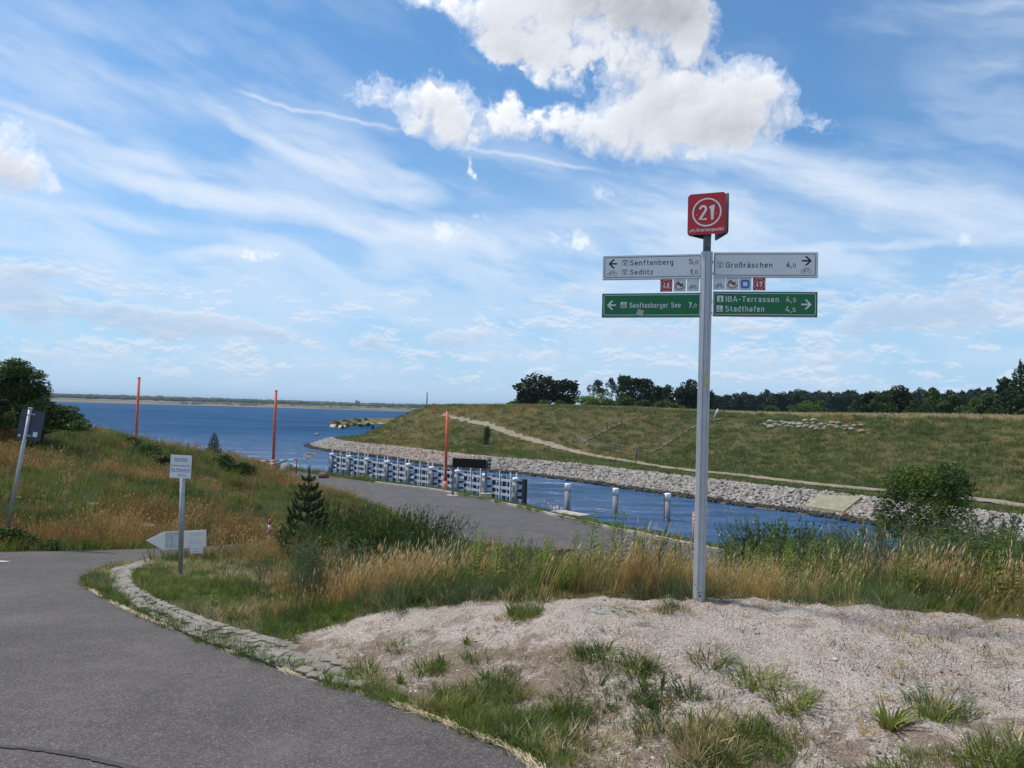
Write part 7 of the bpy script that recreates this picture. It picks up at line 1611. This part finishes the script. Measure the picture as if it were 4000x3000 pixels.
# ------------------------------------------------------------------ trees
def tree_mesh(blobs, n, leaf, seed, mat, trunk_h, r0, limbs=6, up=0.2, lean=(0, 0), asp=1.5, barkm=None):
    rs = np.random.default_rng(seed); C = shellpoints(blobs, n, rs); V, F = leafquads(C, leaf, rs, up, asp); tr = MB(); bz = [Vector(b[:3]) for b in blobs]
    top = Vector((lean[0] * trunk_h, lean[1] * trunk_h, trunk_h)); tr.tube([(0, 0, -0.2), top * 0.5, top], [r0, r0 * 0.8, r0 * 0.6], 9)
    for b in bz[:limbs]: st = top * 0.85; tr.tube([st, st.lerp(b, 0.5) + Vector((0, 0, 0.1)), b], [r0 * 0.5, r0 * 0.3, r0 * 0.1], 6, False)
    return np_mesh('crown', V, F, mat), tr.mesh('trunk', barkm or M_BARK)
def blobs_random(rs, n, w, h0, h1, r, flat=0.8, xs=0.0):
    out = []
    for k in range(n):
        a = rs.uniform(0, 6.28); t = rs.random(); z = h0 + (h1 - h0) * t; q = w * 0.5 * math.sqrt(max(0.05, 1 - ((t - 0.45) / 0.62) ** 2)) * rs.uniform(0.2, 0.75); rr = r * rs.uniform(0.65, 1.15); out.append((q * math.cos(a) + xs * t, q * math.sin(a), z, rr, rr, rr * flat))
    return out
def kind_tree(kind, seed):
    rs = np.random.default_rng(seed)
    # unit size: 1 m tall, scaled later
    if kind == 'dark': return tree_mesh(blobs_random(rs, 15, 1.05, 0.16, 0.88, 0.19) + [(0, 0, .52, .42, .42, .36), (0, 0, .24, .36, .36, .20)], 4200, 0.085, seed, L_DARK, 0.42, 0.02)
    if kind == 'mid': return tree_mesh(blobs_random(rs, 13, 0.85, 0.16, 0.86, 0.19) + [(0, 0, .45, .32, .32, .36), (0, 0, .16, .30, .30, .16)], 3400, 0.070, seed, L_MID, 0.4, 0.018)
    if kind == 'bright': return tree_mesh(blobs_random(rs, 14, 1.3, 0.18, 0.80, 0.26, 0.75, 0.12), 3200, 0.070, seed, L_BRIGHT, 0.35, 0.018)
    if kind == 'bush': return tree_mesh(blobs_random(rs, 11, 1.3, 0.15, 0.72, 0.34, 0.8), 1800, 0.11, seed, L_MID, 0.25, 0.02)
    if kind == 'thin': return tree_mesh(blobs_random(rs, 12, 0.75, 0.42, 0.92, 0.11, 0.7), 1000, 0.055, seed, L_MID, 0.7, 0.015, 9)
    if kind == 'reddish': return tree_mesh(blobs_random(rs, 10, 0.7, 0.45, 0.88, 0.16, 0.7), 1300, 0.055, seed, L_RUSTT, 0.6, 0.015)
    if kind == 'fpine': return tree_mesh([b for b in blobs_random(rs, 12, 0.62, 0.50, 0.90, 0.145, 0.62)] + blobs_random(rs, 7, 0.8, 0.10, 0.55, 0.24, 0.9), 2500, 0.085, seed, L_DARK, 0.75, 0.013, 8)
    if kind == 'conif':
        B = []
        for k in range(15): t = k / 14; w = 0.34 * (1 - t) ** 0.8 + 0.03; a = k * 2.4; B.append((math.cos(a) * w * 0.45, math.sin(a) * w * 0.45, 0.08 + 0.86 * t, w * 0.75, w * 0.75, 0.085))
        return tree_mesh(B, 2400, 0.055, seed, L_MID, 0.9, 0.014, 0, 0.0)
KT = {k: [kind_tree(k, 700 + 10 * i + j) for j in range(m)] for i, (k, m) in enumerate((('dark', 4), ('mid', 3), ('bright', 2), ('bush', 3), ('thin', 2), ('reddish', 2), ('fpine', 5), ('conif', 3)))}
NAMES = {'dark': ('broadleaf_tree', 'tree'), 'mid': ('broadleaf_tree', 'tree'), 'bright': ('willow_tree', 'tree'), 'bush': ('bush', 'shrub'), 'thin': ('sparse_tree', 'tree'), 'reddish': ('copper_tree', 'tree'), 'fpine': ('pine_tree', 'tree'), 'conif': ('conifer', 'tree')}
def put_tree(kind, u, vt, wpx, Y, label, group=None, vb=None):
    q = at_y(u, vt, Y); g = H(q[0], q[1])[0]; 
    if vb is not None: g = at_y(u, vb, Y)[2]
    g = min(g, 2.4) if Y > 100 else g
    h = q[2] - g; m = KT[kind][rng.integers(len(KT[kind]))]; w = wpx / FPX * Y; base = {'dark': .80, 'mid': .72, 'bright': 1.15, 'bush': 1.2, 'thin': .7, 'reddish': .62, 'fpine': .62, 'conif': .62}[kind]
    put_shrub(NAMES[kind][0], (q[0], q[1], g), [('crown', m[0]), ('trunk', m[1])], label, rng.uniform(0, 6), cat=NAMES[kind][1], group=group, scl=(w / base, w / base, h / 0.98))
for a in [('dark', 1160, 804, 84, 150, 'large round dark tree standing free left of the signpost on the far bank'), ('dark', 1222, 821, 58, 150, 'slightly lower dark tree touching the large round one on its right'), ('bush', 1175, 860, 34, 138, 'light green round bush at the foot of the large dark tree'), ('bush', 1210, 864, 38, 139, 'dark bush below the lower dark tree'), ('bush', 1107, 864, 26, 140, 'grey-green shrub left of the large round tree'), ('bush', 1240, 872, 30, 140, 'low shrub right of the dark pair of trees'),
          ('bright', 1294, 836, 92, 138, 'bright green willow-like tree bent by the wind'), ('reddish', 1291, 819, 34, 152, 'dark reddish tree top behind the bright green tree'), ('thin', 1322, 814, 30, 152, 'thin see-through tree behind the bright green tree'), ('dark', 1351, 812, 40, 150, 'tall dark tree in the middle of the far group'), ('dark', 1386, 818, 48, 151, 'dark rounded tree right of the tallest of the far group'), ('dark', 1412, 828, 34, 150, 'dark tree between the rounded one and the sloping end of the group'), ('dark', 1436, 832, 40, 150, 'lower dark tree at the right end of the group'),
          ('bush', 1350, 852, 50, 140, 'green bush under the tall dark trees'), ('bush', 1390, 858, 50, 139, 'broad bush in front of the dark tree group'), ('bush', 1430, 862, 46, 139, 'low bush at the right of the tree group'), ('bush', 1460, 868, 40, 141, 'small bush filling the gap left of the signpost'), ('dark', 1485, 822, 50, 148, 'dark tree close to the left side of the signpost'), ('dark', 1522, 842, 40, 150, 'dark tree partly behind the signpost'),
          ('bright', 1759, 855, 66, 128, 'bright green round tree in front of the dark forest'), ('bush', 1665, 872, 40, 118, 'dark windswept bush at the crest left of the boulders'), ('bush', 1715, 872, 40, 126, 'mid green bush left of the bright round tree'), ('conif', 1850, 862, 40, 122, 'small dark conifer right of the bright round tree'), ('dark', 1884, 850, 56, 128, 'dark tree at the left of the mixed grove'), ('mid', 1908, 848, 50, 122, 'mid green tree in the mixed grove'), ('dark', 1941, 836, 62, 126, 'broad dark tree in the middle of the mixed grove'), ('conif', 1975, 862, 46, 112, 'conifer in the front row of the mixed grove'),
          ('mid', 2017, 832, 42, 120, 'tree with upright twigs at the top of the grove'), ('conif', 2000, 870, 44, 108, 'low conifer in front of the upright-twigged tree'), ('mid', 2052, 853, 46, 116, 'green tree in the right of the grove'), ('bush', 2082, 872, 44, 106, 'bush at the foot of the right grove'), ('bright', 2108, 858, 40, 112, 'light green tree before the dark pair at the right'), ('mid', 2130, 846, 52, 110, 'dense green tree beside the tall pine at the right'), ('fpine', 2172, 805, 52, 114, 'tall pine with open crown near the right edge'), ('conif', 2206, 780, 70, 104, 'tallest dark conifer cut by the right picture edge'), ('dark', 2180, 850, 60, 106, 'dark bushy tree under the tall pine'), ('conif', 2150, 868, 44, 102, 'conifer in the front row at the right'),
          ('bush', 2060, 895, 30, 96, 'small bush at the crest of the hill, right'), ('bush', 1640, 886, 18, 104, 'tiny shrub on the crest right of the signpost'), ('bush', 1052, 913, 14, 105, 'small shrub above the gravel path'), ('bush', 1131, 930, 20, 112, 'shrub right above the bend of the gravel path'), ('bush', 1310, 930, 34, 104, 'left shrub inside the fenced plot'), ('bush', 1372, 928, 26, 103, 'right shrub inside the fenced plot'), ('bush', 1418, 925, 22, 106, 'small pale shrub near the right fence of the plot'), ('bush', 1370, 905, 60, 112, 'wide low shrub in the upper part of the fenced plot'),
          ('bush', 1340, 905, 24, 112, 'small shrub at the top left of the fenced plot'), ('bush', 2010, 905, 22, 88, 'dark small bush on the right hillside crest'), ('conif', 1780, 880, 22, 98, 'little conifer at the upper edge of the boulder field')]:
    put_tree(*a)
k = 0
for row, (Y, n) in enumerate(((290, 46), (315, 48), (345, 50))):
    for i in range(n):
        u = 1496 + (2262 - 1496) * (i + rng.uniform(-.35, .35)) / n; vt = np.interp(u, [1496, 1549, 1600, 1669, 1740, 1800, 1860, 1930, 2010, 2120, 2260], [852, 850, 849, 845, 843, 845, 843, 842, 843, 842, 838]) + rng.normal(0, 2.6) + (2 - row) * 4
        kind = 'reddish' if (row == 2 and 1715 < u < 1830 and rng.random() < 0.6) else 'fpine' if rng.random() < 0.75 else 'dark'
        put_tree(kind, u, vt, rng.uniform(24, 36), Y, {'fpine': 'dark pine in the forest edge beyond the far hillside', 'dark': 'dark broadleaf tree in the forest edge beyond the far hillside', 'reddish': 'reddish-topped tree in the dark forest right of the signpost'}[kind], {'fpine': 'pines of the forest edge', 'dark': 'broadleaf trees of the forest edge', 'reddish': 'reddish trees in the forest edge'}[kind], vb=893 + 0.026 * (u - 1500))
# wind-blown tree on the right bank
def windtree():
    Y = 17.5; q = at_y(2000, 1180, Y); g = H(q[0], q[1])[0]; s = Y / FPX; rs = np.random.default_rng(5); B = []
    for (u, v, ru, rv) in [(1955, 1040, 34, 26), (1935, 1075, 30, 30), (1975, 1060, 38, 36), (2010, 1040, 34, 30), (2045, 1028, 40, 26), (2030, 1065, 42, 34), (2070, 1060, 28, 36), (1990, 1100, 44, 34), (2045, 1100, 42, 34), (1930, 1118, 30, 34), (1925, 1145, 26, 26), (1970, 1140, 40, 36), (2030, 1140, 44, 34), (1960, 1022, 22, 12), (2060, 1010, 26, 12), (1985, 1015, 20, 10)]:
        p = at_y(u, v, Y) ; B.append((p[0] - q[0], rs.uniform(-0.25, 0.25), p[2] - g, ru * s, ru * s, rv * s))
    C = shellpoints(B, 15000, rs, 0.6); wd = np.repeat(np.array([[1.0, 0, 0.25]]), len(C), 0); V, F = leafquads(C, 0.075, rs, 0.1, 2.6, wd * 1.2); tr = MB(); tr.tube([(0, 0, -0.1), (0.05, 0, 0.6), (0, 0, 1.4)], [0.06, 0.045, 0.03], 8)
    for b in B[:13]: tr.tube([(0.03, 0, 0.5), (b[0] * 0.5, b[1] * 0.5, (b[2] + 0.6) * 0.5), (b[0], b[1], b[2])], [0.025, 0.015, 0.006], 5, False)
    put_shrub('windblown_tree', (q[0], q[1], g), [('crown', np_mesh('crown', V, F, L_BROOM)), ('trunk', tr.mesh('trunk', M_BARK))], 'dense green wind-blown small tree on the bank at the right', cat='tree')
windtree()
def left_tree():
    Y = 26.5; q = at_y(40, 930, Y); g = H(q[0], q[1])[0]; s = Y / FPX; rs = np.random.default_rng(9)
    def mk(name, bl, n, leaf, mat, lab, u0):
        p0 = at_y(u0, 930, Y); g0 = H(p0[0], p0[1])[0]; B = []
        for (u, v, ru, rv) in bl: p = at_y(u, v, Y); B.append((p[0] - p0[0], rs.uniform(-0.4, 0.4), p[2] - g0, ru * s * 1.15, ru * s * 1.15, rv * s * 1.15))
        C = shellpoints(B, int(n * 2.4), rs, 0.75); V, F = leafquads(C, leaf, rs, 0.25, 2.4); tr = MB(); tr.tube([(0, 0, -0.1), (0.03, 0, 0.5), (0, 0, 1.2)], [0.06, 0.05, 0.03], 8)
        for b in B: tr.tube([(0.02, 0, 0.4), (b[0] * 0.6, b[1] * 0.5, (b[2] + 0.5) * 0.5), (b[0], b[1], b[2] + b[5] * 0.6)], [0.025, 0.014, 0.005], 5, False)
        put_shrub(name, (p0[0], p0[1], g0), [('crown', np_mesh('crown', V, F, mat)), ('trunk', tr.mesh('trunk', M_BARK))], lab, cat='tree' if name == 'ash_tree' else 'shrub')
    mk('ash_tree', [(20, 800, 26, 18), (48, 802, 26, 20), (75, 812, 20, 12), (10, 830, 30, 28), (45, 838, 34, 26), (78, 842, 18, 18), (25, 865, 40, 26), (60, 870, 34, 22), (90, 815, 10, 7), (-20, 830, 40, 40), (30, 785, 18, 10)], 7500, 0.10, L_MID, 'leafy green young ash tree at the left edge above the bushes', 40)
    mk('bush', [(20, 900, 40, 30), (60, 905, 40, 26), (95, 890, 34, 22), (125, 900, 34, 22), (150, 912, 28, 16), (176, 922, 22, 11), (-20, 900, 40, 40), (100, 915, 40, 16), (140, 890, 14, 8)], 9000, 0.11, L_MID, 'dense dark green bush spilling down the ridge at the left', 90)
    # dead branch lying on the ridge
    A = drape(196, 934, 20); t = empty('dead_branch', A, label='bare grey dead branch lying on the ridge at the end of the bushes', cat='branch'); f = lambda u, v: Vector(at_y(u, v, A[1]) - A); mb = MB()
    mb.tube([f(190, 936), f(200, 926), f(210, 916), f(217, 914)], [0.03, 0.028, 0.02, 0.01], 7); mb.tube([f(203, 925), f(194, 917)], [0.018, 0.008], 6); mb.tube([f(196, 932), f(180, 930)], [0.02, 0.008], 6); mb.build('limbs', paint('dead_wood', (0.36, 0.32, 0.27), 0.9), t)
left_tree()
# low weeds at the foot of the leaning sign, and small shrubs on the hill
for (u, v, Y, s, lab) in [(20, 1178, 14.9, 0.5, 'dark green nettle clump at the foot of the leaning sign'), (60, 1185, 14.7, 0.38, 'dark green clump right of the leaning sign foot'), (105, 1188, 14.8, 0.28, 'low green clump by the asphalt, second right of the leaning sign'), (290, 965, 31, 0.45, 'small green bush on the ridge at the foot of the leftmost mast'), (325, 985, 30, 0.55, 'green bush on the slope below the leftmost mast'), (350, 1010, 28, 0.6, 'fresh green bush in the upper middle of the hill'), (490, 1015, 32, 0.7, 'dark low bush right of the ridge pine'),
                        (530, 1025, 31, 0.6, 'dark bush on the slope toward the lower road'), (1005, 1020, 20, 0.0, '')]:
    if not lab: continue
    p = drape(u, v, 12, 60); m = KT['bush'][rng.integers(3)]; put_shrub('bush', p - np.array([0, 0, 0.05]), [('crown', m[0]), ('trunk', m[1])], lab, rng.uniform(0, 6), cat='shrub', scl=(s * 1.3, s * 1.3, s))

# ------------------------------------------------------------------ spit, far wood, chimney, wind turbines
def spit():
    z = WATER + 0.30; px_ = [(712, 921), (735, 923), (760, 919), (780, 914), (829, 915), (870, 908), (1000, 903), (1010, 898), (850, 905.5), (790, 906), (745, 909), (716, 914)]
    P = [at_z(u, v, z) for u, v in px_]; mb = MB(); n = len(P); mb.add([tuple(p) for p in P] + [(p[0], p[1], z - 1.5) for p in P], [tuple(range(n))] + [(i, n + i, n + (i + 1) % n, (i + 1) % n) for i in range(n)])
    o = mb.build('sand_spit', M_SANDF); 
    if o.data.polygons[0].normal.z < 0: o.data.flip_normals()
    tag(o, kind='structure')
    c = np.array([p[:2] for p in P]); x0, y0 = c.min(0); x1, y1 = c.max(0); x, y = points_in(x0, x1, y0, y1, 0.25, lambda x, y: inside(x, y, c) * (y > np.interp(x, [x0, x1], [y0 + 14, y0 + 40]))); 
    scatter('spit_grass', np.stack([x, y, np.full(len(x), z)], -1), rng.uniform(0, 6, len(x)), rng.uniform(1.5, 3.0, len(x)), [P_FAR[0], P_FAR[3]], None, 0.1)
    for i, (u, v, w) in enumerate([(722, 911, 14), (732, 913, 16), (745, 908, 18), (756, 911, 18), (750, 917, 14), (768, 905, 18), (764, 916, 16), (778, 908, 18), (790, 905, 16), (782, 918, 22), (794, 916, 18), (806, 920, 12), (727, 919, 10), (741, 921, 10)]):
        Y = at_z(u, v + 5, z)[1]; q = at_y(u, v, Y); m = KT['bush'][i % 3]; w_ = w / FPX * Y; h = max(1.2, (v + 5 - v + 4) / FPX * Y); put_shrub('willow_bush', (q[0], q[1], z - 0.1), [('crown', m[0]), ('trunk', m[1])], 'grey-green willow bush on the low sand spit in the lake', i, cat='shrub', group='willow bushes on the sand spit', scl=(w_ / 1.5, w_ / 1.5, h))
spit()
def farwood():
    m, N = new_mat('far_trees'); r = N.rand(); P = N.pos(); finish(N, N.mix(N.rng(N.noise(P, 0.003, 3), 0.4, 0.6), N.mix(r, (0.028, 0.048, 0.022), (0.045, 0.062, 0.028)), N.mix(r, (0.05, 0.07, 0.03), (0.08, 0.09, 0.04))), 0.9, 0, None, 0.1)
    ks = [proto(rock_mesh('far_tree', 300 + k, m, 0.75, 2, 0.30)) for k in range(4)]
    n = 5200; x = rng.uniform(-1700, 900, n); y = rng.uniform(0, 1, n) ** 0.8 * 950 + 1780; gp = nz(x / 300, y / 300, 1.2, 601); ok = (gp > 0.36) | (y > 2150); x, y = x[ok], y[ok]
    z = np.interp(y, [1400, 1800, 2200, 2800], [-2, 1.0, 2.0, 3.0]) ; s = rng.uniform(9, 19, len(x)) * (0.8 + 0.4 * nz(x / 300, y / 300, 2, 611)); s = np.where(y > 2300, s * 1.15, s); lift = 1.5 * np.sin(x / 260.0) + 1.2
    scatter('distant_wood', np.stack([x, y, z + s * 0.12 + lift], -1), rng.uniform(0, 6, len(x)), np.stack([s * 1.3, s * 1.3, s * 0.8], -1), ks, None, 0.0)
    n = 900; x = rng.uniform(-1000, 400, n); y = rng.uniform(1420, 1800, n); ok = (nz(x / 120, y / 120, 1.5, 621) > 0.50) & (x > -700 + 0 * y); x, y = x[ok], y[ok]; s = rng.uniform(4, 9, len(x))
    scatter('distant_scrub', np.stack([x, y, np.interp(y, [1340, 1420, 1800], [-5, -3.0, 0.8])], -1), rng.uniform(0, 6, len(x)), np.stack([s * 1.8, s * 1.3, s * 0.6], -1), ks, None, 0.0)
farwood()
def chimney():
    Y = 2350; b = at_y(922, 873, Y); b[2] = 1.0; tp = at_y(922, 847, Y); h = tp[2] - b[2]; t = empty('power_station_chimney', b, label='tall thin grey chimney with brick building at its foot on the far shore', cat='chimney')
    mb = MB(); mb.tube([(0, 0, 0), (0, 0, h)], [2.3, 1.7], 16); mb.build('stack', M_CHIM, t); mb = MB(); mb.tube([(0, 0, h * 0.42), (0, 0, h * 0.5)], 2.4, 16); mb.tube([(0, 0, 0), (0, 0, 12)], 2.7, 16); mb.build('brick_collar', M_BRICK, t)
    mb = MB(); mb.box((14, 0, 6), (34, 14, 9)); mb.box((22, 0, 11), (12, 12, 6)); mb.build('brick_hall', M_BRICK, t)
    b = at_y(773, 872, Y); b[2] = 2; mb = MB(); t = empty('brick_tower', b, label='small orange brick block rising over the trees on the far shore', cat='building'); mb.box((0, 0, 6), (13, 10, 14)); mb.box((-4, 0, 14), (5, 8, 4)); mb.build('wall', M_BRICK, t); mb = MB(); mb.box((0, -5.2, 8), (6, 0.3, 3)); mb.build('window', M_CHIM, t)
    b = at_y(936, 880.5, 1900); b[2] = -1; t = empty('white_house', b, label='tiny white house at the right end of the far shore', cat='house'); mb = MB(); mb.box((0, 0, 4), (10, 8, 8)); mb.build('wall', M_WHITE, t); mb = MB(); mb.prism([(-6, 8), (6, 8), (0, 11)], 8.6); mb.build('roof', M_BRICK, t, (0, -4.3, 0))
chimney()
def turbines():
    tw = MB(); tw.tube([(0, 0, 0), (0, 0, 1)], [0.03, 0.018], 8); tw = tw.mesh('tower', M_WHITE); nc = MB(); nc.box((0, 0, 1.0), (0.05, 0.12, 0.05)); nc = nc.mesh('nacelle', M_WHITE); bl = MB(); bl.add([(-.012, 0, 0), (.016, 0, 0), (.004, 0, .55), (-.004, 0, .55), (0, 0.012, 0.02)], [(0, 1, 2, 3), (0, 4, 1), (0, 3, 4), (1, 4, 2)]); bl = bl.mesh('blade', M_WHITE)
    for i, (u, vt) in enumerate([(193, 848), (223, 852), (235, 847.5), (247, 851), (287, 853), (307, 852), (318, 853), (336, 853), (387, 856), (1032 * .0 + 743, 862), (757, 864), (818, 866)]):
        Y = 4300; q = at_y(u, vt + 4, Y); t = empty('wind_turbine', (q[0], q[1], 0), (0, 0, rng.uniform(-.5, .5)), label='tiny white wind turbine on the hazy horizon beyond the lake', cat='wind turbine', group='wind turbines on the far horizon'); h = q[2]
        for nm, me in (('tower', tw), ('nacelle', nc)): o = ob(nm, me, t); o.scale = (h * 0.9, h * 0.9, h)
        a0 = rng.uniform(0, 2)
        for k in range(3): o = ob('blade', bl, t, (0, -h * 0.06, h), (0, a0 + k * 2.094, 0)); o.scale = (h, h, h)
turbines()
# a bird over the lake
q = at_y(707, 620, 120); mb = MB(); mb.add([(-.35, 0, .06), (-.1, 0, .02), (0, -.12, 0), (.1, 0, .02), (.35, 0, .05), (0, .12, .0), (0, 0, 0.06)], [(0, 1, 5), (1, 2, 6, 5), (2, 3, 5, 6), (3, 4, 5)]); o = mb.build('bird', M_INK, None, q); tag(o, 'tiny dark bird in the sky above the lake', 'bird')
# ------------------------------------------------------------------ air between here and the far shore
def haze():
    m = bpy.data.materials.new('haze'); m.use_nodes = True; t = m.node_tree; t.nodes.clear(); v = t.nodes.new('ShaderNodeVolumePrincipled'); v.inputs['Color'].default_value = (0.55, 0.74, 0.98, 1); v.inputs['Density'].default_value = HAZE; v.inputs['Anisotropy'].default_value = 0.1
    o = t.nodes.new('ShaderNodeOutputMaterial'); t.links.new(v.outputs[0], o.inputs['Volume'])
    x0, x1, y0, y1, z0, z1 = -9200, 9200, -500, 9300, -11, 62; V = [(x0, y0, z0), (x1, y0, z0), (x1, y1, z0), (x0, y1, z0), (x0, y0, z1), (x1, y0, z1), (x1, y1, z1), (x0, y1, z1)]
    tag(ob('haze', mesh('haze', V, [(0, 3, 2, 1), (4, 5, 6, 7), (0, 1, 5, 4), (1, 2, 6, 5), (2, 3, 7, 6), (3, 0, 4, 7)], m)), kind='stuff')
HAZE = 0.00010
haze()
